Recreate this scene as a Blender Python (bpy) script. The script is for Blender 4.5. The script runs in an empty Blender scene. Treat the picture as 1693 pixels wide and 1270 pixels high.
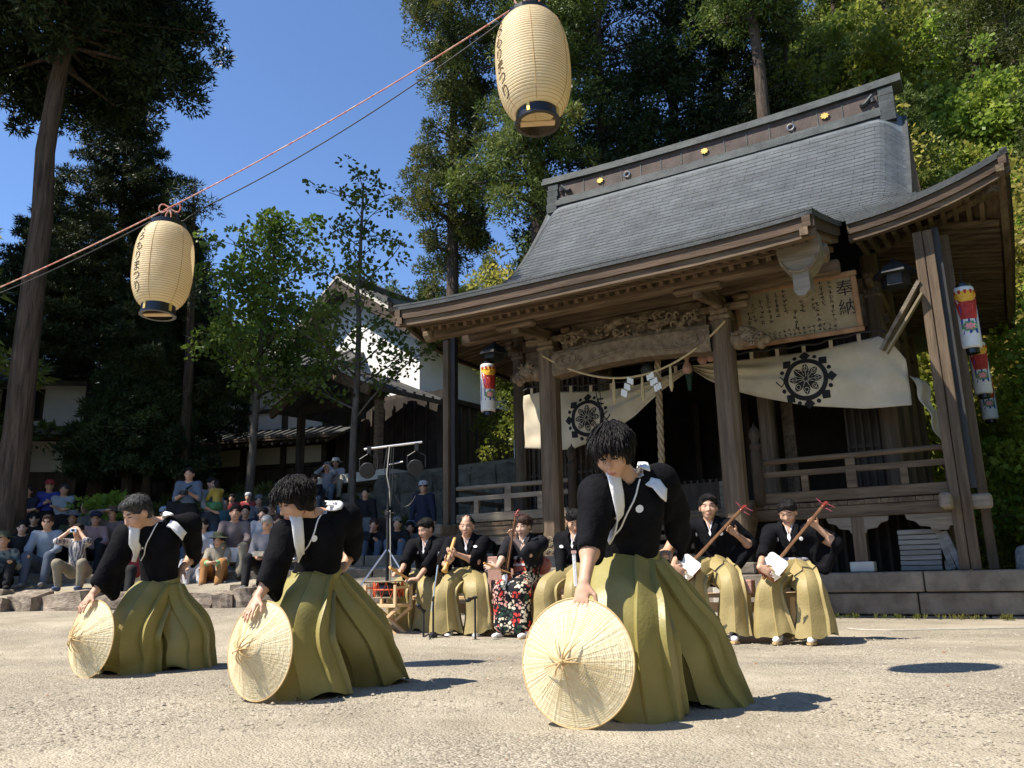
import bpy, math, random
import numpy as np
from mathutils import Vector, Matrix

random.seed(7)
RNG = np.random.default_rng(11)
SC = bpy.context.scene
COL = SC.collection
R_ = math.radians

# ------------------------------------------------------------------ camera
cam_data = bpy.data.cameras.new('camera')
cam_data.sensor_width = 36.0
cam_data.lens = 28.64
cam_data.clip_end = 2000
cam = bpy.data.objects.new('camera', cam_data)
COL.objects.link(cam)
_p, _r = R_(13.4), 0.02
_fw = Vector((0, math.cos(_p), math.sin(_p)))
_rt = Vector((1, 0, 0))
_up = _rt.cross(_fw)
_rt2 = _rt * math.cos(_r) - _up * math.sin(_r)
_up2 = _rt * math.sin(_r) + _up * math.cos(_r)
cam.matrix_world = Matrix(((_rt2.x, _up2.x, -_fw.x, 0), (_rt2.y, _up2.y, -_fw.y, 0), (_rt2.z, _up2.z, -_fw.z, 0.63), (0, 0, 0, 1)))
SC.camera = cam

# ------------------------------------------------------------------ sky, sun, exposure
SUN_EL, SUN_AZ = 54.3, math.atan2(-0.942, -0.335)       # the sun stands to the left and a little behind the camera
world = bpy.data.worlds.new('World')
SC.world = world
world.use_nodes = True
wn = world.node_tree
wn.nodes.clear()
w_out = wn.nodes.new('ShaderNodeOutputWorld')
w_bg = wn.nodes.new('ShaderNodeBackground')
w_sky = wn.nodes.new('ShaderNodeTexSky')
w_sky.sky_type = 'NISHITA'
w_sky.sun_disc = False
w_sky.sun_elevation = R_(SUN_EL)
w_sky.sun_rotation = SUN_AZ % (2 * math.pi)
w_sky.altitude = 2600
w_sky.air_density = 1.0
w_sky.dust_density = 0.0
w_sky.ozone_density = 6.0
w_bg.inputs['Strength'].default_value = 0.116
wn.links.new(w_sky.outputs[0], w_bg.inputs[0])
wn.links.new(w_bg.outputs[0], w_out.inputs[0])

sun_d = bpy.data.lights.new('sun', 'SUN')
sun_d.energy = 4.1
sun_d.angle = R_(0.53)
sun_d.color = (1.0, 0.93, 0.815)
sun = bpy.data.objects.new('sun', sun_d)
COL.objects.link(sun)
_sd = Vector((math.sin(SUN_AZ) * math.cos(R_(SUN_EL)), math.cos(SUN_AZ) * math.cos(R_(SUN_EL)), math.sin(R_(SUN_EL))))
sun.rotation_euler = _sd.to_track_quat('Z', 'Y').to_euler()
sun.location = (-20, -10, 30)

SC.view_settings.view_transform = 'Standard'
SC.view_settings.look = 'None'
SC.view_settings.exposure = 1.12
SC.view_settings.gamma = 1.0
SC.view_settings.use_curve_mapping = False
SC.cycles.max_bounces = 6
SC.cycles.transparent_max_bounces = 6

# ------------------------------------------------------------------ materials
def lin(c):
    return tuple(c) + (1.0,) if len(c) == 3 else tuple(c)

def mat(name, c1, c2=None, scale=4.0, rough=0.7, bump=0.0, bscale=None, stretch=(1, 1, 1), spec=0.3, detail=6.0,
        metal=0.0, rand=0.0, lo=0.35, hi=0.65, bdist=0.02):
    """procedural surface: two colours mixed by stretched noise, fine relief, a little change from piece to piece"""
    m = bpy.data.materials.new(name)
    m.use_nodes = True
    nt = m.node_tree
    b = nt.nodes['Principled BSDF']
    b.inputs['Roughness'].default_value = rough
    b.inputs['Specular IOR Level'].default_value = spec
    b.inputs['Metallic'].default_value = metal
    tc = nt.nodes.new('ShaderNodeTexCoord')
    mp = nt.nodes.new('ShaderNodeMapping')
    mp.inputs['Scale'].default_value = stretch
    nt.links.new(tc.outputs['Object'], mp.inputs[0])
    oi = nt.nodes.new('ShaderNodeObjectInfo')
    vec = mp.outputs[0]
    if rand:
        va = nt.nodes.new('ShaderNodeVectorMath'); va.operation = 'ADD'
        sc = nt.nodes.new('ShaderNodeMath'); sc.operation = 'MULTIPLY'; sc.inputs[1].default_value = 37.0
        nt.links.new(oi.outputs['Random'], sc.inputs[0])
        nt.links.new(mp.outputs[0], va.inputs[0]); nt.links.new(sc.outputs[0], va.inputs[1])
        vec = va.outputs[0]
    col = None
    if c2 is None:
        c2 = tuple(x * 0.82 for x in c1)
    nz = nt.nodes.new('ShaderNodeTexNoise')
    nz.inputs['Scale'].default_value = scale
    nz.inputs['Detail'].default_value = detail
    nz.inputs['Roughness'].default_value = 0.6
    nt.links.new(vec, nz.inputs['Vector'])
    rp = nt.nodes.new('ShaderNodeValToRGB')
    rp.color_ramp.elements[0].position = lo
    rp.color_ramp.elements[1].position = hi
    rp.color_ramp.elements[0].color = lin(c1)
    rp.color_ramp.elements[1].color = lin(c2)
    nt.links.new(nz.outputs['Fac'], rp.inputs[0])
    col = rp.outputs[0]
    if rand:
        hs = nt.nodes.new('ShaderNodeHueSaturation')
        mr = nt.nodes.new('ShaderNodeMapRange')
        mr.inputs['To Min'].default_value = 1 - rand; mr.inputs['To Max'].default_value = 1 + rand
        nt.links.new(oi.outputs['Random'], mr.inputs['Value'])
        nt.links.new(mr.outputs[0], hs.inputs['Value'])
        nt.links.new(col, hs.inputs['Color'])
        col = hs.outputs[0]
    nt.links.new(col, b.inputs['Base Color'])
    if bump:
        n2 = nt.nodes.new('ShaderNodeTexNoise')
        n2.inputs['Scale'].default_value = bscale or scale * 4
        n2.inputs['Detail'].default_value = 5
        nt.links.new(vec, n2.inputs['Vector'])
        bp = nt.nodes.new('ShaderNodeBump')
        bp.inputs['Strength'].default_value = bump
        bp.inputs['Distance'].default_value = bdist
        nt.links.new(n2.outputs['Fac'], bp.inputs['Height'])
        nt.links.new(bp.outputs[0], b.inputs['Normal'])
    return m

def leaf_mat(name, c1, c2, scale=0.7, trans=0.35, rough=0.5, c3=None):
    """leaves: colour drifts from spray to spray, light passes through"""
    m = bpy.data.materials.new(name)
    m.use_nodes = True
    nt = m.node_tree
    nt.nodes.clear()
    out = nt.nodes.new('ShaderNodeOutputMaterial')
    tc = nt.nodes.new('ShaderNodeTexCoord')
    oi = nt.nodes.new('ShaderNodeObjectInfo')
    nz = nt.nodes.new('ShaderNodeTexNoise')
    nz.inputs['Scale'].default_value = scale
    nz.inputs['Detail'].default_value = 4
    nt.links.new(tc.outputs['Object'], nz.inputs['Vector'])
    rp = nt.nodes.new('ShaderNodeValToRGB')
    rp.color_ramp.elements[0].position = 0.36
    rp.color_ramp.elements[1].position = 0.64
    rp.color_ramp.elements[0].color = lin(c1)
    rp.color_ramp.elements[1].color = lin(c2)
    if c3:
        e = rp.color_ramp.elements.new(0.74); e.color = lin(c3)
    nt.links.new(nz.outputs['Fac'], rp.inputs[0])
    hs = nt.nodes.new('ShaderNodeHueSaturation')
    mr = nt.nodes.new('ShaderNodeMapRange')
    mr.inputs['To Min'].default_value = 0.72; mr.inputs['To Max'].default_value = 1.3
    nt.links.new(oi.outputs['Random'], mr.inputs['Value'])
    nt.links.new(mr.outputs[0], hs.inputs['Value'])
    mr2 = nt.nodes.new('ShaderNodeMapRange')
    mr2.inputs['To Min'].default_value = 0.475; mr2.inputs['To Max'].default_value = 0.515
    nt.links.new(oi.outputs['Random'], mr2.inputs['Value'])
    nt.links.new(mr2.outputs[0], hs.inputs['Hue'])
    nt.links.new(rp.outputs[0], hs.inputs['Color'])
    d = nt.nodes.new('ShaderNodeBsdfPrincipled')
    d.inputs['Roughness'].default_value = rough
    d.inputs['Specular IOR Level'].default_value = 0.25
    t = nt.nodes.new('ShaderNodeBsdfTranslucent')
    mx = nt.nodes.new('ShaderNodeMixShader')
    mx.inputs[0].default_value = trans
    nt.links.new(hs.outputs[0], d.inputs['Base Color'])
    nt.links.new(hs.outputs[0], t.inputs['Color'])
    nt.links.new(d.outputs[0], mx.inputs[1]); nt.links.new(t.outputs[0], mx.inputs[2])
    nt.links.new(mx.outputs[0], out.inputs['Surface'])
    return m

M = {}
M['wood_u'] = mat('weathered_timber_along', (0.075, 0.049, 0.03), (0.18, 0.125, 0.077), 5, 0.78, 0.5, 22, (0.25, 3, 3), rand=0.16)
M['wood_v'] = mat('weathered_timber_across', (0.075, 0.049, 0.03), (0.18, 0.125, 0.077), 5, 0.78, 0.5, 22, (3, 0.25, 3), rand=0.16)
M['wood_z'] = mat('weathered_timber_upright', (0.085, 0.058, 0.037), (0.165, 0.118, 0.077), 5, 0.78, 0.5, 22, (3, 3, 0.22), rand=0.14)
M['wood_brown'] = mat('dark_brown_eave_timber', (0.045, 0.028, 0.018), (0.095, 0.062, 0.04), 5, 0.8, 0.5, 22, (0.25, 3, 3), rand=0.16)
M['wood_grey'] = mat('silvered_timber', (0.15, 0.12, 0.088), (0.27, 0.225, 0.17), 5, 0.8, 0.5, 24, (0.25, 3, 3), rand=0.14)
M['wood_dark'] = mat('smoke_dark_timber', (0.035, 0.026, 0.02), (0.075, 0.055, 0.04), 4, 0.8, 0.4, 20, (2, 2, 0.4), rand=0.2)
M['wood_carve'] = mat('carved_timber', (0.12, 0.082, 0.05), (0.24, 0.18, 0.12), 9, 0.75, 0.4, 30)
M['wood_new'] = mat('pale_new_wood', (0.56, 0.38, 0.20), (0.68, 0.48, 0.27), 5, 0.6, 0.2, 20, (3, 3, 0.3), rand=0.06)
M['post_black'] = mat('dark_painted_post', (0.018, 0.018, 0.018), (0.04, 0.037, 0.033), 6, 0.6, 0.2, 22, (2, 2, 0.3))
M['slate'] = mat('grey_slate', (0.058, 0.068, 0.075), (0.105, 0.12, 0.128), 1.8, 0.5, 0.35, 30, rand=0.2, spec=0.45)
def tile_tint(m, scale, amt):
    nt = m.node_tree; b = nt.nodes['Principled BSDF']; src = b.inputs['Base Color'].links[0].from_socket
    tc = nt.nodes.new('ShaderNodeTexCoord'); mp = nt.nodes.new('ShaderNodeMapping'); mp.inputs['Scale'].default_value = scale
    vo = nt.nodes.new('ShaderNodeTexVoronoi'); vo.inputs['Scale'].default_value = 1.0
    nt.links.new(tc.outputs['Object'], mp.inputs[0]); nt.links.new(mp.outputs[0], vo.inputs['Vector'])
    sp = nt.nodes.new('ShaderNodeSeparateColor'); nt.links.new(vo.outputs['Color'], sp.inputs[0])
    mr = nt.nodes.new('ShaderNodeMapRange'); mr.inputs['To Min'].default_value = 1 - amt; mr.inputs['To Max'].default_value = 1 + amt
    nt.links.new(sp.outputs[0], mr.inputs['Value'])
    hs = nt.nodes.new('ShaderNodeHueSaturation'); nt.links.new(mr.outputs[0], hs.inputs['Value']); nt.links.new(src, hs.inputs['Color'])
    nt.links.new(hs.outputs[0], b.inputs['Base Color'])
tile_tint(M['slate'], (2.8, 8.0, 5.0), 0.15)
M['slate_edge_shade'] = mat('shade_dark_slate_edge', (0.030, 0.033, 0.034), (0.055, 0.058, 0.057), 3, 0.55, 0.3, 25)  # dark slate, darkened further to stand for shade at eaves and courses
M['ridge_grey'] = mat('weathered_ridge_copper', (0.04, 0.046, 0.045), (0.09, 0.10, 0.096), 2.5, 0.55, 0.3, 30)
M['ridge_brown'] = mat('brown_ridge_board', (0.05, 0.034, 0.028), (0.095, 0.066, 0.054), 3, 0.65, 0.3, 25)
M['gold'] = mat('gilded_metal', (0.50, 0.33, 0.08), (0.60, 0.42, 0.13), 8, 0.45, metal=0.6, spec=0.5)
M['iron'] = mat('black_iron', (0.03, 0.03, 0.032), (0.05, 0.05, 0.05), 9, 0.5, metal=0.3)
M['stone'] = mat('grey_brown_stone', (0.12, 0.10, 0.078), (0.22, 0.19, 0.15), 3.5, 0.85, 0.6, 26, rand=0.15)
M['stone_dark'] = mat('dark_mossy_stone', (0.055, 0.055, 0.042), (0.13, 0.12, 0.095), 2.5, 0.9, 0.7, 18, rand=0.2)
M['rock'] = mat('brown_field_rock', (0.15, 0.115, 0.085), (0.33, 0.27, 0.21), 4.5, 0.85, 0.7, 20, rand=0.2)
M['cloth_cream'] = mat('cream_cotton', (0.56, 0.48, 0.35), (0.70, 0.62, 0.48), 2.2, 0.9, 0.35, 9)
M['black_ink'] = mat('black_dye', (0.012, 0.012, 0.014), (0.02, 0.02, 0.022), 6, 0.85)
M['white_plaster'] = mat('white_plaster', (0.74, 0.73, 0.70), (0.82, 0.81, 0.79), 1.2, 0.9, 0.15, 30)
M['cream_plaster'] = mat('cream_plaster', (0.56, 0.50, 0.36), (0.64, 0.58, 0.43), 1.2, 0.9, 0.15, 30)
M['white'] = mat('white_cotton', (0.80, 0.79, 0.80), (0.86, 0.85, 0.86), 8, 0.85, 0.3, 50)
M['paper_white'] = mat('white_paper', (0.80, 0.79, 0.74), (0.84, 0.83, 0.78), 6, 0.8)
M['straw_rope'] = mat('straw_rope', (0.42, 0.31, 0.15), (0.58, 0.45, 0.25), 30, 0.9, 0.6, 80)
M['rope_brown'] = mat('old_hemp_rope', (0.25, 0.18, 0.10), (0.40, 0.30, 0.18), 30, 0.9, 0.6, 80)
M['red_cord'] = mat('faded_red_cord', (0.50, 0.10, 0.07), (0.66, 0.50, 0.42), 26, 0.8)
M['black_cable'] = mat('black_cable', (0.02, 0.02, 0.022), (0.035, 0.035, 0.035), 9, 0.5)
M['pale_cable'] = mat('pale_cable', (0.42, 0.40, 0.35), (0.50, 0.48, 0.42), 9, 0.6)
M['lacquer'] = mat('black_lacquer', (0.008, 0.008, 0.009), (0.014, 0.013, 0.013), 9, 0.22, spec=0.5)
M['chrome'] = mat('brushed_steel', (0.55, 0.55, 0.56), (0.66, 0.66, 0.66), 12, 0.3, metal=0.9)
M['black_metal'] = mat('black_powder_coat', (0.014, 0.014, 0.016), (0.025, 0.025, 0.026), 14, 0.45)
M['bark'] = mat('cedar_bark', (0.04, 0.028, 0.021), (0.12, 0.085, 0.063), 4, 0.9, 0.9, 12, (4, 4, 0.35), bdist=0.05)
M['bark_grey'] = mat('grey_bark', (0.05, 0.042, 0.034), (0.12, 0.105, 0.088), 5, 0.9, 0.7, 14, (3, 3, 0.6))
M['skin'] = mat('skin', (0.50, 0.285, 0.185), (0.58, 0.345, 0.235), 14, 0.5, 0.1, 120, spec=0.4)
M['skin_pale'] = mat('pale_skin', (0.60, 0.385, 0.28), (0.66, 0.44, 0.33), 14, 0.5, 0.1, 120, spec=0.4)
M['lip'] = mat('lips', (0.36, 0.13, 0.10), (0.42, 0.17, 0.13), 20, 0.45)
M['eye'] = mat('dark_eye', (0.02, 0.014, 0.012), (0.03, 0.02, 0.016), 20, 0.3)
M['hair_black'] = mat('black_hair', (0.006, 0.005, 0.005), (0.016, 0.013, 0.012), 24, 0.45, 1.0, 110, (1, 1, 0.2), spec=0.22)
M['hair_grey'] = mat('grey_speckled_hair', (0.012, 0.012, 0.013), (0.13, 0.128, 0.125), 150, 0.6, 0.7, 160, lo=0.45, hi=0.7)
M['hair_brown'] = mat('dark_brown_hair', (0.035, 0.018, 0.014), (0.07, 0.035, 0.026), 24, 0.45, 0.9, 110, (1, 1, 0.2), spec=0.25)
M['hair_white'] = mat('grey_white_hair', (0.28, 0.27, 0.26), (0.42, 0.41, 0.40), 40, 0.6, 0.6, 90)
M['kimono'] = mat('black_kimono_cloth', (0.005, 0.005, 0.0065), (0.010, 0.010, 0.012), 7, 0.9, 0.4, 35, spec=0.08)
M['hakama'] = mat('olive_gold_hakama_silk', (0.235, 0.20, 0.062), (0.30, 0.26, 0.088), 2.5, 0.42, 0.12, 60, spec=0.4)
M['hakama_tan'] = mat('tan_gold_hakama_cotton', (0.29, 0.225, 0.09), (0.36, 0.285, 0.125), 2.5, 0.55, 0.2, 60, spec=0.35)
M['stripe'] = mat('grey_striped_sash', (0.06, 0.06, 0.085), (0.42, 0.41, 0.44), 30, 0.8, stretch=(0.1, 0.1, 2.2), lo=0.45, hi=0.55, detail=1)
M['hat_straw'] = mat('sedge_straw', (0.80, 0.69, 0.44), (0.88, 0.79, 0.55), 9, 0.62, 0.3, 60, spec=0.35)
M['straw_pale'] = mat('pale_sedge_thread', (0.70, 0.57, 0.33), (0.79, 0.66, 0.42), 12, 0.7)
M['straw_dark'] = mat('darker_sedge', (0.46, 0.31, 0.14), (0.58, 0.42, 0.21), 12, 0.7)
M['bamboo'] = mat('yellow_bamboo', (0.56, 0.28, 0.07), (0.70, 0.40, 0.13), 8, 0.4, stretch=(1, 1, 0.4), spec=0.5)
M['red_lacquer'] = mat('red_brown_lacquer', (0.16, 0.02, 0.012), (0.24, 0.04, 0.02), 7, 0.25, spec=0.5)
M['skin_drum'] = mat('white_drum_hide', (0.80, 0.78, 0.74), (0.86, 0.84, 0.80), 8, 0.5)
M['red_rope'] = mat('vermilion_rope', (0.62, 0.09, 0.03), (0.72, 0.16, 0.06), 20, 0.7)
M['neck_wood'] = mat('brown_rosewood', (0.13, 0.06, 0.025), (0.22, 0.11, 0.045), 8, 0.3, stretch=(3, 3, 0.4), spec=0.5)
M['pinkred'] = mat('plum_red_peg', (0.20, 0.035, 0.05), (0.28, 0.07, 0.08), 9, 0.35)
M['block_pink'] = mat('reddish_wood_block', (0.36, 0.20, 0.155), (0.45, 0.27, 0.21), 6, 0.75, 0.4, 30)
M['board_grey'] = mat('old_grey_board', (0.16, 0.15, 0.135), (0.27, 0.255, 0.23), 5, 0.85, 0.4, 24, (0.3, 3, 3), rand=0.18)
M['plaque'] = mat('aged_plaque_board', (0.21, 0.17, 0.11), (0.29, 0.24, 0.16), 3, 0.85, 0.3, 24)
M['plaque_frame'] = mat('reddish_plaque_frame', (0.22, 0.115, 0.06), (0.32, 0.185, 0.10), 5, 0.7, 0.3, 22)
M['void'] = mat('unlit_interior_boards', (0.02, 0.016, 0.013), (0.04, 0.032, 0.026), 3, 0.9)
M['blue_tarp'] = mat('blue_sheet', (0.03, 0.10, 0.34), (0.05, 0.15, 0.42), 5, 0.5)
M['slate_old'] = mat('old_grey_tiles', (0.045, 0.045, 0.045), (0.10, 0.10, 0.095), 3, 0.7, 0.5, 25)
M['concrete'] = mat('pale_concrete', (0.50, 0.47, 0.40), (0.60, 0.57, 0.50), 4, 0.85, 0.3, 30)
M['siding'] = mat('dark_brown_siding', (0.06, 0.045, 0.033), (0.12, 0.09, 0.065), 4, 0.85, 0.4, 20, (3, 3, 0.3), rand=0.2)
M['glass'] = mat('dark_window_glass', (0.02, 0.025, 0.03), (0.03, 0.035, 0.04), 2, 0.08, spec=0.6)
M['lens_glass'] = mat('lamp_lens_glass', (0.10, 0.10, 0.10), (0.22, 0.22, 0.21), 12, 0.2, spec=0.6)
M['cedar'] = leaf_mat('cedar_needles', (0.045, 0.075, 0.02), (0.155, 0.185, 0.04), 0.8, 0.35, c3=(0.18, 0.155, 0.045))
M['cedar_dark'] = leaf_mat('shade_dark_cedar_needles', (0.012, 0.022, 0.009), (0.032, 0.048, 0.015), 0.8, 0.15)  # darker copy of the cedar needles, shade put into the colour
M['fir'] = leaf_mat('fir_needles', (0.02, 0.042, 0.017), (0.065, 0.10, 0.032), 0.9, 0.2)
M['ginkgo'] = leaf_mat('ginkgo_leaves', (0.06, 0.12, 0.02), (0.155, 0.235, 0.04), 0.9, 0.42)
M['broad'] = leaf_mat('broad_leaves', (0.12, 0.20, 0.03), (0.31, 0.37, 0.06), 0.8, 0.5, rough=.38, c3=(0.40, 0.38, 0.09))
M['yellowleaf'] = leaf_mat('yellowing_leaves', (0.24, 0.25, 0.04), (0.44, 0.39, 0.09), 0.6, 0.5, c3=(0.48, 0.35, 0.11))
M['grass'] = leaf_mat('low_grass', (0.08, 0.11, 0.02), (0.18, 0.18, 0.05), 1.0, 0.3)

def plain(name, c, rough=0.8, rand=0.05):
    k = 'p_' + name
    if k not in M:
        M[k] = mat(name, c, tuple(x * 0.86 for x in c), 7, rough, 0.2, 40)
    return M[k]

# ------------------------------------------------------------------ objects
def link(o, parent=None):
    COL.objects.link(o)
    if parent is not None:
        o.parent = parent
    return o

def tag(o, label=None, cat=None, group=None, kind=None):
    if label: o['label'] = label
    if cat: o['category'] = cat
    if group: o['group'] = group
    if kind: o['kind'] = kind
    return o

def thing(name, label, cat, loc=(0, 0, 0), rotz=0.0, group=None):
    o = bpy.data.objects.new(name, None)
    o.empty_display_size = 0.2
    link(o)
    o.location = loc
    o.rotation_euler = (0, 0, rotz)
    return tag(o, label, cat, group)

def copy_tree(o, parent=None):
    c = o.copy()
    link(c, parent)
    for ch in list(o.children):
        copy_tree(ch, c)
    return c

def mesh_from(name, V, F, mats, parent=None, smooth=False, mi=None):
    """V (n,3) and F: list of faces or int array (m,k)"""
    me = bpy.data.meshes.new(name)
    V = np.asarray(V, dtype=np.float32)
    if isinstance(F, np.ndarray):
        n, k = F.shape
        me.vertices.add(len(V)); me.vertices.foreach_set('co', V.ravel())
        me.loops.add(n * k); me.loops.foreach_set('vertex_index', F.astype(np.int32).ravel())
        me.polygons.add(n)
        me.polygons.foreach_set('loop_start', np.arange(0, n * k, k, dtype=np.int32))
        me.polygons.foreach_set('loop_total', np.full(n, k, dtype=np.int32))
        me.update(calc_edges=True)
    else:
        me.from_pydata([tuple(map(float, v)) for v in V], [], [tuple(int(i) for i in f) for f in F])
    for m in (mats if isinstance(mats, (list, tuple)) else [mats]):
        me.materials.append(m)
    if mi is not None:
        me.polygons.foreach_set('material_index', np.asarray(mi, dtype=np.int32))
    if smooth:
        me.polygons.foreach_set('use_smooth', np.ones(len(me.polygons), dtype=bool))
    me.validate()
    o = bpy.data.objects.new(name, me)
    link(o, parent)
    return o

def rot_to(d, up=(0, 0, 1)):
    """3x3 whose columns are side, d, top: local y runs along d"""
    d = np.asarray(d, float); d = d / np.linalg.norm(d)
    u = np.asarray(up, float)
    if abs(d @ u) > 0.98 * np.linalg.norm(u): u = np.array([1.0, 0, 0])
    s = np.cross(d, u); s /= np.linalg.norm(s)
    t = np.cross(s, d)
    return np.stack([s, d, t], 1)

class MB:
    def __init__(self):
        self.V = []; self.F = []; self.I = []; self.n = 0
    def add(self, V, F, mi=0):
        V = np.asarray(V, float)
        self.V.append(V)
        for f in F:
            self.F.append(tuple(i + self.n for i in f)); self.I.append(mi)
        self.n += len(V)
        return self
    def box(self, c, s, R=None, mi=0, bev=0.0):
        sx, sy, sz = [x / 2 for x in s]
        if bev <= 0:
            P = np.array([[x * sx, y * sy, z * sz] for z in (-1, 1) for y in (-1, 1) for x in (-1, 1)])
            F = [(0, 2, 3, 1), (4, 5, 7, 6), (0, 1, 5, 4), (2, 6, 7, 3), (0, 4, 6, 2), (1, 3, 7, 5)]
        else:
            b = min(bev, sx * .9, sy * .9, sz * .9)
            P = []; idx = {}
            for k, (z, y, x) in enumerate([(z, y, x) for z in (-1, 1) for y in (-1, 1) for x in (-1, 1)]):
                for a in range(3):
                    q = [x * sx, y * sy, z * sz]
                    for w in range(3):
                        if w != a: q[w] -= b * (x, y, z)[w]
                    idx[(x, y, z, a)] = len(P); P.append(q)
            P = np.array(P); F = []
            g = lambda x, y, z, a: idx[(x, y, z, a)]
            for s_ in (-1, 1):
                F.append([g(s_, -1, -1, 0), g(s_, 1, -1, 0), g(s_, 1, 1, 0), g(s_, -1, 1, 0)])
                F.append([g(-1, s_, -1, 1), g(-1, s_, 1, 1), g(1, s_, 1, 1), g(1, s_, -1, 1)])
                F.append([g(-1, -1, s_, 2), g(1, -1, s_, 2), g(1, 1, s_, 2), g(-1, 1, s_, 2)])
                for t_ in (-1, 1):
                    F.append([g(s_, t_, -1, 0), g(s_, t_, 1, 0), g(s_, t_, 1, 1), g(s_, t_, -1, 1)])
                    F.append([g(s_, -1, t_, 0), g(s_, 1, t_, 0), g(s_, 1, t_, 2), g(s_, -1, t_, 2)])
                    F.append([g(-1, s_, t_, 1), g(1, s_, t_, 1), g(1, s_, t_, 2), g(-1, s_, t_, 2)])
                    for r_ in (-1, 1):
                        F.append([g(s_, t_, r_, 0), g(s_, t_, r_, 1), g(s_, t_, r_, 2)])
            FF = []
            for f in F:                                   # turn every face outward
                q = P[f]; nn = np.cross(q[1] - q[0], q[2] - q[0])
                FF.append(tuple(f) if nn @ q.mean(0) > 0 else tuple(f[::-1]))
            F = FF
        if R is not None: P = P @ np.asarray(R).T
        return self.add(P + np.asarray(c, float), F, mi)
    def beam(self, a, b, w, h, up=(0, 0, 1), mi=0, bev=0.0):
        a = np.asarray(a, float); b = np.asarray(b, float)
        return self.box((a + b) / 2, (w, np.linalg.norm(b - a), h), rot_to(b - a, up), mi, bev)
    def tube(self, pts, r, n=8, cap=True, mi=0, flat=1.0):
        pts = np.asarray(pts, float); m = len(pts)
        r = np.full(m, r) if np.isscalar(r) else np.asarray(r, float)
        T = np.gradient(pts, axis=0)
        T /= np.linalg.norm(T, axis=1)[:, None] + 1e-12
        u = np.array([0, 0, 1.0]) if abs(T[0][2]) < 0.9 else np.array([1.0, 0, 0])
        s = np.cross(T[0], u); s /= np.linalg.norm(s)
        V = []
        for i in range(m):
            s = s - T[i] * (s @ T[i]); s /= np.linalg.norm(s) + 1e-12
            t = np.cross(T[i], s)
            for k in range(n):
                a = 2 * math.pi * k / n
                V.append(pts[i] + r[i] * (math.cos(a) * s + flat * math.sin(a) * t))
        F = [(i * n + k, i * n + (k + 1) % n, (i + 1) * n + (k + 1) % n, (i + 1) * n + k) for i in range(m - 1) for k in range(n)]
        if cap:
            F.append(tuple(range(n))[::-1]); F.append(tuple((m - 1) * n + k for k in range(n)))
        return self.add(V, F, mi)
    def lathe(self, prof, n=20, c=(0, 0, 0), R=None, mi=0, cap=True):
        V = []
        for r, z in prof:
            for k in range(n):
                a = 2 * math.pi * k / n
                V.append((r * math.cos(a), r * math.sin(a), z))
        m = len(prof)
        F = [(i * n + k, i * n + (k + 1) % n, (i + 1) * n + (k + 1) % n, (i + 1) * n + k) for i in range(m - 1) for k in range(n)]
        if cap:
            F.append(tuple(range(n))[::-1]); F.append(tuple((m - 1) * n + k for k in range(n)))
        V = np.array(V)
        if R is not None: V = V @ np.asarray(R).T
        return self.add(V + np.asarray(c, float), F, mi)
    def prism(self, poly, t0, t1, fn, mi=0):
        """poly in (a,b); fn(a,b,t) gives the point"""
        n = len(poly)
        V = [fn(a, b, t0) for a, b in poly] + [fn(a, b, t1) for a, b in poly]
        F = [tuple(range(n))[::-1], tuple(range(n, 2 * n))] + [(k, (k + 1) % n, n + (k + 1) % n, n + k) for k in range(n)]
        return self.add(V, F, mi)
    def sheet(self, P, mi=0, thick=None):
        """P (m,n,3) grid; thick gives it a back side"""
        P = np.asarray(P, float); m, n = P.shape[:2]
        q = [(i * n + j, i * n + j + 1, (i + 1) * n + j + 1, (i + 1) * n + j) for i in range(m - 1) for j in range(n - 1)]
        self.add(P.reshape(-1, 3), q, mi)
        if thick is not None:
            du = np.gradient(P, axis=0); dv = np.gradient(P, axis=1)
            N = np.cross(dv, du); N /= np.linalg.norm(N, axis=2)[..., None] + 1e-12
            B = P + N * thick
            self.add(B.reshape(-1, 3), [f[::-1] for f in q], mi)
            o1 = self.n - 2 * m * n; o2 = self.n - m * n
            ed = [(0, j) for j in range(n)] + [(i, n - 1) for i in range(1, m)] + [(m - 1, j) for j in range(n - 2, -1, -1)] + [(i, 0) for i in range(m - 2, 0, -1)]
            for a, b in zip(ed, ed[1:] + ed[:1]):
                self.F.append((o1 + a[0] * n + a[1], o2 + a[0] * n + a[1], o2 + b[0] * n + b[1], o1 + b[0] * n + b[1])); self.I.append(mi)
        return self
    def build(self, name, mats, parent=None, smooth=False, label=None):
        o = mesh_from(name, np.concatenate(self.V), self.F, mats, parent, smooth, self.I)
        if label: o['label'] = label
        return o

def fix_normals(o):
    import bmesh
    bm = bmesh.new(); bm.from_mesh(o.data)
    bmesh.ops.recalc_face_normals(bm, faces=bm.faces)
    bm.to_mesh(o.data); bm.free()
    return o

def smooth_by_angle(o, deg=40):
    me = o.data
    me.polygons.foreach_set('use_smooth', np.ones(len(me.polygons), dtype=bool))
    try:
        me.set_sharp_from_angle(angle=R_(deg))
    except Exception:
        pass
    return o

_FONT_LINES = {}
def text_mesh(body, size):
    """outline of a line of writing, as flat vertices and faces"""
    c = bpy.data.curves.new('writing', 'FONT')
    c.body = body; c.size = size; c.resolution_u = 3
    c.align_x = 'CENTER'
    o = bpy.data.objects.new('writing', c)
    COL.objects.link(o)
    bpy.context.view_layer.update()
    me = o.to_mesh()
    V = np.array([v.co[:] for v in me.vertices]) if len(me.vertices) else np.zeros((0, 3))
    F = [tuple(p.vertices) for p in me.polygons]
    o.to_mesh_clear()
    bpy.data.objects.remove(o); bpy.data.curves.remove(c)
    return V, F

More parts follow.
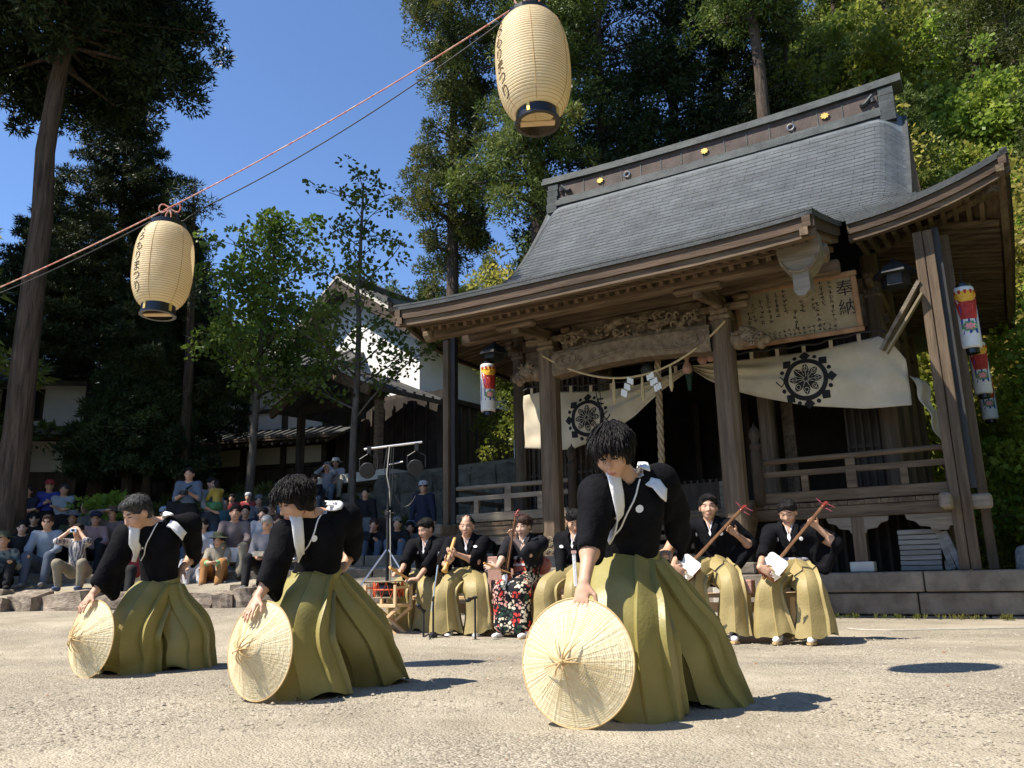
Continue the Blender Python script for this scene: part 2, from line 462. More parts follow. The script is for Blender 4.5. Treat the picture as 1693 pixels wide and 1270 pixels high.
def ss(a, b, x):
    t = np.clip((np.asarray(x, float) - a) / (b - a), 0, 1)
    return t * t * (3 - 2 * t)

def vnoise(P, f, seed=0, octaves=3):
    """cheap smooth noise in -1..1 from sines"""
    r = np.random.default_rng(seed)
    out = np.zeros(P.shape[:-1]); amp = 1.0; tot = 0
    for o in range(octaves):
        for k in range(4):
            d = r.normal(size=3); d /= np.linalg.norm(d)
            out = out + amp * np.sin((P @ d) * f * (0.8 + 0.5 * r.random()) + r.random() * 6.28)
            tot += amp * 0.7
        f *= 2.1; amp *= 0.5
    return out / tot

# ------------------------------------------------------------------ lie of the land
TYAW = R_(59)
TEU = np.array([math.sin(TYAW), -math.cos(TYAW)]); TEV = np.array([math.cos(TYAW), math.sin(TYAW)])
TO = np.array([2.3925, 13.3946])

def temple_uv(x, y):
    qx, qy = np.asarray(x, float) - TO[0], np.asarray(y, float) - TO[1]
    return qx * TEU[0] + qy * TEU[1], qx * TEV[0] + qy * TEV[1]

def hill_h(x, y):
    u, v = temple_uv(x, y)
    k = 0.46 + 0.62 * ss(-16, 2, u)
    s = np.maximum(np.maximum(u - 6.4, 0.9 * (v - 11.0)), 0)
    return np.where(s > 0, k * (np.sqrt(s * s + 4) - 2), 0) + 0.9 * ss(6.0, 7.2, u) + 0.5 * ss(10.2, 11.4, v)

def ground_h(x, y):
    x = np.asarray(x, float); y = np.asarray(y, float)
    court = ss(7.0, 12.4, y) * 0.30 * ss(0.8, -2.5, x)
    ter = np.interp(y, [12.5, 12.62, 13.9, 14.15, 15.2, 15.4, 17, 19, 22, 26, 40], [0.30, 0.50, 0.68, 0.80, 0.86, 1.02, 1.22, 1.75, 3.0, 3.3, 4.2])
    m = ss(0.15, -0.5, x - 0.35 * np.maximum(y - 15.5, 0) * 0.6)
    base = np.where(y > 12.5, court * (1 - m) + ter * m, court)
    return np.maximum(base, hill_h(x, y))

def gravel_mat():
    m = bpy.data.materials.new('gravel_yard')
    m.use_nodes = True
    nt = m.node_tree
    b = nt.nodes['Principled BSDF']
    b.inputs['Roughness'].default_value = 0.92
    b.inputs['Specular IOR Level'].default_value = 0.15
    tc = nt.nodes.new('ShaderNodeTexCoord')
    def noise(s, d=4):
        n = nt.nodes.new('ShaderNodeTexNoise'); n.inputs['Scale'].default_value = s; n.inputs['Detail'].default_value = d
        nt.links.new(tc.outputs['Object'], n.inputs['Vector']); return n
    def ramp(src, p0, p1, c0, c1):
        r = nt.nodes.new('ShaderNodeValToRGB')
        r.color_ramp.elements[0].position = p0; r.color_ramp.elements[1].position = p1
        r.color_ramp.elements[0].color = lin(c0); r.color_ramp.elements[1].color = lin(c1)
        nt.links.new(src, r.inputs[0]); return r
    vo = nt.nodes.new('ShaderNodeTexVoronoi'); vo.inputs['Scale'].default_value = 95
    nt.links.new(tc.outputs['Object'], vo.inputs['Vector'])
    vo2 = nt.nodes.new('ShaderNodeTexVoronoi'); vo2.inputs['Scale'].default_value = 47
    nt.links.new(tc.outputs['Object'], vo2.inputs['Vector'])
    sep = nt.nodes.new('ShaderNodeSeparateColor')
    nt.links.new(vo.outputs['Color'], sep.inputs[0])
    grains = ramp(sep.outputs[0], 0.05, 0.95, (0.18, 0.156, 0.12), (0.48, 0.428, 0.345))
    sand = ramp(noise(3.0).outputs['Fac'], 0.35, 0.65, (0.34, 0.296, 0.226), (0.44, 0.386, 0.303))
    patch = ramp(noise(0.55, 5).outputs['Fac'], 0.44, 0.58, (0.12, 0.12, 0.12), (0.95, 0.95, 0.95))
    mx = nt.nodes.new('ShaderNodeMixRGB')
    nt.links.new(patch.outputs[0], mx.inputs[0]); nt.links.new(sand.outputs[0], mx.inputs[1]); nt.links.new(grains.outputs[0], mx.inputs[2])
    damp = ramp(noise(0.8, 6).outputs['Fac'], 0.34, 0.66, (0.74, 0.73, 0.71), (1.08, 1.07, 1.04))
    ml = nt.nodes.new('ShaderNodeMixRGB'); ml.blend_type = 'MULTIPLY'; ml.inputs[0].default_value = 1
    nt.links.new(mx.outputs[0], ml.inputs[1]); nt.links.new(damp.outputs[0], ml.inputs[2])
    nt.links.new(ml.outputs[0], b.inputs['Base Color'])
    ad = nt.nodes.new('ShaderNodeMath'); ad.operation = 'MULTIPLY_ADD'; ad.inputs[1].default_value = 0.9
    nt.links.new(vo2.outputs['Distance'], ad.inputs[0]); nt.links.new(vo.outputs['Distance'], ad.inputs[2])
    bp = nt.nodes.new('ShaderNodeBump'); bp.inputs['Strength'].default_value = 0.75; bp.inputs['Distance'].default_value = 0.009
    bp.invert = True
    nt.links.new(ad.outputs[0], bp.inputs['Height'])
    b2 = nt.nodes.new('ShaderNodeBump'); b2.inputs['Strength'].default_value = 0.5; b2.inputs['Distance'].default_value = 0.05
    nt.links.new(noise(5, 5).outputs['Fac'], b2.inputs['Height']); nt.links.new(bp.outputs[0], b2.inputs['Normal'])
    nt.links.new(b2.outputs[0], b.inputs['Normal'])
    return m

M['gravel'] = gravel_mat()
M['forest_floor'] = mat('forest_floor', (0.045, 0.05, 0.02), (0.10, 0.105, 0.04), 1.2, 0.95, 0.8, 8, bdist=0.1)

gx = np.unique(np.concatenate([np.linspace(-90, -18, 25), np.arange(-18, 13, 0.3), np.linspace(13, 110, 33)]))
gy = np.unique(np.concatenate([np.arange(-12, 12.4, 0.4), [12.48, 12.6], np.arange(12.7, 24, 0.3), np.linspace(24, 60, 30), np.linspace(62, 220, 30)]))
GX, GY = np.meshgrid(gx, gy)
GZ = ground_h(GX, GY)
near = (np.abs(GX) < 20) & (GY < 24)
GZ = GZ + np.where(near, 0.012 * vnoise(np.stack([GX, GY, 0 * GX], -1), 1.6, 3), 0) * ss(2, 4, GY)
far = ss(24, 60, GY)
GZ = GZ + far * 2.0 * vnoise(np.stack([GX, GY, 0 * GX], -1), 0.09, 5)
nyy, nxx = GX.shape
ii = np.arange(nyy * nxx).reshape(nyy, nxx)
gf = np.stack([ii[:-1, :-1], ii[:-1, 1:], ii[1:, 1:], ii[1:, :-1]], -1).reshape(-1, 4)
cx_, cy_ = GX.ravel()[gf].mean(1), GY.ravel()[gf].mean(1)
gu, gv = temple_uv(cx_, cy_)
gm = ((gu > 6.2) | (gv > 9) | (cy_ > 16.5) | (cx_ < -25)).astype(int)
ground = mesh_from('ground', np.stack([GX, GY, GZ], -1).reshape(-1, 3), gf, [M['gravel'], M['forest_floor']], None, True, gm)
tag(ground, kind='structure')

# loose stones on the yard: nobody could count them
def octa_stuff(name, n, xr, yr, s0, s1, m, hfun, seed, label):
    r = np.random.default_rng(seed)
    y = yr[0] + (yr[1] - yr[0]) * r.random(n) ** 1.5
    x = (r.random(n) * 2 - 1) * (xr[0] + xr[1] * y)
    s = s0 * (s1 / s0) ** (r.random(n) ** 2.2)
    base = np.array([[1, 0, 0], [0, 1, 0], [-1, 0, 0], [0, -1, 0], [0, 0, 1]], float)
    a = r.random(n) * 6.28
    sc = s[:, None] * (0.7 + 0.6 * r.random((n, 3))); sc[:, 2] *= 0.62
    P = base[None] * sc[:, None, :] * (0.75 + 0.5 * r.random((n, 5, 1)))
    ca, sa = np.cos(a)[:, None], np.sin(a)[:, None]
    X = P[..., 0] * ca - P[..., 1] * sa; Y = P[..., 0] * sa + P[..., 1] * ca
    Z = P[..., 2] + hfun(x, y)[:, None]
    V = np.stack([X + x[:, None], Y + y[:, None], Z], -1).reshape(-1, 3)
    f = np.array([[0, 1, 4], [1, 2, 4], [2, 3, 4], [3, 0, 4]])
    F = (np.arange(n)[:, None, None] * 5 + f[None]).reshape(-1, 3)
    return tag(mesh_from(name, V, F, m, None, False), label, None, None, 'stuff')

M['pebble'] = mat('pebble_grey', (0.16, 0.135, 0.10), (0.42, 0.37, 0.29), 38, 0.85, lo=0.3, hi=0.7, detail=1)
octa_stuff('loose_gravel', 27000, (0.35, 0.68), (1.7, 8.5), 0.0035, 0.015, M['pebble'], lambda x, y: ground_h(x, y) + 0.001, 5, 'small loose gravel scattered over the yard')
M['dead_leaf'] = mat('dead_leaf', (0.22, 0.10, 0.05), (0.34, 0.19, 0.10), 20, 0.8)
octa_stuff('fallen_leaves', 70, (0.35, 0.66), (1.8, 9.0), 0.006, 0.016, M['dead_leaf'], lambda x, y: ground_h(x, y) + 0.006, 9, 'brown fallen leaf scraps on the gravel')

# rock edging in front of the terrace
import bmesh
def rock_mesh(seed):
    bm = bmesh.new()
    bmesh.ops.create_cube(bm, size=1.0)
    bmesh.ops.subdivide_edges(bm, edges=bm.edges[:], cuts=3, use_grid_fill=True)
    P = np.array([v.co[:] for v in bm.verts])
    n = np.linalg.norm(P, axis=1)[:, None]
    Q = P * 0.62 + 0.38 * P / n * 0.56
    Q = Q + 0.105 * np.stack([vnoise(Q, 5.0, seed + k, 3) for k in range(3)], -1)
    for v, q in zip(bm.verts, Q): v.co = q
    me = bpy.data.meshes.new('rock'); bm.to_mesh(me); bm.free()
    me.materials.append(M['rock'])
    return me
rock_meshes = [rock_mesh(40 + 9 * k) for k in range(5)]
edging = thing('rock_edging', 'low row of rough brown rocks edging the raised gravel terrace', 'rock border', (-5.0, 12.5, 0.3))
x = -11.5
k = 0
while x < -0.5:
    w_ = random.choice([0.26, 0.36, 0.46, 0.62, 0.3, 0.8])
    o = bpy.data.objects.new('rock', rock_meshes[k % 5]); link(o, edging)
    o.location = (x + w_ / 2 + 5.0, random.uniform(-0.13, 0.05), random.uniform(-0.02, 0.09))
    o.scale = (w_ * .98, random.uniform(0.34, 0.6), random.uniform(0.32, 0.5))
    o.rotation_euler = (random.uniform(-.2, .2), random.uniform(-.18, .18), random.choice([0, 3.14]) + random.uniform(-.35, .35))
    x += w_; k += 1
for (rx, ry, rw) in [(-8.2, 12.95, 0.75), (-3.9, 12.9, 0.3), (-3.45, 12.85, 0.28), (-4.3, 12.95, 0.24), (-2.9, 12.95, 0.3)]:
    o = bpy.data.objects.new('rock', rock_meshes[k % 5]); link(o, edging); k += 1
    o.location = (rx + 5.0, ry - 12.5, 0.22); o.scale = (rw, rw * .7, 0.2); o.rotation_euler = (0, 0, random.uniform(-.4, .4))

# stone kerbs that the spectators use as seats
def kerb(y, x0, x1, z, h, label, d=0.28):
    t = thing('stone_kerb', label, 'kerb', ((x0 + x1) / 2, y, z))
    x = x0; i = 0
    while x < x1 - 0.2:
        L = random.uniform(0.8, 1.3)
        mb = MB().box((x + L / 2 - (x0 + x1) / 2, random.uniform(-.015, .015), 0), (L - 0.02, d, h), rot_to((math.sin(random.uniform(-.01, .01)), 1, 0)), bev=0.015)
        mb.build('kerb_stone', M['stone'], t)
        x += L; i += 1
    return t
kerb(14.05, -11.0, -0.7, 0.74, 0.17, 'grey stone kerb lowest of the spectator terrace, just above the rocks')
kerb(15.3, -11.0, -1.2, 0.98, 0.2, 'dark stone step across the middle of the spectator terrace')
kerb(16.7, -11.0, -1.6, 1.26, 0.22, 'stone step at the back of the spectator terrace below the trees', 0.34)

# ------------------------------------------------------------------ shrine hall (local: x along the front, y into the hall, z up)
temple = thing('shrine_hall', 'old timber shrine hall with curved grey slate roof and carved porch', 'shrine', (TO[0], TO[1], 0.0), math.atan2(TEU[1], TEU[0]))
T = temple
EV, RH, UW = -0.41, 5.5, 5.5          # main eave line, half length of eave
GAB = 4.15
PE, PH = -2.89, 3.28                  # porch eave line, half width
VC = 4.16

def prof(d):
    return 5.72 + 0.40 * d + 0.116 * d * d

def roof_z(u, v):
    u = np.asarray(u, float); v = np.asarray(v, float)
    au = np.abs(u)
    df, ds, db = v - EV, UW - au, (2 * VC - EV) - v
    dfb = np.minimum(df, db)
    d = np.where(au <= GAB, dfb, np.minimum(dfb, ds))
    dd = np.clip(d, 0, None)
    tf = np.clip((au - 2.8) / 2.7, 0, None); ts = np.clip((np.abs(v - VC) - 1.87) / 2.7, 0, None)
    upt = 0.55 * np.where(dfb <= ds, tf, np.where(au > GAB, ts, 0)) ** 2.2 * np.clip(1 - dd / 2.6, 0, 1) ** 1.5
    z = prof(dd) + upt
    z = z - 0.42 * ss(3.45, 4.15, au) ** 2.2 * np.where(au <= GAB, ss(1.2, 2.6, dfb), 0)
    # porch: the same sheet runs on forward
    pd = np.clip(-df, 0, None)
    zp = prof(0) - 0.42 * pd + 0.034 * pd * pd + 0.07 * (au / PH) ** 4 * np.clip(pd / 1.2, 0, 1)
    return np.where(df < 0, zp, z)

# --- roof sheet and its tiles
roof_mb = MB()
def roof_grid(us, vs):
    U, V_ = np.meshgrid(us, vs)
    return np.stack([U, V_, roof_z(U, V_)], -1)
us_mid = np.linspace(-GAB, GAB, 67)
roof_mb.sheet(roof_grid(us_mid, np.linspace(EV, VC, 30)))
roof_mb.sheet(roof_grid(us_mid, np.linspace(VC, 2 * VC - EV, 16)))
roof_mb.sheet(roof_grid(np.linspace(-PH, PH, 50), np.linspace(PE, EV, 12)))
for s in (-1, 1):
    e = np.linspace(GAB + 1e-4, UW, 14) * s
    roof_mb.sheet(roof_grid(e if s > 0 else e[::-1], np.linspace(EV, 2 * VC - EV, 80)))
    # gable triangle boards
    vs = np.linspace(EV + 1.35, 2 * VC - EV - 1.35, 30)
    low = roof_z(np.full(30, (GAB + 0.01) * s), vs); hi = roof_z(np.full(30, GAB * s), vs)
    P = np.stack([np.stack([np.full(30, (GAB - .25) * s), vs, low - .1], -1), np.stack([np.full(30, (GAB - .25) * s), vs, hi - .05], -1)], 0)
    roof_mb.sheet(P if s > 0 else P[:, ::-1])
roof = roof_mb.build('roof', M['slate'], T, True)

# slates: rows climb the curve; each slate is a thin slab lying on the one below
def arc_rows(f, a, b, step):
    v = np.linspace(a, b, 600); z = f(v)
    s = np.concatenate([[0], np.cumsum(np.hypot(np.diff(v), np.diff(z)))])
    return np.interp(np.arange(0, s[-1], step), s, v)
tiles = []
STEP, TW = 0.175, 0.36
rows = np.concatenate([arc_rows(lambda v: roof_z(0 * v, v), PE - 0.005, EV - .1, STEP), arc_rows(lambda v: roof_z(0 * v, v), EV + .004, VC - 0.33, STEP)])
for ri, v0 in enumerate(rows[:-1]):
    v1 = rows[ri + 1] if ri + 1 < len(rows) else v0 + STEP
    if v0 < EV: half = PH
    elif v0 < EV + 1.35: half = None
    else: half = GAB
    if half is None:
        half = UW - max(v0 - EV, 0) * 1.0
    off = (ri % 2) * TW / 2
    n = int(2 * half / TW) + 2
    for k in range(-1, n):
        a = -half + k * TW - off; b = a + TW - 0.006
        a, b = max(a, -half), min(b, half)
        if b - a < 0.06: continue
        if max(abs(a), abs(b)) > 3.36 and v0 > EV + .6:
            for q in range(4): tiles.append((a + (b - a) * q / 4, a + (b - a) * (q + 1) / 4 - .0005, v0, v1))
        else: tiles.append((a, b, v0, v1))
tiles_near = sorted(tiles, key=lambda t: (((t[0] + t[1]) / 2 - 4.85) ** 2 + (t[2] + 12.7) ** 2))[:300]
near_set = set(tiles_near)
tile_me = None
def tile_geo(a, b, v0, v1):
    vt = v1 + (v1 - v0) * 0.12
    j = random.uniform(-.003, .003)
    u = np.array([a, b, b, a]); v = np.array([v0, v0, vt, vt])
    z = roof_z(u, v)
    lift = np.array([0.034, 0.034, 0.010, 0.010]) + j
    top = np.stack([u, v, z + lift], -1)
    bot = np.stack([u[:2], v[:2], z[:2] + 0.002], -1)
    return np.concatenate([top, bot])
TF = [(0, 1, 2, 3), (4, 5, 1, 0), (5, 1, 2), (4, 3, 0)]
stuff_mb = MB()
for t in tiles:
    if t in near_set:
        g = tile_geo(*t)
        me = bpy.data.meshes.new('roof_tile')
        c = g.mean(0)
        me.from_pydata([tuple(p - c) for p in g], [], TF)
        me.materials.append(M['slate']); me.materials.append(M['slate_edge_shade'])
        me.polygons[1].material_index = 1  # front edge coloured dark for the shadow line under each course
        o = bpy.data.objects.new('roof_tile', me); link(o, roof); o.location = c
    else:
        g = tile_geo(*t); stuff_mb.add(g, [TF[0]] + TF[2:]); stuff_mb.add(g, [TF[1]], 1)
tag(stuff_mb.build('slate_tiling', [M['slate'], M['slate_edge_shade']], roof), kind='stuff')

# --- eaves: slate edge, layered boards, all following the curve
def eave_strip(name, pts, w0, z0, z1, m, inward, parent=T, over=0.0):
    """a strip along pts; its outer face stands w0 inside the roof edge and runs from z0 to z1 below the edge"""
    mb = MB()
    n = len(pts)
    for i in range(n - 1):
        a, b = pts[i], pts[i + 1]
        ia, ib = inward[i], inward[i + 1]
        q = [a + ia * w0 + [0, 0, -z0], b + ib * w0 + [0, 0, -z0], b + ib * w0 + [0, 0, -z1], a + ia * w0 + [0, 0, -z1],
             a + ia * (w0 + .1) + [0, 0, -z0], b + ib * (w0 + .1) + [0, 0, -z0], b + ib * (w0 + .1) + [0, 0, -z1], a + ia * (w0 + .1) + [0, 0, -z1]]
        f = [(3, 2, 1, 0), (0, 1, 5, 4), (7, 6, 2, 3)]
        if i == 0: f.append((0, 4, 7, 3))
        if i == n - 2: f.append((1, 2, 6, 5))
        mb.add(q, f)
    return fix_normals(mb.build(name, m, parent))
def edge_line(u0, u1, v0, v1, n):
    u = np.linspace(u0, u1, n); v = np.linspace(v0, v1, n)
    return np.stack([u, v, roof_z(u, v) + 0.012], -1)
lines = [(edge_line(-PH, PH, PE, PE, 40), (0, 1, 0)),
         (edge_line(PH + .06, UW, EV, EV, 24), (0, 1, 0)), (edge_line(-UW, -PH - .06, EV, EV, 24), (0, 1, 0)),
         (edge_line(UW, UW, EV, 2 * VC - EV, 50), (-1, 0, 0)), (edge_line(-UW, -UW, EV, 2 * VC - EV, 50), (1, 0, 0)),
         (edge_line(PH, PH, PE, EV, 14), (-1, 0, 0)), (edge_line(-PH, -PH, PE, EV, 14), (1, 0, 0))]
for pts, inn in lines:
    I = np.tile(np.array(inn, float), (len(pts), 1))
    eave_strip('eave_edge', pts, 0.0, -0.012, 0.07, M['slate_edge_shade'], I)
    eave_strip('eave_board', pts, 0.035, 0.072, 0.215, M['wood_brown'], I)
    eave_strip('eave_moulding', pts, 0.075, 0.217, 0.32, M['wood_u'] if inn[1] else M['wood_v'], I)
for s in (-1, 1):                     # verge of the upper gable
    v = np.linspace(EV + 1.3, VC, 24); v = np.concatenate([v, (2 * VC - v)[::-1][1:]])
    pts = np.stack([np.full(len(v), (GAB + .005) * s), v, roof_z(np.full(len(v), GAB * s), v) + .02], -1)
    eave_strip('gable_verge', pts, 0.0, -0.03, 0.2, M['slate_edge_shade'], np.tile([-s, 0, 0.0], (len(v), 1)))

# under-eave boarding
sb = MB()
def under(us, vs, dz):
    U, V_ = np.meshgrid(us, vs); return np.stack([U, V_, roof_z(U, V_) - dz], -1)
sb.sheet(under(np.linspace(-PH + .06, PH - .06, 40), np.linspace(PE + .12, EV + .3, 12), 0.235))
sb.sheet(under(np.linspace(PH, UW - .08, 16), np.linspace(EV + .12, 1.0, 10), 0.235))
sb.sheet(under(np.linspace(-UW + .08, -PH, 16), np.linspace(EV + .12, 1.0, 10), 0.235))
sb.sheet(under(np.linspace(3.4, UW - .08, 12), np.linspace(1.0, 7.6, 30), 0.235))
sb.sheet(under(np.linspace(-UW + .08, -3.4, 12), np.linspace(1.0, 7.6, 30), 0.235))
sb.sheet(under(np.linspace(-3.5, 3.5, 20), np.linspace(EV + .3, 1.4, 6), 0.26))
sb.build('eave_boarding', M['wood_v'], T, True)

# rafters
def rafter(p0, p1, w=.065, h=.085, m=None):
    MB().beam(p0, p1, w, h).build('rafter', m or M['wood_v'], T)
def rz(u, v, dz): return float(roof_z(u, v)) - dz
u = -PH + .14
while u < PH - .1:
    rafter((u, PE + .2, rz(u, PE + .2, .30)), (u, PE + 1.0, rz(u, PE + 1.0, .285)))
    rafter((u, PE + .62, rz(u, PE + .62, .395)), (u, EV + .1, rz(u, EV + .1, .40)))
    u += .168
for s in (-1, 1):
    u = 3.42
    while u < 5.25:
        rafter((s * u, EV + .2, rz(u, EV + .2, .30)), (s * u, EV + .75, rz(u, EV + .75, .285)))
        rafter((s * u, EV + .5, rz(u, EV + .5, .39)), (s * u, max(EV + .8, 1.2 - (u - 3.4) * .2), rz(u, EV + .8, .37)))
        u += .168
    v = .75
    while v < 7.9:
        rafter((s * 5.3, v, rz(5.3, v, .30)), (s * 3.4, v, rz(5.3, v, .30) + .34), .065, .085, M['wood_u'])
        v += .168
# strips between the two rafter rows
for (a, b, c, d) in [((-PH + .1, PE + .62), (PH - .1, PE + .62), .345, 0), ((PH + .1, EV + .52), (5.2, EV + .52), .345, 0), ((-5.2, EV + .52), (-PH - .1, EV + .52), .345, 0)]:
    n = 12; us = np.linspace(a[0], b[0], n)
    mb = MB()
    for i in range(n - 1):
        mb.beam((us[i], a[1], rz(us[i], a[1], c)), (us[i + 1], a[1], rz(us[i + 1], a[1], c)), .06, .05)
    mb.build('rafter_strip', M['wood_u'], T)

# hip rafters at the front corners
for s in (-1, 1):
    MB().beam((s * 5.3, EV + .2, rz(5.3, EV + .2, .36)), (s * 3.5, 1.45, 5.9), .15, .2).build('hip_rafter', M['wood_v'], T)

# --- ridge
rb = MB()
rid = lambda u: 0.045 * (abs(u) / 4.15) ** 2.5
us = np.linspace(-3.95, 3.95, 24)
def ridge_strip(name, half_u, w, z0, z1, m, curve=1.0, vo=0.0):
    mb = MB(); us = np.linspace(-half_u, half_u, 23)
    for a, b in zip(us[:-1], us[1:]):
        za, zb = rid(a) * curve, rid(b) * curve
        P = []
        for uu, zz in ((a, za), (b, zb)):
            P += [(uu, VC - w, z0 + zz), (uu, VC + w, z0 + zz), (uu, VC + w, z1 + zz), (uu, VC - w, z1 + zz)]
        f = [(0, 4, 7, 3), (3, 7, 6, 2), (2, 6, 5, 1), (1, 5, 4, 0)]
        if a == us[0]: f.append((0, 3, 2, 1))
        if b == us[-1]: f.append((4, 5, 6, 7))
        mb.add(P, f)
    return fix_normals(mb.build(name, m, T))
ridge_strip('ridge_sill', 3.72, 0.36, 9.52, 9.66, M['ridge_grey'])
ridge_strip('ridge_sill', 3.70, 0.27, 9.662, 9.75, M['ridge_grey'])
ridge_strip('ridge_board', 3.68, 0.20, 9.752, 10.16, M['ridge_brown'])
ridge_strip('ridge_cap', 4.15, 0.27, 10.162, 10.25, M['ridge_grey'], 2.2)
ridge_strip('ridge_cap', 4.15, 0.20, 10.252, 10.36, M['ridge_grey'], 2.2)
for u in np.arange(-3.5, 3.6, .5):   # joints of the brown boards
    MB().box((u, VC - .205, 9.955 + rid(u)), (.02, .014, .40)).build('ridge_joint', M['ridge_grey'], T)
for s in (-1, 1):                     # ridge end ornaments, stepped and curled
    def fn(a, b, t, s=s): return (s * t, VC + a, b)
    poly = [(-.34, 9.42), (.34, 9.42), (.36, 9.62), (.30, 9.66), (.32, 9.84), (.26, 9.88), (.28, 10.02), (.22, 10.06), (.24, 10.2), (-.24, 10.2), (-.22, 10.06), (-.28, 10.02), (-.26, 9.88), (-.32, 9.84), (-.30, 9.66), (-.36, 9.62)]
    e = fix_normals(MB().prism(poly, 3.70, 3.98, fn).build('ridge_end', M['ridge_grey'], T))
    for z in (9.64, 9.86, 10.04):
        MB().box((s * 3.84, VC - .31 if z < 9.8 else VC - .27, z), (.3, .03, .03)).build('ridge_end_band', M['slate_edge_shade'], T)
    MB().tube([(s * 3.6, VC - .24, 9.95 + .18 * math.sin(k * .5)) if k < 3 else (s * (3.6 - .05 * k), VC - .24, 10.0 + .06 * math.cos(k * .8)) for k in range(6)], .045, 6).build('ridge_scroll', M['slate_edge_shade'], T)
def crest_poly(r0, r1, n, rot=0):
    return [((r0 if k % 2 else r1) * math.cos(math.pi * k / n + rot), (r0 if k % 2 else r1) * math.sin(math.pi * k / n + rot)) for k in range(2 * n)]
for u in (-2.55, 0.05, 2.65):
    MB().prism(crest_poly(.052, .075, 8), 0, .03, lambda a, b, t, u=u: (u + a * 1.25, VC - .205 - t, 9.95 + rid(u) + b)).build('gilt_crest', M['gold'], T)
for u in (-1.85, 1.95):
    MB().tube([(u + .07 * math.cos(a), VC - .225, 9.93 + .07 * math.sin(a)) for a in np.linspace(0, 6.28, 13)], .016, 6, False).build('ridge_ring', M['chrome'], T)

# --- plinth
PZ = 0.62
plinth = thing('stone_plinth', 'low stone block plinth the timber shrine stands on', 'plinth', (TO[0], TO[1], 0.0), math.atan2(TEU[1], TEU[0]))
MB().box((0, 3.9, PZ / 2 - .06), (12.2, 7.9, PZ + .10), None).build('plinth_core', M['stone_dark'], plinth)
def stone_course(u0, u1, v, z0, z1, n, inset):
    L = (u1 - u0) / n
    for k in range(n):
        j = random.uniform(-.012, .012)
        MB().box((u0 + (k + .5) * L, v + inset + j + .16, (z0 + z1) / 2), (L - .018, .36, z1 - z0 - .012), None, bev=.014).build('stone_block', M['stone'], plinth)
stone_course(-6.2, -2.15, -.18, .34, .62, 3, 0)
stone_course(2.15, 6.9, -.18, .34, .62, 3, 0)
stone_course(-6.2, -2.15, -.18, .04, .335, 3, .03)
stone_course(2.0, 6.9, -.18, .04, .335, 3, .03)
stone_course(2.0, 6.9, -.18, -.25, .035, 6, -.04)
stone_course(-2.15, 2.15, -1.55, .34, .62, 3, 0)
stone_course(-2.15, 2.15, -1.55, -.1, .335, 3, .02)
MB().box((0, -.68, .24), (4.3, 1.4, .74)).build('plinth_core', M['stone'], plinth)
MB().box((5.3, 2.5, PZ / 2 - .07), (2.4, 5.0, PZ + .08)).build('plinth_core', M['stone_dark'], plinth)

# --- columns of the porch with bronze feet
def column(u, v, z0, z1, w, m=None, name='column'):
    c = w * .22; h = w / 2
    poly = [(-h + c, -h), (h - c, -h), (h, -h + c), (h, h - c), (h - c, h), (-h + c, h), (-h, h - c), (-h, -h + c)]
    return fix_normals(MB().prism(poly, z0, z1, lambda a, b, t: (u + a, v + b, t)).build(name, m or M['wood_z'], T))
CU, CV = 1.5, -0.92
for s in (-1, 1):
    c = column(s * CU, CV, PZ + .16, 4.35, .31)
    MB().box((s * CU, CV, PZ + .08), (.5, .5, .16), bev=.02).build('column_base', M['stone'], c)
    column(s * CU, CV, PZ + .16, PZ + .34, .345, M['iron'], 'bronze_shoe').parent = c
    ft = MB()
    for q in range(3):
        for r in range(3 - q):
            cx = s * CU - .11 + .11 * r + .055 * q; cz = PZ + .40 + .095 * q
            ft.tube([(cx + .055 * math.cos(a), CV - .163, cz + .05 * math.sin(a)) for a in np.linspace(-.3, 3.44, 9)], .011, 5)
            ft.tube([(cx + .03 * math.cos(a), CV - .163, cz + .028 * math.sin(a)) for a in np.linspace(-.3, 3.44, 7)], .008, 5)
    ft.build('bronze_wave_fitting', M['plaque'], c)

# rainbow beam between the columns, with carved scrolls
bm_ = MB()
us = np.linspace(-CU + .15, CU - .15, 25)
arch = lambda u: 0.09 * (1 - (u / CU) ** 2)
prof_b = [(-.15, -.20), (.15, -.20), (.18, -.1), (.18, .12), (.13, .19), (-.13, .19), (-.18, .12), (-.18, -.1)]
V_ = []
for u in us:
    for a, b in prof_b: V_.append((u, CV + a, 4.08 + arch(u) + b * (1 + .1 * (abs(u) / CU))))
n8 = len(prof_b)
F_ = [(i * n8 + k, i * n8 + (k + 1) % n8, (i + 1) * n8 + (k + 1) % n8, (i + 1) * n8 + k) for i in range(24) for k in range(n8)]
bm_.add(V_, F_)
rbeam = fix_normals(bm_.build('rainbow_beam', M['wood_carve'], T))
for s in (-1, 1):
    pts = []
    for k in range(34):
        a = k * .38; r = .035 + .0105 * k * .5
        pts.append((s * (1.06 - r * math.cos(a) * 1.25), CV - .188, 4.12 + r * math.sin(a) * .72))
    MB().tube(pts, .016, 5).build('carved_scroll', M['wood_carve'], rbeam)
    MB().tube([(s * (.86 - .82 * t), CV - .185, 4.05 + .10 * t - .06 * (1 - t) ** 3) for t in np.linspace(0, 1, 12)], .013, 5).build('carved_line', M['wood_carve'], rbeam)
    MB().tube([(s * (.88 - .84 * t), CV - .185, 4.0 + .10 * t - .03 * (1 - t) ** 2) for t in np.linspace(0, 1, 12)], .010, 5).build('carved_line', M['wood_carve'], rbeam)

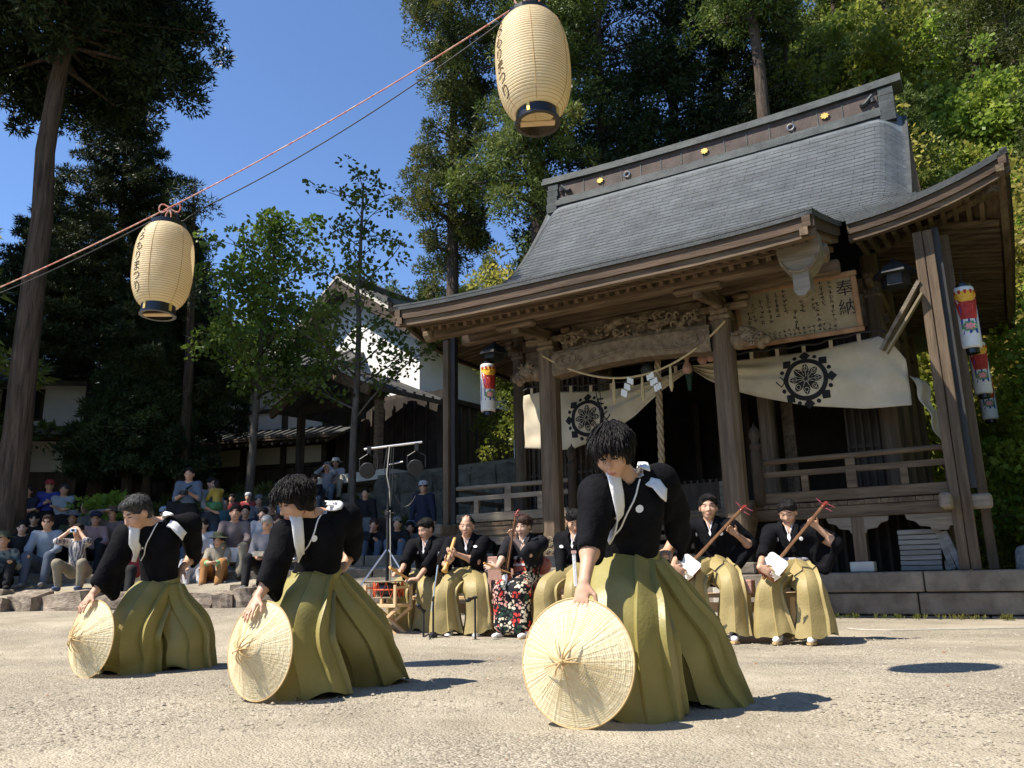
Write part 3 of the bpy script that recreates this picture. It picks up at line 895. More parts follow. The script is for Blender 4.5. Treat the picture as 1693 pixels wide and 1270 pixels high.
# dragon carving above the beam
dr = MB()
rr = random.Random(5)
body = [(-1.15 + 2.3 * t, CV - .05 - .07 * math.sin(t * 19), 4.47 + .09 * math.sin(t * 14 + 1) + .10 * (1 - (2 * t - 1) ** 2)) for t in np.linspace(0, 1, 60)]
dr.tube(body, [.035 + .035 * math.sin(math.pi * t) for t in np.linspace(0, 1, 60)], 7)
for k in range(70):
    bx = rr.uniform(-1.2, 1.2); bz = 4.37 + rr.random() * .26 * (1.15 - abs(bx) * .35)
    a0 = rr.random() * 6.28; r0 = rr.uniform(.03, .085); turn = rr.choice([-1, 1])
    pts = [(bx + r0 * (1 - .75 * t) * math.cos(a0 + turn * 4.6 * t), CV - .1 - rr.random() * .02 - .05 * math.sin(3 * t), bz + r0 * (1 - .75 * t) * math.sin(a0 + turn * 4.6 * t)) for t in np.linspace(0, 1, 8)]
    dr.tube(pts, [.022 * (1 - .6 * t) + .004 for t in np.linspace(0, 1, 8)], 5)
dr.box((0, CV + .06, 4.52), (2.5, .05, .5), None)
dr.build('dragon_carving', M['wood_carve'], T)

# purlins, tie beams and bracket blocks
def bracket(u, v, z, sc=1.0, name='bracket'):
    b = MB()
    b.box((u, v, z + .05 * sc), (.36 * sc, .36 * sc, .10 * sc), bev=.03)
    b.box((u, v, z + .14 * sc), (.30 * sc, .30 * sc, .08 * sc))
    b.box((u, v, z + .24 * sc), (.95 * sc, .13 * sc, .13 * sc), bev=.03)
    b.box((u, v - .1, z + .24 * sc), (.13 * sc, .9 * sc, .13 * sc), bev=.03)
    br = b.build(name, M['wood_carve'], T)
    for du in (-.4, 0, .4):
        MB().box((u + du * sc, v, z + .36 * sc), (.19 * sc, .19 * sc, .11 * sc), bev=.03).build('bearing_block', M['wood_u'], br)
    MB().box((u, v - .48 * sc, z + .36 * sc), (.19 * sc, .19 * sc, .11 * sc), bev=.03).build('bearing_block', M['wood_u'], br)
    return br
for s in (-1, 1): bracket(s * CU, CV, 4.36, .9)
MB().box((0, CV, 4.86), (6.5, .17, .2), bev=.02).build('purlin', M['wood_u'], T)
MB().box((0, -2.0, 4.70), (6.16, .2, .22), bev=.03).build('purlin', M['wood_u'], T)
for s in (-1, 1):
    MB().lathe([(.0, 0), (.10, .005), (.135, .03), (.135, .16), (.10, .19), (0, .2)], 16, (s * 3.09, -2.0, 4.70), rot_to((0, 1, 0)) @ np.array([[0, 0, 1], [0, 1, 0], [-1, 0, 0]]) if False else np.array([[0, 0, s], [0, 1, 0], [1, 0, 0]], float)).build('purlin_nose', M['wood_carve'], T)
    # bracket arms carrying the outer purlin
    MB().beam((s * CU, CV, 4.66), (s * CU, -2.05, 4.50), .14, .18, bev=.02).build('bracket_arm', M['wood_v'], T)
    MB().box((s * CU, -2.0, 4.55), (.7, .16, .09), bev=.03).build('bracket_arm', M['wood_u'], T)
    # curved link beam back to the hall
    pts = [(s * CU, CV + 2.2 * t, 4.25 + .28 * math.sin(math.pi * t) + .25 * t) for t in np.linspace(0, 1, 10)]
    MB().tube(pts, .13, 8, flat=1.3).build('link_beam', M['wood_v'], T)
    # carved beast head on the outer side of each column
    bh = MB()
    bx = s * (CU + .34)
    for (dx, dy, dz, r) in [(-.12, 0, 0, .15), (.05, -.02, .03, .16), (.2, -.02, -.03, .12), (.3, -.02, -.05, .075), (.0, -.1, .12, .07), (.0, .08, .12, .07), (.22, -.02, -.12, .07)]:
        nz = [(0.001, -1), (.5, -.85), (.87, -.5), (1, 0), (.87, .5), (.5, .85), (.001, 1)]
        bh.lathe([(a * r, b * r) for a, b in nz], 10, (bx + s * dx, CV + dy, 4.02 + dz), None, 0, False)
    for k in range(16):
        a0 = rr.random() * 6.28
        cx, cz = bx + s * rr.uniform(-.12, .25), 4.02 + rr.uniform(-.12, .15)
        bh.tube([(cx + .05 * (1 - .7 * t) * math.cos(a0 + 4 * t), CV - .15 - .02 * rr.random(), cz + .05 * (1 - .7 * t) * math.sin(a0 + 4 * t)) for t in np.linspace(0, 1, 7)], .016, 5)
    bh.build('beast_head_carving', M['wood_carve'], T, True)
# rounded pendant block at the right end of the outer purlin
poly = [(-.25, .36), (.25, .36), (.27, .15), (.24, .0), (.17, -.1), (.1, -.15), (.1, -.38), (.03, -.46), (-.05, -.46), (-.1, -.38), (-.1, -.15), (-.17, -.1), (-.24, .0), (-.27, .15)]
pd = fix_normals(MB().prism(poly, -2.42, -2.14, lambda a, b, t: (2.98 + a, t, 4.50 + b)).build('verge_pendant', M['wood_grey'], T))
MB().tube([(2.98 + .235 * math.cos(a), -2.43, 4.60 + .24 * math.sin(a)) for a in np.linspace(-2.9, -.24, 14)], .018, 6).build('pendant_rim', M['wood_carve'], pd)

# --- hall: floor, posts, walls
FZ = 1.63
HW, V0, V1 = 3.4, 1.35, 7.2
for u in (-HW, -1.5, 1.5, HW):
    column(u, V0, FZ, 5.75, .26)
for s in (-1, 1):
    for v in (3.3, 5.2, V1): column(s * HW, v, FZ, 5.75, .26)
for z, h in ((5.25, .24), (4.62, .16), (FZ + .10, .16)):
    MB().box((0, V0 - .005, z), (7.2, .15, h)).build('lintel', M['wood_u'], T) if z > 2 else None
    for s in (-1, 1): MB().box((s * (HW - .004), 4.2, z), (.15, 5.9, h)).build('lintel', M['wood_v'], T)
for s in (-1, 1):
    for v in np.arange(1.6, 7.1, .28):
        MB().box((s * (HW + .0), v, 3.3), (.04, .27, 2.5)).build('wall_board', M['wood_dark'], T)
    bracket(s * HW, V0, 5.0, .8)
    bracket(s * 1.5, V0, 5.0, .8)
MB().box((0, V0 + .02, 4.94), (6.9, .05, .5)).build('frieze_board', M['wood_carve'], T)
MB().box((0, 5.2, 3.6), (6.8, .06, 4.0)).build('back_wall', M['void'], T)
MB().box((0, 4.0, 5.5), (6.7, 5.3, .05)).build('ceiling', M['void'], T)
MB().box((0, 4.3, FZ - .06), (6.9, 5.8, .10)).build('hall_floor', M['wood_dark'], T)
# lattice doors in the side bays and things glimpsed inside
for u0, u1 in ((-3.25, -1.65), (2.75, 3.25)):
    lt = MB()
    for u in np.arange(u0, u1, .115): lt.box((u, V0 + .05, 3.1), (.035, .04, 2.9))
    for z in (1.8, 2.6, 3.4, 4.2, 4.5): lt.box(((u0 + u1) / 2, V0 + .075, z), (u1 - u0, .04, .06))
    lt.box(((u0 + u1) / 2, V0 + .12, 3.1), (u1 - u0, .02, 2.9))
    lt.build('lattice_door', M['wood_dark'], T)
MB().box((1.78, V0 + .3, 3.1), (.2, .08, 2.9)).build('folded_door', M['wood_v'], T)
for u in (-.8, -.3, .3, .8):
    MB().box((u, 4.6, 3.0), (.12, .12, 2.6)).build('inner_post', M['wood_dark'], T)
MB().box((0, 4.5, 2.2), (2.2, .5, .8)).build('altar_table', M['wood_dark'], T)
ob = thing('offering_box', 'grey wooden offering box inside the dark shrine doorway', 'offering box')
ob.parent = None
_c = TEU * 0.35 + TEV * 1.1 + TO
ob.location = (_c[0], _c[1], FZ); ob.rotation_euler = temple.rotation_euler
MB().box((0, 0, .27), (1.0, .5, .5), bev=.012).build('box_body', M['wood_dark'], ob)
for k in range(9): MB().box((-.44 + .11 * k, 0, .54), (.04, .48, .05)).build('slat', M['wood_dark'], ob)
for k in (-.42, .42): MB().box((k, -.26, .27), (.07, .03, .5)).build('corner_strap', M['wood_grey'], ob)

# --- veranda
VO = 4.2
def planks(u0, u1, v0, v1, n_along_u, name='floor_plank'):
    L = (u1 - u0) / n_along_u
    for k in range(n_along_u):
        MB().box((u0 + (k + .5) * L, (v0 + v1) / 2, FZ - .03 + random.uniform(-.003, .003)), (L - .008, v1 - v0, .06)).build(name, M['wood_v'], T)
planks(1.5, VO, -.02, 1.3, 12)
planks(-VO, -1.5, -.02, 1.3, 12)
MB().box((0, .68, FZ - .035), (2.98, 1.25, .06)).build('floor_plank', M['wood_v'], T)
for s in (-1, 1):
    MB().box((s * (VO + HW) / 2, 4.3, FZ - .03), (VO - HW, 5.9, .06)).build('floor_plank', M['wood_u'], T)
    MB().box((s * 2.87, .06, FZ - .15), (2.78, .13, .17), bev=.01).build('veranda_beam', M['wood_u'], T)
    MB().box((s * (VO - .06), 4.2, FZ - .15), (.13, 7.9, .17)).build('veranda_beam', M['wood_v'], T)
    MB().box((s * (VO + .22), .06, FZ - .11), (.5, .15, .2), bev=.03).build('beam_nose', M['wood_grey'], T)
    MB().box((s * (VO - .06), -.26, FZ - .11), (.15, .5, .2), bev=.03).build('beam_nose', M['wood_grey'], T)
    for u in (2.95,):
        p = MB().box((s * u, .1, (FZ - .24 + PZ + .14) / 2), (.17, .17, FZ - .24 - PZ - .14)).build('veranda_post', M['wood_z'], T)
        MB().box((s * u, .1, PZ + .07), (.32, .26, .14), bev=.012).build('post_footing', M['concrete'], p)
    p = MB().box((s * 4.1, .45, (FZ - .24 + PZ + .14) / 2), (.15, .15, FZ - .24 - PZ - .14)).build('veranda_post', M['wood_z'], T)
    MB().box((s * 4.1, .45, PZ + .07), (.26, .26, .14), bev=.012).build('post_footing', M['concrete'], p)
    # curly bracket boards below the veranda beam
    for u in (2.95, 4.0):
        poly = [(-.42, .1), (.42, .1), (.4, .03), (.3, .0), (.25, -.06), (.12, -.08), (.1, -.13), (-.1, -.13), (-.12, -.08), (-.25, -.06), (-.3, 0), (-.4, .03)]
        fix_normals(MB().prism(poly, .0, .07, lambda a, b, t, u=u, s=s: (s * u + a, .02 + t, FZ - .34 + b)).build('cloud_bracket', M['wood_grey'], T))
    for k in range(16):
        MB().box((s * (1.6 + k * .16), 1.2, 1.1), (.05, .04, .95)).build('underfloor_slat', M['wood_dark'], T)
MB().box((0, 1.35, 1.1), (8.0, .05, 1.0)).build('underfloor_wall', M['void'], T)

# railing
for s in (-1, 1):
    u0, u1 = (1.66, 4.22) if s > 0 else (1.66, 3.98)
    m = M['wood_grey'] if s < 0 else M['wood_u']
    MB().tube([(s * u0, .06, 2.29), (s * (u0 + u1) / 2, .06, 2.29), (s * (u1 + .12), .06, 2.30)], .042, 10).build('top_rail', m, T)
    MB().box((s * (u0 + u1 + .14) / 2, .06, 2.09), (u1 - u0 + .14, .075, .085)).build('middle_rail', m, T)
    MB().box((s * (u0 + u1 + .1) / 2, .06, 1.73), (u1 - u0 + .1, .11, .16), bev=.01).build('bottom_rail', m, T)
    for q in np.arange(u0 + .62, u1 - .1, .68):
        MB().box((s * q, .06, 1.93), (.10, .07, .235)).build('rail_block', m, T)
    for q in (u0 + 1.28, ):
        MB().box((s * q, .06, 2.2), (.13, .08, .13)).build('rail_block', m, T)
        MB().box((s * q, .058, 1.95), (.14, .10, .27)).build('rail_block', m, T)
    # newel with onion finial
    nw = MB().lathe([(.085, FZ), (.085, 2.42), (.075, 2.44), (.075, 2.5), (.095, 2.52), (.095, 2.56), (.06, 2.6), (.06, 2.64), (.088, 2.7), (.09, 2.76), (.06, 2.83), (.02, 2.87), (.004, 2.92)], 16, (s * 1.6, .0, 0)).build('newel_post', M['wood_dark'], T, True)
    # side railings
    MB().tube([(s * 4.15, .06, 2.29), (s * 4.15, 7.0, 2.29)], .042, 8).build('top_rail', m, T)
    MB().box((s * 4.15, 3.5, 2.09), (.07, 6.9, .085)).build('middle_rail', m, T)
    MB().box((s * 4.15, 3.5, 1.73), (.11, 6.9, .16)).build('bottom_rail', m, T)
    for q in np.arange(.7, 7, .9): MB().box((s * 4.15, q, 1.95), (.07, .11, .27)).build('rail_block', m, T)

# stairs
for k in range(6):
    z = PZ + (k + 1) * (FZ - PZ) / 6.5
    st = MB().box((0, -.78 + k * .14, z - .04), (2.9, .24, .08), bev=.008).build('stair_tread', M['wood_u'], T)
for s in (-1, 1):
    MB().beam((s * 1.5, -.95, PZ + .08), (s * 1.5, .0, FZ - .02), .09, .3).build('stair_string', M['wood_v'], T)

# outer posts that carry the winter screens (two square posts with a channel between)
def screen_post(u, v, z0, z1, n=2, m=None):
    p = None
    for k in range(n):
        q = MB().box((u + (k - (n - 1) / 2) * .135, v, (z0 + z1) / 2), (.125, .15, z1 - z0), bev=.008).build('screen_post', m or M['wood_z'], T)
    return q
screen_post(4.3, .0, PZ, 5.46, 2)
MB().box((4.3, .10, 3.0), (.14, .1, 4.7)).build('screen_channel', M['post_black'], T)
MB().box((4.47, .06, 3.6), (.09, .12, 3.8)).build('screen_channel', M['post_black'], T)
screen_post(4.56, .45, PZ, 5.5, 1)
screen_post(-4.27, .0, PZ, 5.25, 1)
MB().box((-4.145, .05, 3.35), (.10, .12, 3.9)).build('screen_channel', M['post_black'], T)
MB().box((-4.2, 2.75, 3.2), (.2, .2, 5.4)).build('screen_post', M['post_black'], T)
MB().tube([(-4.32, 2.6, 1.7), (-4.32, 2.6, 3.6)], .02, 6).build('drain_pipe', M['chrome'], T)

# ------------------------------------------------------------------ cloth, plaque, ropes and lanterns on the shrine
def on_temple(o):
    o.location = temple.location; o.rotation_euler = temple.rotation_euler
    return o
def t_thing(name, label, cat, group=None):
    return on_temple(thing(name, label, cat, group=group))

CURT = {
    -1: dict(u0=-2.72, u1=0.5, top=([0, .12, .3, .5, .7, .88, 1], [3.98, 4.0, 3.93, 3.86, 3.86, 3.95, 4.03]), bot=([0, .15, .3, .5, .69, .85, 1], [2.98, 2.90, 2.86, 3.02, 3.33, 3.72, 3.97]), g=1.0),
    1: dict(u0=0.58, u1=3.84, top=([0, .12, .32, .6, .9, .95, 1], [4.06, 4.05, 4.03, 4.0, 4.08, 3.95, 3.66]), bot=([0, .08, .18, .33, .55, .8, 1], [4.0, 3.78, 3.58, 3.38, 3.15, 3.0, 2.97]), g=0.0)}
def curtain_v(c, s, t):
    near = np.abs(s - c['g'])                          # 0 at the gather
    pull = np.exp(-near * 3.2)
    return 0.30 - 0.10 * np.sin(math.pi * np.clip(t, 0, 1)) * np.sin(math.pi * np.clip(s, 0, 1)) - 0.035 * pull * np.sin(t * 22 + s * 3) \
        - 0.014 * np.sin(t * 13 + s * 9 + 1.5 * np.sin(s * 5)) - 0.010 * np.sin(s * 27 + t * 6) - 0.016 * np.abs(np.sin(t * 6 - s * 11)) ** 3
def curtain_pt(c, s, t):
    zt = np.interp(s, *c['top']); zb = np.interp(s, *c['bot'])
    return np.stack([c['u0'] + s * (c['u1'] - c['u0']), curtain_v(c, s, t), zt + (zb - zt) * t], -1)
def curtain_uz(c, u, z, off):
    s = (u - c['u0']) / (c['u1'] - c['u0']); zt = np.interp(s, *c['top']); zb = np.interp(s, *c['bot'])
    t = (zt - z) / (zt - zb)
    return (u, float(curtain_v(c, s, t)) - off, z)
def crest(c, uc, zc, R, parent):
    mb = MB(); k = R / .46
    f = lambda a, b, off=.010: curtain_uz(c, uc + a * k, zc + b * k, off)
    n = 40
    for i in range(n):
        a0, a1 = 2 * math.pi * i / n, 2 * math.pi * (i + 1) / n
        mb.add([f(.265 * math.cos(a0), .265 * math.sin(a0)), f(.335 * math.cos(a0), .335 * math.sin(a0)), f(.335 * math.cos(a1), .335 * math.sin(a1)), f(.265 * math.cos(a1), .265 * math.sin(a1))], [(0, 1, 2, 3)])
    def rotp(r, s, a): return (r * math.cos(a) - s * math.sin(a), r * math.sin(a) + s * math.cos(a))
    for j in range(8):
        a = math.pi / 4 * j + math.pi / 2
        tip = [(.325, -.03), (.385, -.085), (.465, 0), (.385, .085), (.325, .03)]
        mb.add([f(*rotp(r, s, a)) for r, s in tip], [tuple(range(5))])
        b = a + math.pi / 8
        mb.add([f(*rotp(.385 + .034 * math.cos(q), .034 * math.sin(q), b)) for q in np.linspace(0, 2 * math.pi, 9)[:-1]], [tuple(range(8))])
        pet = [(.05, 0), (.10, -.045), (.17, -.055), (.225, -.03), (.25, 0), (.225, .03), (.17, .055), (.10, .045)]
        mb.add([f(*rotp(r, s, a), .012) for r, s in pet], [tuple(range(8))])
    mb.add([f(.125 * math.cos(q), .125 * math.sin(q), .014) for q in np.linspace(0, 2 * math.pi, 17)[:-1]], [tuple(range(16))])
    o = mb.build('crest', M['black_ink'], parent)
    ln = MB()
    for j in range(16):
        a = math.pi / 8 * j + math.pi / 2
        L = .245 if j % 2 == 0 else .12
        p = [(.03, -.004), (L, -.004), (L, .004), (.03, .004)]
        ln.add([f(*rotp(r, s, a), .018) for r, s in p], [(0, 1, 2, 3)])
        if j % 2 == 0:
            for q in np.linspace(0, 2 * math.pi, 11)[:-1]:
                q1 = q + .63
                ln.add([f(*rotp(.17 + r * math.cos(w), r * math.sin(w), a), .018) for r, w in ((.030, q), (.037, q), (.037, q1), (.030, q1))], [(0, 1, 2, 3)])
    ln.build('crest_line', M['cloth_cream'], o)
for s, lab in ((-1, 'cream curtain with a black wheel crest, left half, behind the left porch column'), (1, 'cream curtain with a black wheel crest, right half, below the inscribed plaque')):
    c = CURT[s]
    t = t_thing('shrine_curtain', lab, 'curtain')
    S, Tt = np.meshgrid(np.linspace(0, 1, 70), np.linspace(0, 1, 34))
    MB().sheet(curtain_pt(c, S, Tt), thick=.006).build('cloth', M['cloth_cream'], t, True)
    crest(c, (-1.36 if s < 0 else 2.42), (3.38 if s < 0 else 3.55), .455, t)
    for q in np.linspace(.06, .94, 8):
        p = curtain_pt(c, np.array(q), np.array(0.0))
        MB().box((p[0], p[1], p[2] + .045), (.055, .02, .12)).build('tab', M['cloth_cream'], t)
    pts = [curtain_pt(c, np.array(q), np.array(0.0)) + [0, 0, .095 + .03 * abs(math.sin(q * 25))] for q in np.linspace(0, 1 if s < 0 else .93, 40)]
    MB().tube(pts, .018, 6).build('hanging_rope', M['black_cable'], t)
    if s > 0:                          # loose corner hanging down at the right end
        S, Tt = np.meshgrid(np.linspace(0, 1, 8), np.linspace(0, 1, 24))
        P = np.stack([3.86 + .18 * S * (1 - .6 * Tt) + .30 * Tt + .03 * np.sin(Tt * 14), .34 + .25 * S + .03 * np.sin(S * 9 + Tt * 6), 3.42 - 1.05 * Tt - .05 * S], -1)
        MB().sheet(P, thick=.006).build('loose_corner', M['cloth_cream'], t, True)
gk = t_thing('curtain_knot', 'dark green cord knot gathering the curtain over the doorway', 'knot')
MB().lathe([(.02, .13), (.07, .08), (.09, 0), (.06, -.1), (.03, -.34), (.01, -.36)], 10, (.54, .24, 3.98)).build('knot', plain('deep_green', (.02, .06, .05)), gk, True)

# plaque with ink writing
pl = thing('votive_plaque', 'framed votive board with brushed ink writing hung below the porch roof', 'plaque')
PW, PHt = 1.80, .90
pc = (2.50, -.45, 4.46)
w0 = TO + TEU * pc[0] + TEV * pc[1]
pl.location = (w0[0], w0[1], pc[2])
pl.rotation_euler = (R_(14), 0, temple.rotation_euler.z)
MB().box((0, .02, 0), (PW - .1, .03, PHt - .1)).build('board', M['plaque'], pl)
for a, b, sz in ((0, PHt / 2 - .04, (PW + .02, .07, .075)), (0, -PHt / 2 + .04, (PW + .02, .07, .075))):
    MB().box((a, 0, b), sz, bev=.01).build('frame_rail', M['plaque_frame'], pl)
for a in (-PW / 2 + .04, PW / 2 - .04):
    MB().box((a, 0, 0), (.075, .066, PHt - .16), bev=.01).build('frame_stile', M['plaque_frame'], pl)
def writing(ch, size, x, z, parent, y=-.0, name='ink_character'):
    V, F = text_mesh(ch, size)
    if not len(V): return
    V = V - (V.min(0) + V.max(0)) / 2
    P = np.stack([x + V[:, 0], np.full(len(V), y), z + V[:, 1]], -1)
    mesh_from(name, P, F, M['black_ink'], parent)
writing('奉', .25, .72, .22, pl)
writing('納', .25, .72, -.06, pl)
rk = random.Random(3)
ink = MB()
def scribble(x, z, s):
    for q in range(rk.randint(4, 6)):
        a = rk.choice([0, 0, 1.57, 1.57, .7, 2.3]) + rk.uniform(-.15, .15)
        L = s * rk.uniform(.35, .9); w = s * .10
        cx, cz = x + rk.uniform(-.28, .28) * s, z + rk.uniform(-.35, .35) * s
        d = np.array([math.cos(a), math.sin(a)]); n = np.array([-d[1], d[0]])
        ink.add([(cx + d[0] * L / 2 * i + n[0] * w / 2 * j, 0.002, cz + d[1] * L / 2 * i + n[1] * w / 2 * j) for i, j in ((-1, -1), (1, -1), (1, 1), (-1, 1))], [(0, 1, 2, 3)])
for x, n, s, z0 in ((.52, 11, .062, .33), (.40, 5, .07, .36), (.31, 5, .07, .05), (.26, 6, .06, .34), (.1, 5, .07, .3), (-.02, 4, .07, -.0), (-.14, 5, .07, .34), (-.26, 5, .07, .3), (-.38, 6, .07, .3), (-.5, 5, .07, .24), (-.62, 4, .07, .2), (-.7, 4, .07, .1)):
    for k in range(n): scribble(x + .012 * k * 0, z0 - k * s * 1.12, s)
for k in range(16):
    for r in range(2): scribble(.44 - k * .072, -.27 - r * .062, .054)
tag(ink.build('ink_writing', M['black_ink'], pl), kind='stuff')

# a long sign board propped slantwise under the right eave
sg = t_thing('slanting_sign_board', 'long narrow wooden sign board hung slantwise beside the right corner post', 'sign board')
MB().beam((3.55, .15, 3.82), (4.18, .0, 4.72), .05, .22, (0, 1, 0)).build('board', M['wood_grey'], sg)
MB().beam((3.62, -.0, 3.72), (4.2, -.12, 4.5), .03, .14, (0, 1, 0)).build('paper_board', M['plaque'], sg)

# bell rope, bell and straw rope with paper streamers
br = t_thing('bell_rope', 'thick twisted bell rope hanging in the shrine doorway', 'rope')
for k in range(3):
    pts = [(.30 - .04 * t + .028 * math.cos(t * 26 + k * 2.09), -.55 + .028 * math.sin(t * 26 + k * 2.09), 4.02 - 1.78 * t) for t in np.linspace(0, 1, 90)]
    MB().tube(pts, .03, 6).build('rope_strand', M['rope_brown'], br, True)
MB().box((.26, -.55, 2.12), (.12, .12, .28), bev=.015).build('rope_grip', M['wood_grey'], br)
bl = t_thing('shrine_bell', 'round dark bell above the bell rope', 'bell')
MB().lathe([(.001, 4.22), (.05, 4.22), (.1, 4.17), (.12, 4.1), (.10, 4.03), (.05, 4.0), (.001, 4.0)], 14, (.1, -.5, -.2), cap=False).build('bell_body', M['iron'], bl, True)
sr = t_thing('straw_rope', 'thin sacred straw rope draped between the porch columns', 'rope')
pa, pb, pm = np.array([-1.52, -1.1, 4.26]), np.array([1.60, -1.1, 4.30]), np.array([.15, -1.0, 3.42])
pts = []
for t in np.linspace(0, 1, 40):
    pts.append((1 - t) ** 2 * pa + 2 * t * (1 - t) * (pm * 1.0 - [0, 0, .35]) + t * t * pb)
MB().tube(pts, .017, 6).build('rope', M['straw_rope'], sr)
for ti in (.40, .56, .70):
    p = pts[int(ti * 39)]
    MB().tube([p + [.0, 0, -.42 * q] for q in np.linspace(0, 1, 6)], [.012, .02, .024, .03, .034, .01], 6).build('straw_tassel', M['straw_rope'], sr)
for ti, sd in ((.47, 1), (.60, -1)):
    p = pts[int(ti * 39)]
    for k in range(3):
        x0 = k * .035 * sd
        z = [0, -.09, -.09, -.18, -.18, -.28]; xx = [0, .01, .06, .07, .12, .14]
        mb = MB()
        P0 = np.array([[p[0] + x0 + sd * -a * .9, p[1] - .02 - .01 * k, p[2] + b - .02 * k] for a, b in zip(xx, z)])
        mb.sheet(np.stack([P0, P0 + [.036, 0.008, .0]], 0), thick=.003)
        mb.build('paper_streamer', M['paper_white'], sr)
MB().tube([(-.58, -1.06, 3.52), (-.56, -1.05, 3.3), (-.53, -1.05, 3.12), (-.50, -1.05, 3.3), (-.52, -1.05, 3.52)], .008, 5).build('cord_loop', M['black_cable'], sr)
for k, (u, z) in enumerate([(.72, 3.98), (.98, 4.10), (1.12, 4.12)]):
    ga = t_thing('hanging_gourd', ['small reddish gourd charm hanging lowest above the curtain knot', 'reddish gourd charm in the middle of three beside the right column', 'reddish gourd charm nearest to the right porch column'][k], 'charm')
    MB().lathe([(.001, .14), (.04, .12), (.055, .06), (.03, 0), (.07, -.08), (.085, -.14), (.05, -.2), (.001, -.21)], 12, (u, -.35, z), cap=False).build('gourd', M['block_pink'], ga, True)

# printed paper lanterns on the shrine
M['print_blue'] = mat('print_blue', (.025, .05, .30), (.035, .07, .36), 9, .6)
M['print_red'] = mat('print_red', (.40, .03, .025), (.48, .045, .035), 9, .6)
M['print_orange'] = mat('print_orange', (.85, .42, .03), (.9, .5, .06), 9, .6)
M['print_green'] = mat('print_green', (.10, .25, .12), (.14, .32, .15), 9, .6)
M['print_pink'] = mat('print_pink', (.75, .22, .24), (.85, .4, .4), 9, .6)
M['lantern_white'] = mat('white_lantern_paper', (.74, .73, .70), (.80, .79, .77), 4, .8, .3, 40, (1, 1, 6))
def patch_on_cyl(mb, poly, r, a0):
    n = len(poly)
    c = (sum(p[0] for p in poly) / n, sum(p[1] for p in poly) / n)
    def P(x, z): a = a0 + x / r; return (r * math.cos(a), r * math.sin(a), z)
    V = [P(*c)]; m = 0
    ring = []
    for i in range(n):
        (x0, z0), (x1, z1) = poly[i], poly[(i + 1) % n]
        for q in (0, .25, .5, .75): ring.append((x0 + (x1 - x0) * q, z0 + (z1 - z0) * q))
    V += [P(*p) for p in ring]
    k = len(ring)
    half = [((p[0] + c[0]) / 2, (p[1] + c[1]) / 2) for p in ring]
    V += [P(*p) for p in half]
    F = [(1 + i, 1 + (i + 1) % k, 1 + k + (i + 1) % k, 1 + k + i) for i in range(k)] + [(0, 1 + k + i, 1 + k + (i + 1) % k) for i in range(k)]
    mb.add(V, F)
def shrine_lantern(u, v, z, label, face):
    g = 'printed paper lanterns hung under the shrine eaves'
    t = thing('printed_lantern', label, 'lantern', group=g)
    w = TO + TEU * u + TEV * v
    t.location = (w[0], w[1], z)
    R = .142; H = .92
    MB().lathe([(.10, .02), (.10, 0)] + [(R * (1 if .03 < q < .97 else .93) * (1 - .006 * (k % 2)), -H * q) for k, q in enumerate(np.linspace(0, 1, 31))] + [(.10, -H)], 24).build('paper_body', M['lantern_white'], t, True)
    MB().lathe([(.11, .05), (.115, 0), (.10, -.0)], 18, (0, 0, .005)).build('top_ring', M['lacquer'], t)
    MB().lathe([(.10, 0), (.10, -.07), (.09, -.07)], 18, (0, 0, -H)).build('bottom_ring', M['lacquer'], t)
    MB().tube([(0, 0, .05), (0, 0, .3)], .008, 5).build('cord', M['black_cable'], t)
    r = R + .003
    for name, m, poly, dr in (('blue_print', 'print_blue', [(-.20, -.72), (.20, -.72), (.20, -.3), (-.20, -.3)], 0),
                              ('red_print', 'print_red', [(-.11, -.5), (.12, -.5), (.19, -.15), (-.19, -.15)], .003),
                              ('orange_print', 'print_orange', [(-.20, -.07), (.20, -.07), (.20, -.14), (.07, -.235), (-.07, -.235), (-.20, -.14)], .006),
                              ('green_print', 'print_green', [(.13 * math.cos(a) * (1 if k % 2 else .72), -.61 + .085 * math.sin(a) * (1 if k % 2 else .72)) for k, a in enumerate(np.linspace(0, 6.283, 17)[:-1])], .0065),
                              ('flower_print', 'print_pink', [(.085 * math.cos(a) * (1 if k % 2 else .6), -.61 + .062 * math.sin(a) * (1 if k % 2 else .6)) for k, a in enumerate(np.linspace(0, 6.283, 15)[:-1])], .009)):
        mb = MB(); patch_on_cyl(mb, poly, r + dr, face); mb.build(name, M[m], t)
    for q in range(5):
        mb = MB(); x = -.16 + q * .08
        patch_on_cyl(mb, [(x - .02, -.06), (x + .02, -.06), (x + .015, -.115), (x - .015, -.115)], r + .009, face)
        mb.build('red_tassel_print', M['print_red'], t)
    for q in range(4):
        mb = MB()
        patch_on_cyl(mb, [(.33, -.26 - q * .1), (.36, -.24 - q * .1), (.37, -.30 - q * .1), (.34, -.32 - q * .1)], r + .002, face)
        mb.build('ink_mark', M['black_ink'], t)
    return t
shrine_lantern(-3.36, .05, 4.63, 'white paper lantern printed red and blue, alone under the left eave', R_(-72))
shrine_lantern(4.70, .45, 4.64, 'nearest and highest of the printed lanterns along the right eave', R_(-112))
shrine_lantern(4.74, 3.4, 4.5, 'middle one of the printed lanterns receding along the right eave', R_(-112))
shrine_lantern(4.77, 6.0, 4.45, 'farthest of the printed lanterns receding along the right eave', R_(-112))
il = t_thing('iron_eave_lantern', 'dark iron lantern hung under the left eave above the printed lantern', 'lantern')
MB().lathe([(.02, .34), (.05, .3), (.2, .2), (.3, .1), (.31, .06), (.2, .06), (.2, -.02), (.12, -.04)], 6, (-3.3, .2, 4.78)).build('iron_roof', M['iron'], il)
i2 = t_thing('iron_eave_lantern', 'dark iron lantern hung inside the right corner post', 'lantern')
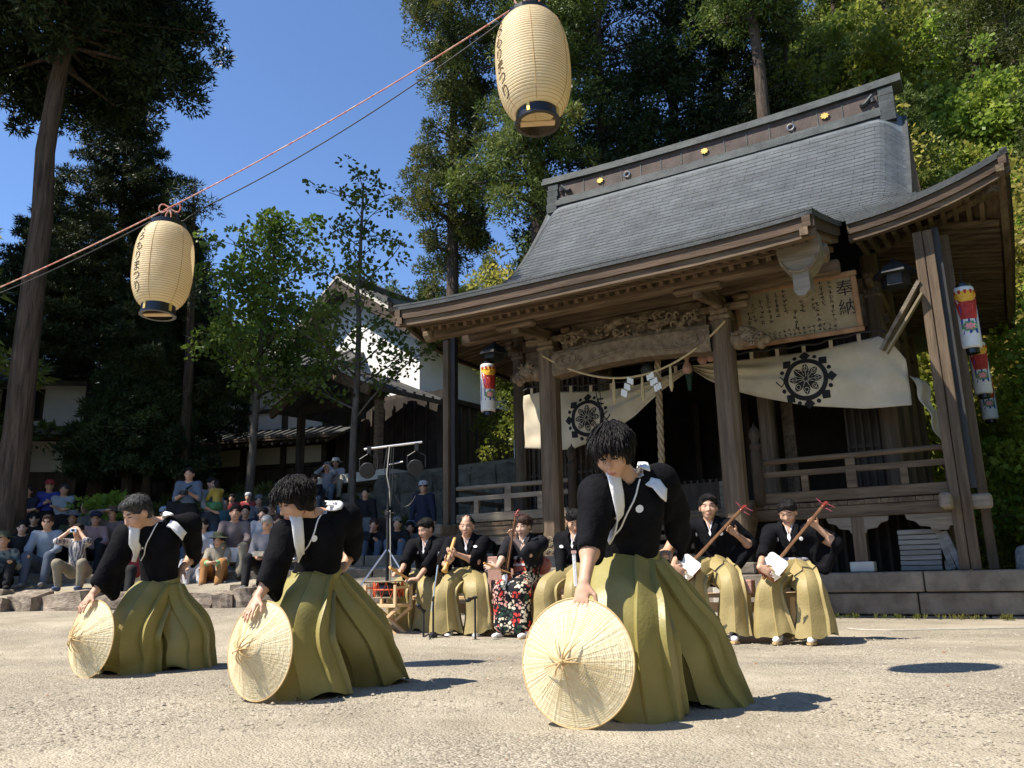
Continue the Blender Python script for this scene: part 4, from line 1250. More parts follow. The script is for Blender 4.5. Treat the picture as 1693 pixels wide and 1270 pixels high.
MB().lathe([(.02, .34), (.05, .3), (.2, .2), (.3, .1), (.31, .06), (.2, .06), (.2, -.12), (.12, -.14)], 6, (3.85, .2, 4.88)).build('iron_roof', M['iron'], i2)

# stacked boards and bits below and beside the veranda
sk = np.array([3.72, .25])
for k in range(8):
    w = TO + TEU * (3.7 + random.uniform(-.015, .015)) + TEV * (.32 + random.uniform(-.02, .02))
    lab = ['bottom grey board of the stack below the veranda', 'second board from the bottom of the stack below the veranda', 'third board from the bottom of the stack below the veranda', 'fourth board from the bottom of the stack below the veranda',
           'fourth board from the top of the stack below the veranda', 'third board from the top of the stack below the veranda', 'second board from the top of the stack below the veranda', 'topmost grey board of the stack below the veranda'][k]
    o = MB().box((0, 0, 0), (.52 + .02 * (k > 5), .34, .062), bev=.006).build('stacked_board', M['board_grey'])
    o.location = (w[0], w[1], PZ + .035 + k * .071); o.rotation_euler = (0, 0, temple.rotation_euler.z + random.uniform(-.03, .03))
    tag(o, lab, 'board', 'grey boards stacked below the veranda')
for k, (u, ang) in enumerate(((4.03, .24), (4.13, .30))):
    o = MB().box((0, 0, .26), (.085, .3, .54), bev=.006).build('leaning_board', M['board_grey'])
    w = TO + TEU * (u + .05) + TEV * .3
    o.location = (w[0], w[1], PZ + .02); o.rotation_euler = (0, -ang, temple.rotation_euler.z)
    tag(o, ['grey board leaning against the board stack', 'grey board leaning outermost, beside the right corner post'][k], 'board', 'boards leaning below the veranda')
def heap(name, label, cat, u, v, z, s, m, seed):
    bm = bmesh.new(); bmesh.ops.create_icosphere(bm, subdivisions=3, radius=1)
    P = np.array([q.co[:] for q in bm.verts]); P = P * s * (1 + .28 * vnoise(P, 3.2, seed)[:, None])
    P[:, 2] = np.maximum(P[:, 2], -.3 * s[2])
    for q, p in zip(bm.verts, P): q.co = p
    me = bpy.data.meshes.new(name); bm.to_mesh(me); bm.free(); me.materials.append(m)
    o = bpy.data.objects.new(name, me); link(o)
    w = TO + TEU * u + TEV * v
    o.location = (w[0], w[1], z + .28 * s[2]); o.rotation_euler.z = temple.rotation_euler.z
    return tag(o, label, cat)
heap('folded_tarpaulin', 'crumpled blue sheet on the plinth at the right edge', 'tarpaulin', 5.15, .55, PZ, np.array([.30, .22, .13]), M['blue_tarp'], 3)
heap('cloth_bundle', 'brown cloth bundle lying on the blue sheet at the right edge', 'bundle', 5.2, .6, PZ + .16, np.array([.22, .18, .10]), M['straw_dark'], 8)
heap('grey_sack', 'pale grey sack beside the second corner post', 'sack', 4.95, .42, PZ, np.array([.13, .12, .26]), M['board_grey'], 5)
for k in range(5):
    w = TO + TEU * 5.55 + TEV * (.25)
    o = MB().box((0, 0, 0), (.75, .5, .035)).build('straw_mat', M['straw_dark']); o.location = (w[0], w[1], PZ + .025 + .042 * k); o.rotation_euler = (0, 0, temple.rotation_euler.z + .06 * (k % 2))
    tag(o, ['bottom straw mat of the pile at the right edge', 'second straw mat from the bottom at the right edge', 'middle straw mat of the pile at the right edge', 'second straw mat from the top at the right edge', 'topmost straw mat of the pile at the right edge'][k], 'mat', 'straw mats piled on the plinth')
hose = [(3.657, 9.400, 0.127), (3.705, 9.200, 0.092), (3.942, 9.000, 0.079), (4.327, 9.000, 0.084), (4.775, 9.000, 0.081), (5.371, 9.000, 0.082), (6.056, 9.000, 0.081)]
hp = np.array(hose); tt = np.linspace(0, len(hp) - 1, 40)
hp = np.stack([np.interp(tt, range(len(hose)), hp[:, k]) for k in range(3)], -1)
hp[:, 2] = 0.016
tag(MB().tube(hp, .007, 6).build('pale_cable', M['pale_cable'], None, True), 'pale cable lying along the foot of the stone plinth', 'cable')

# ------------------------------------------------------------------ the two big lanterns on the rope
M['lantern_paper'] = mat('oiled_lantern_paper', (.88, .72, .44), (.92, .79, .53), 3, .55, .15, 40, (1, 1, 3), spec=.3)
_lp = M['lantern_paper'].node_tree
def translucent_mix(m, f):
    nt = m.node_tree; b = nt.nodes['Principled BSDF']; out = nt.nodes['Material Output']
    t = nt.nodes.new('ShaderNodeBsdfTranslucent'); mx = nt.nodes.new('ShaderNodeMixShader'); mx.inputs[0].default_value = f
    src = b.inputs['Base Color'].links[0].from_socket
    nt.links.new(src, t.inputs['Color']); nt.links.new(b.outputs[0], mx.inputs[1]); nt.links.new(t.outputs[0], mx.inputs[2]); nt.links.new(mx.outputs[0], out.inputs['Surface'])
translucent_mix(M['lantern_paper'], .35)
translucent_mix(M['hat_straw'], .25)
translucent_mix(M['cloth_cream'], .2)
M['rib'] = mat('lantern_rib', (.42, .25, .09), (.50, .32, .13), 5, .7)
M['gold_trim'] = mat('brass_trim', (.75, .50, .12), (.8, .56, .18), 9, .35, metal=.5)
def big_lantern(loc, label, text_ang, tilt, k_):
    t = thing('paper_lantern', label, 'lantern', loc, group='big paper lanterns on the rope')
    t.rotation_euler = tilt
    H, RM, R0 = .77 * k_, .255 * k_, .14 * k_
    def rad(q): return R0 + (RM - R0) * (1 - abs(2 * q - 1) ** 2.7) ** .62
    n = 38; prof_ = []
    for k in range(n):
        for f, d in ((0, .0), (.25, .0025), (.75, .0025)):
            q = (k + f) / n; prof_.append((rad(q) + d, H / 2 - H * q))
    prof_.append((R0, -H / 2))
    MB().lathe(prof_, 40, cap=False).build('paper_body', M['lantern_paper'], t, True)
    rib = MB()
    for k in range(1, n):
        q = k / n; r = rad(q) + .0012; z = H / 2 - H * q
        rib.tube([(r * math.cos(a), r * math.sin(a), z) for a in np.linspace(0, 2 * math.pi, 41)], .0017, 4, False)
    rib.build('bamboo_ribs', M['rib'], t)
    for a in np.linspace(0, 6.283, 7)[:-1] + .5:
        MB().tube([((rad(q) + .003) * math.cos(a), (rad(q) + .003) * math.sin(a), H / 2 - H * q) for q in np.linspace(.01, .99, 30)], .002, 4).build('paper_seam', M['rib'], t)
    MB().lathe([(R0 - .002, -.005), (R0 + .012, 0), (R0 + .012, .035), (R0 - .01, .035), (R0 - .01, 0)], 30, (0, 0, H / 2), cap=False).build('top_ring', M['lacquer'], t, False)
    MB().lathe([(R0 + .004, .01), (R0 + .004, -.058), (R0 + .014, -.062), (R0 + .014, -.075), (R0 - .012, -.075), (R0 - .012, .01)], 30, (0, 0, -H / 2), cap=False).build('bottom_ring', M['lacquer'], t, False)
    MB().box((0, 0, -H / 2 - .068), (.22, .05, .01)).build('candle_board', M['wood_new'], t)
    for a in (-2.0, -2.0 + math.pi / 2, -2.0 + math.pi, -2.0 - math.pi / 2):
        MB().box(((R0 + .006) * math.cos(a), (R0 + .006) * math.sin(a), -H / 2 - .024), (.012, .02, .066), rot_to((-math.sin(a), math.cos(a), 0)) @ np.diag([1.0, 1, 1])).build('brass_strap', M['gold_trim'], t)
    MB().tube([(.075 * math.cos(a), 0, H / 2 + .03 + .13 * math.sin(a)) for a in np.linspace(0, math.pi, 12)], .008, 6).build('handle', M['lacquer'], t)
    bow = MB()
    for sd in (-1, 1):
        bow.tube([(sd * .085 * math.sin(a), -.01, H / 2 + .165 + .04 * math.sin(2 * a) * .9) for a in np.linspace(0, math.pi, 12)], .0065, 5)
        bow.tube([(0, -.01, H / 2 + .16), (sd * .02, -.015, H / 2 + .11), (sd * .025, -.012, H / 2 + .06)], .0065, 5)
    bow.build('red_bow', M['red_cord'], t)
    z = .30 * k_
    for ch, s in zip('くろもりまつり', (.093, .088, .088, .088, .093, .088, .10)):
        V, F = text_mesh(ch, s * 1.15 * k_)
        V = V - (V.min(0) + V.max(0)) / 2
        W = []
        for x, y, _ in V:
            q = min(max((H / 2 - (z + y)) / H, .01), .99); r = rad(q) + .0045
            a = text_ang + x / RM
            W.append((r * math.cos(a), r * math.sin(a), z + y))
        mesh_from('ink_character', W, F, M['black_ink'], t)
        z -= .095 * k_
    return t
L2P, L1P = np.array((0.179, 4.720, 3.894)), np.array((-2.675, 5.900, 3.023))
big_lantern(tuple(L2P), 'big cream paper lantern with black kana, higher one at the top of the picture', R_(-152), (R_(-4), R_(-2.5), 0), .955)
big_lantern(tuple(L1P), 'big cream paper lantern with black kana, lower one before the dark fir', R_(-122), (R_(-2), R_(1), 0), .85)
top1 = L1P + [0.0, 0, .49]; top2 = L2P + [0.0, 0, .53]
left = np.array((-5.196, 6.900, 2.990)); right = L2P + (L2P - L1P) * 1.6 + np.array([0, 0, 1.1])
def sag(a, b, s, n=20): return [a + (b - a) * t - np.array([0, 0, 4 * s * t * (1 - t)]) for t in np.linspace(0, 1, n)]
path = sag(left, top1, .03) + sag(top1, top2, .06)[1:] + sag(top2, right, .03)[1:]
tag(MB().tube(path, .0052, 6).build('lantern_rope', M['red_cord'], None, True), 'red and white cord the two big lanterns hang from', 'rope')
c1 = sag(left + [0, 0, -.03], L1P + [-.13, 0, .38], .05) + [L1P + [0, 0, .36]] + [L1P + [.13, 0, .38]] + sag(L1P + [.14, 0, .42], L2P + [-.13, 0, .40], .10)[1:]
tag(MB().tube(c1, .0045, 5).build('lamp_cable', M['black_cable'], None, True), 'thin black electric cable running below the red lantern cord', 'cable')

# ------------------------------------------------------------------ storehouse with a dark porch, behind on the left
KY = math.atan2(.8, .6)
def kura():
    c0 = np.array([-2.8, 24.0])
    t = thing('white_storehouse', 'tall white plastered storehouse with dark boarded base behind the young trees', 'storehouse', (c0[0], c0[1], 0), math.atan2(.8, .6) - math.pi / 2)
    # local: x to the right along (.8,-.6), y back along (.6,.8); the gable front runs from x=-6.4 to 0
    W, D = 6.4, 9.0
    zb, zw, ze, zr = 3.0, 6.1, 8.05, 10.2
    def gable(a, b, tt): return (a, tt, b)
    MB().prism([(-W, zw), (0, zw), (0, ze), (-W / 2, zr - .15), (-W, ze)], 0, D, gable).build('plaster_wall', M['white_plaster'], t)
    fix_normals(t.children[0])
    MB().box((-W / 2, D / 2, (zb + zw) / 2 - .5), (W - .06, D - .06, zw - zb + 1.0)).build('base_wall', M['siding'], t)
    for k in range(int(W / .42)):
        MB().box((-W + .21 + k * .42, -.02, (zb + zw) / 2), (.06, .06, zw - zb)).build('batten', M['siding'], t)
    for k in range(int(D / .42)):
        MB().box((.02, .21 + k * .42, (zb + zw) / 2), (.06, .06, zw - zb)).build('batten', M['siding'], t)
    MB().box((-W / 2, -.06, zw + .0), (W + .25, .14, .16)).build('sill_board', M['wood_dark'], t)
    MB().box((.06, D / 2, zw + .0), (.14, D + .1, .16)).build('sill_board', M['wood_dark'], t)
    for s in (-1, 1):
        xm = -W / 2
        a = np.array([xm, 0, zr]); b = np.array([xm + s * (W / 2 + 1.0), 0, ze - .62])
        dv = (b - a) / np.linalg.norm(b - a); nn = np.array([-dv[2] * s, 0, dv[0] * s]); 
        ln = np.linalg.norm(b - a)
        mb = MB(); R = np.stack([dv, [0, 1, 0], np.cross(dv, [0, 1, 0])], 1)
        mb.box((a + b) / 2 + [0, D / 2 + .1, .12], (ln, D + 1.4, .16), R)
        rf = mb.build('roof', M['slate_old'], t)
        for k in range(int((D + 1.2) / .34)):
            MB().box((a + b) / 2 + [0, -.45 + k * .34, .23], (ln, .10, .07), R).build('roof_batten', M['slate_old'], rf)
        MB().box((a + b) / 2 + [0, -.60, .0], (ln, .08, .34), R).build('barge_board', M['wood_dark'], t)
        MB().box((a + b) / 2 + [0, -.55, .24], (ln, .22, .07), R).build('verge_tiles', M['concrete'], rf)
        for k in range(5):
            MB().box((xm + s * (.7 + .75 * k), -.28, zr - .28 - (.7 + .75 * k) * .62), (.12, .56, .14)).build('purlin_end', M['wood_dark'], t)
    MB().box((-W / 2, D / 2 + .1, zr + .24), (.4, D + 1.4, .3), bev=.05).build('ridge_tiles', M['slate_old'], t)
    # entrance porch
    p = thing('entrance_porch', 'dark timber entrance porch with tiled gable roof in front of the white storehouse', 'porch', (-4.55, 21.6, 0), math.atan2(.8, .6) - math.pi / 2)
    for s in (-1, 1):
        a = np.array([0, 0, 6.1]); b = np.array([s * (2.1 if s < 0 else 1.85), 0, 5.17 if s < 0 else 5.28]); dv = (b - a) / np.linalg.norm(b - a)
        R = np.stack([dv, [0, 1, 0], np.cross(dv, [0, 1, 0])], 1); ln = np.linalg.norm(b - a)
        rf = MB().box((a + b) / 2 + [0, .6, .1], (ln, 2.8, .13), R).build('roof', M['slate_old'], p)
        for k in range(8): MB().box((a + b) / 2 + [0, -.65 + k * .36, .19], (ln, .1, .06), R).build('roof_batten', M['slate_old'], rf)
        MB().box((a + b) / 2 + [0, -.82, .0], (ln, .09, .26), R).build('barge_board', M['wood_v'], p)
        MB().box((a + b) / 2 + [0, -.78, .2], (ln, .2, .07), R).build('verge_tiles', M['concrete'], rf)
        MB().box((s * 1.55, -.2, 4.3), (.17, .17, 2.2)).build('post', M['wood_v'] if s > 0 else M['wood_dark'], p)
        MB().box((s * 1.55, 2.2, 4.3), (.17, .17, 2.2)).build('post', M['wood_dark'], p)
    MB().box((0, .6, 6.21), (.3, 2.8, .22), bev=.04).build('ridge_tiles', M['slate_old'], p)
    MB().box((0, -.2, 5.28), (3.3, .18, .24)).build('beam', M['wood_dark'], p)
    MB().box((0, 2.35, 4.6), (3.3, .06, 2.6)).build('dark_doors', M['void'], p)
    for k in range(7): MB().box((-1.35 + .45 * k, 2.28, 4.5), (.05, .05, 2.4)).build('door_slat', M['wood_dark'], p)
    MB().box((0, 1.0, 3.19), (4.4, 3.0, .24)).build('threshold_slab', M['concrete'], p)
    # retaining wall of dark field stones below it
    rw = thing('stone_retaining_wall', 'dark mossy field stone retaining wall below the storehouse entrance', 'retaining wall', (-1.2, 18.2, 0), math.atan2(.8, .6) - math.pi / 2)
    MB().box((.3, .5, 2.0), (6.2, .7, 2.3)).build('wall_core', M['stone_dark'], rw)
    for r in range(5):
        x = -2.8
        k = 0
        while x < 3.3:
            w_ = random.uniform(.38, .75)
            o = bpy.data.objects.new('stone', wall_stones[(k + r) % 5]); link(o, rw)
            o.location = (x + w_ / 2, .12 + .05 * r, 1.05 + r * .44); o.scale = (w_ * 1.14, .5, .52); o.rotation_euler = (random.uniform(-.1, .1), random.uniform(-.12, .12), random.choice([0, 3.14]))
            x += w_; k += 1
    return t
wall_stones = []
for me in rock_meshes:
    q = me.copy(); q.materials.clear(); q.materials.append(M['stone_dark']); q.name = 'stone'; wall_stones.append(q)
kura()
# flagstones of the steps leading up
for k in range(7):
    y = 18.0 + k * .62
    o = MB().box((0, 0, 0), (2.6, .5, .2), bev=.03).build('stone_step', M['stone'])
    o.location = (-4.7 + .0 * k, y, float(ground_h(-4.7, y)) + .10); o.rotation_euler = (0, 0, .05)
    tag(o, ['lowest stone step of the path up to the storehouse', 'second stone step from the bottom of the storehouse path', 'third stone step from the bottom of the storehouse path', 'middle stone step of the storehouse path', 'third stone step from the top of the storehouse path', 'second stone step from the top of the storehouse path', 'topmost stone step before the entrance porch'][k], 'step', 'stone steps up to the storehouse')

# ------------------------------------------------------------------ long white house on the left
def long_house():
    t = thing('long_white_house', 'long white walled house with dark timber frame and low tiled eave behind the spectators', 'house', (-6.0, 25.6, 0), R_(-14))
    t.rotation_euler = (0, 0, R_(-14))
    # local x from -13 to 0 (to the left), y back
    L = 13.0
    MB().box((-L / 2, 2.0, 4.6), (L, 3.6, 5.8)).build('house_core', M['void'], t)
    n = 9; w = L / n
    for k in range(n):
        x = -L + (k + .5) * w
        MB().box((x, .14, 6.35), (w - .1, .1, 1.95)).build('wall_panel', M['white_plaster'], t)
        MB().box((x, .14, 4.62), (w - .1, .1, .62)).build('cream_panel', M['cream_plaster'], t)
        if k in (2, 5):
            f = MB().box((x, .07, 6.3), (.95, .06, .95)).build('window', M['wood_dark'], t)
            MB().box((x - .22, .03, 6.3), (.4, .03, .82)).build('pane', M['glass'], f)
            MB().box((x + .22, .03, 6.3), (.4, .03, .82)).build('pane', M['glass'], f)
    for k in range(n + 1):
        MB().box((-L + k * w, .06, 5.2), (.16, .2, 4.6)).build('post', M['wood_dark'], t)
    for z in (7.32, 6.1, 4.95, 4.27):
        MB().box((-L / 2, .065, z), (L, .17, .12)).build('rail', M['wood_dark'], t)
    for k in range(int(L / .3)):
        MB().box((-L + .15 + k * .3, .10, 3.2), (.285, .05, 2.0)).build('siding_board', M['siding'], t)
    R = rot_to((0, 1, .36))
    rf = MB().box((-L / 2 + .3, -.55, 5.18), (L + 1.6, 1.6, .09), R).build('low_roof', M['slate_old'], t)
    for k in range(int((L + 1.4) / .3)):
        MB().box((-L - .4 + k * .3, -.55, 5.25), (.09, 1.6, .06), R).build('roof_batten', M['slate_old'], rf)
        MB().box((-L - .4 + k * .3, -.95, 4.88), (.06, .7, .07), R).build('rafter_end', M['wood_grey'], t)
    MB().box((-L / 2 + .3, -1.28, 4.93), (L + 1.6, .05, .11)).build('eave_board', M['wood_u'], t)
    R2 = rot_to((0, 1, .5))
    rf2 = MB().box((-L / 2 + .3, .9, 8.15), (L + 1.8, 4.2, .14), R2).build('main_roof', M['slate_old'], t)
    for k in range(int((L + 1.6) / .36)):
        MB().box((-L - .5 + k * .36, .9, 8.25), (.1, 4.2, .07), R2).build('roof_batten', M['slate_old'], rf2)
    return t
long_house()
def left_house():
    t = thing('cream_house', 'cream walled house with brown base at the far left edge behind the cedar trunk', 'house', (-12.1, 22.5, 0), R_(8))
    MB().box((-5, 2, 3.6), (10, 4, 5.6)).build('house_core', M['void'], t)
    MB().box((-5, -.02, 5.75), (10, .08, 1.45)).build('white_wall', M['white_plaster'], t)
    MB().box((-5, -.5, 4.72), (10.4, 1.1, .22)).build('eave', M['wood_grey'], t)
    MB().box((-5, -.02, 4.15), (10, .08, .85)).build('cream_wall', M['cream_plaster'], t)
    MB().box((-5, -.03, 2.9), (10, .08, 1.6)).build('brown_wall', M['siding'], t)
    for x in (-1.6, -4.4):
        f = MB().box((x, -.08, 5.6), (1.1, .06, .9)).build('window', M['wood_dark'], t)
        MB().box((x, -.12, 5.6), (.96, .03, .76)).build('pane', M['glass'], f)
    MB().box((-5, .8, 6.7), (10.6, 3.4, .14), rot_to((0, 1, .4))).build('roof', M['slate_old'], t)
left_house()

# ------------------------------------------------------------------ trees
def blades(C, R, n, L, W, rng, up=0.35, shell=0.5, quad=False):
    """n leaf blades round each clump centre; returns vertices and faces"""
    C = np.repeat(C, n, 0); R = np.repeat(R, n)
    m = len(C)
    d = rng.normal(size=(m, 3)); d[:, 2] += up; d /= np.linalg.norm(d, axis=1)[:, None]
    p = C + d * (R * (shell + (1 - shell) * rng.random(m) ** .5))[:, None] * np.array([1, 1, .8])
    ax = d + rng.normal(size=(m, 3)) * .55; ax[:, 2] += up * .5; ax /= np.linalg.norm(ax, axis=1)[:, None]
    sd = np.cross(ax, rng.normal(size=(m, 3))); sd /= np.linalg.norm(sd, axis=1)[:, None] + 1e-9
    l = L * (.6 + .8 * rng.random(m)); w = W * (.6 + .8 * rng.random(m))
    a = ax * l[:, None]; s = sd * w[:, None]
    if quad:
        V = np.stack([p, p + a * .5 + s, p + a, p + a * .5 - s], 1).reshape(-1, 3)
        F = np.arange(m * 4).reshape(-1, 4)
    else:
        V = np.stack([p - s * .7, p + s * .7, p + a], 1).reshape(-1, 3)
        F = np.arange(m * 3).reshape(-1, 3)
    return V, F

def limb(mb, a, b, r0, r1, rng, bend=.12, n=6, k=5):
    a = np.asarray(a, float); b = np.asarray(b, float)
    L = np.linalg.norm(b - a)
    off = rng.normal(size=3) * L * bend; off[2] = abs(off[2]) * .6
    t = np.linspace(0, 1, n)
    pts = a + (b - a) * t[:, None] + off * (np.sin(np.pi * t) * .5)[:, None]
    mb.tube(pts, r0 + (r1 - r0) * t, k)
    return pts

def trunk_pts(h, lean, rng, n=14):
    t = np.linspace(0, 1, n)
    w = np.cumsum(rng.normal(size=(n, 2)) * .012 * h, 0) * .35
    return np.stack([lean[0] * t + w[:, 0] * t, lean[1] * t + w[:, 1] * t, h * t], -1)

def make_tree(kind, name, label, cat, loc, h, seed, r0=.25, crown0=.3, spread=2.5, lean=(0, 0), leaf='cedar', density=1.0, group=None, bark='bark', top_r=None, profile=None, clump=.5, blade=(.3, .045), nb=None, branch_dirs=None, gaps=0.0):
    rng = np.random.default_rng(seed)
    t = thing(name, label, cat, loc, group=group)
    tp = trunk_pts(h, lean, rng)
    tm = MB()
    tt = np.linspace(0, 1, len(tp))
    tr = r0 * (1 - tt) ** .8 + .02
    tr[0] *= 1.35; tr[1] *= 1.08
    tm.tube(tp, tr, 12)
    def at_h(q): return np.array([np.interp(q, tt, tp[:, k]) for k in range(3)])
    C = []; CR = []
    if kind == 'cedar':
        nbr = nb or int(h * (1 - crown0) * 3.6 * density ** .3)
        for i in range(nbr):
            q = crown0 + (1 - crown0) * (i + rng.random()) / nbr
            if rng.random() < gaps: continue
            f = (q - crown0) / (1 - crown0)
            pr = profile(f) if profile else (1 - f) ** .7 * (.75 + .25 * math.sin(f * 9))
            az = rng.random() * 6.283 if branch_dirs is None else branch_dirs[rng.integers(len(branch_dirs))] + rng.normal() * .5
            L = spread * max(pr, .06) * (.55 + .6 * rng.random())
            a = at_h(q); b = a + np.array([math.cos(az) * L, math.sin(az) * L, L * (rng.random() * .55 - .28)])
            pts = limb(tm, a, b, max(.02, r0 * .22 * (1 - f * .7)), .012, rng)
            k = max(2, int(L / (clump * (.75 if name != 'cedar_tree' or h != 17.6 else .62))))
            for j in range(k):
                e = .38 + .62 * (j + rng.random()) / k
                c = np.array([np.interp(e, np.linspace(0, 1, len(pts)), pts[:, w]) for w in range(3)])
                C.append(c + rng.normal(size=3) * clump * .5); CR.append(clump * (.55 + .7 * rng.random()) * (1.0 - .25 * e))
        C.append(at_h(.99)); CR.append(clump * .6)
    elif kind == 'fir':
        z = crown0 * h
        while z < h * .985:
            q = z / h; f = (q - crown0) / (1 - crown0)
            L0 = spread * (1 - f) ** 1.0 + .05
            n = 7 if f < .8 else 5
            a0 = rng.random() * 6.28
            for j in range(n):
                az = a0 + j * 6.283 / n + rng.normal() * .15
                L = L0 * (.75 + .4 * rng.random())
                a = at_h(q); d = np.array([math.cos(az), math.sin(az), 0])
                b = a + d * L + [0, 0, -L * .12 + .25 * L * f]
                pts = limb(tm, a, b, max(.012, r0 * .16 * (1 - f)), .008, rng, .05)
                side = np.array([-d[1], d[0], 0])
                k = max(3, int(L / .16))
                for e_ in range(k):
                    e = .18 + .82 * (e_ + .5) / k
                    c = a + (b - a) * e
                    wd = L * .30 * (1.05 - e) + .05
                    for sgn in (-1, 0, 1):
                        C.append(c + side * sgn * wd * rng.random() + [0, 0, rng.normal() * .03 - .04 * abs(sgn)]); CR.append(clump * (.6 + .4 * rng.random()))
            z += h * .028 * (1 + .6 * rng.random())
        C.append(at_h(.99)); CR.append(.10); C.append(at_h(.97)); CR.append(.12)
    elif kind == 'ginkgo':
        nbr = nb or 24
        for i in range(nbr):
            q = crown0 + (1 - crown0) * (i + .3 * rng.random()) / nbr
            f = (q - crown0) / (1 - crown0)
            az = i * 2.4 + rng.normal() * .3
            pr = profile(f) if profile else (1 - f) ** .8
            L = spread * max(pr, .12) * (.7 + .5 * rng.random())
            a = at_h(q); up = .55 + .3 * rng.random()
            b = a + np.array([math.cos(az) * L, math.sin(az) * L, L * up])
            pts = limb(tm, a, b, max(.014, r0 * .35 * (1 - f)), .008, rng, .12)
            k = max(3, int(L / (clump * .62)))
            for j in range(k):
                e = .2 + .8 * (j + .5) / k
                c = np.array([np.interp(e, np.linspace(0, 1, len(pts)), pts[:, w]) for w in range(3)])
                C.append(c + rng.normal(size=3) * clump * .3); CR.append(clump * (.6 + .5 * rng.random()))
                if rng.random() < .5:
                    tw = c + np.array([rng.normal(), rng.normal(), .4]) * clump * 1.2
                    tm.tube([c, tw], [.01, .005], 4); C.append(tw); CR.append(clump * .6)
        C.append(at_h(.97)); CR.append(clump * .5)
    else:                                              # broadleaf: rounded crown made of boughs
        nbr = nb or 16
        for i in range(nbr):
            q = crown0 + (.92 - crown0) * rng.random()
            az = i * 2.4 + rng.normal() * .4; el = rng.random() * 1.25 - .1
            f = (q - crown0) / (1 - crown0)
            L = spread * (.55 + .5 * rng.random()) * (1.0 - .35 * f)
            a = at_h(q); b = a + L * np.array([math.cos(az) * math.cos(el), math.sin(az) * math.cos(el), math.sin(el) * .9])
            pts = limb(tm, a, b, r0 * .35, .015, rng, .15)
            for j in range(7):
                c = pts[2 + int(rng.integers(4))] + rng.normal(size=3) * spread * .18
                C.append(c); CR.append(clump * (.6 + .7 * rng.random()))
            C.append(b); CR.append(clump)
    tm.build('trunk', M[bark], t, True)
    C = np.array(C); CR = np.array(CR)
    n = max(6, int(density * (60 if kind != 'fir' else 16)))
    V, F = blades(C, CR, n, blade[0], blade[1], rng, up=.25 if kind != 'broad' else .4, shell=.25, quad=kind in ('ginkgo', 'broad'))
    mesh_from('crown', V, F, M[leaf], t)
    return t

def gz(x, y): return float(ground_h(x, y))
def at_ground(x, y, dz=-.15): return (x, y, gz(x, y) + dz)

# the big cedar at the left edge
cA = (-8.942, 14.500, 1.884)
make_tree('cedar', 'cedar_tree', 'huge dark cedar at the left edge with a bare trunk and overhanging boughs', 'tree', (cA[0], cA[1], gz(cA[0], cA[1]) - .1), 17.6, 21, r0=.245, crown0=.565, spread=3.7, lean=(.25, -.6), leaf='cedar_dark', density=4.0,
          profile=lambda f: 1 - .68 * f, clump=.50, blade=(.125, .036), nb=150)
# dark firs behind it
def px_tree(kind, name, label, cat, base, top_h, seed, **k):
    return make_tree(kind, name, label, cat, (base[0], base[1], gz(base[0], base[1]) - .1), top_h, seed, **k)
bB = (-10.989, 21.500, 3.267)
px_tree('fir', 'fir_tree', 'tall pointed dark fir behind the lower big lantern', 'tree', bB, 13.0, 5, r0=.2, crown0=.30, spread=3.6, leaf='fir', density=2.3, clump=.17, blade=(.12, .024))
px_tree('fir', 'fir_tree', 'dark fir behind the left cedar trunk, its tip at the left edge', 'tree', (-13.442, 22.000, 3.372), 9.6, 6, r0=.16, crown0=.48, spread=2.9, leaf='fir', density=1.9, clump=.16, blade=(.12, .024))
px_tree('fir', 'fir_tree', 'shorter dark fir right of the lower big lantern', 'tree', (-9.050, 22.000, 3.284), 8.3, 7, r0=.15, crown0=.25, spread=1.9, leaf='fir', density=2.1, clump=.16, blade=(.12, .024))
px_tree('fir', 'fir_tree', 'low bushy young fir between the two tall firs', 'tree', (-9.715, 20.500, 3.129), 6.6, 8, r0=.13, crown0=.2, spread=1.6, leaf='fir', density=2.1, clump=.16, blade=(.12, .024))
px_tree('fir', 'fir_tree', 'small young fir in front of the long white house', 'tree', (-9.242, 20.500, 3.120), 5.6, 9, r0=.11, crown0=.22, spread=1.6, leaf='fir', density=2.1, clump=.15, blade=(.11, .022))
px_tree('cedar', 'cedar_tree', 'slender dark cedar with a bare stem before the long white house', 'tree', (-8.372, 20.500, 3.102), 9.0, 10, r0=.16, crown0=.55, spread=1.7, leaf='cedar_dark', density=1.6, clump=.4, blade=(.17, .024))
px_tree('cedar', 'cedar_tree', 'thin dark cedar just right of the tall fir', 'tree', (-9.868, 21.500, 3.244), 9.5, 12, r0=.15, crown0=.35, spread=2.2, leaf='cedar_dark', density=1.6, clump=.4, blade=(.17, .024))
# ginkgos
px_tree('ginkgo', 'ginkgo_tree', 'leafy bright green ginkgo in front of the long white house', 'tree', (-6.339, 19.500, 2.949), 7.7, 13, r0=.095, crown0=.36, spread=2.0, leaf='ginkgo', density=.62, clump=.40, blade=(.11, .055), bark='bark_grey', nb=34, profile=lambda f: .95 - .75 * f ** 1.6)
px_tree('ginkgo', 'ginkgo_tree', 'tall thin ginkgo with open upswept branches before the storehouse', 'tree', (-3.366, 17.000, 2.609), 8.3, 14, r0=.075, crown0=.34, spread=2.1, leaf='ginkgo', density=.20, clump=.28, blade=(.10, .05), bark='bark_grey', nb=24, profile=lambda f: .95 - .72 * f ** .8)
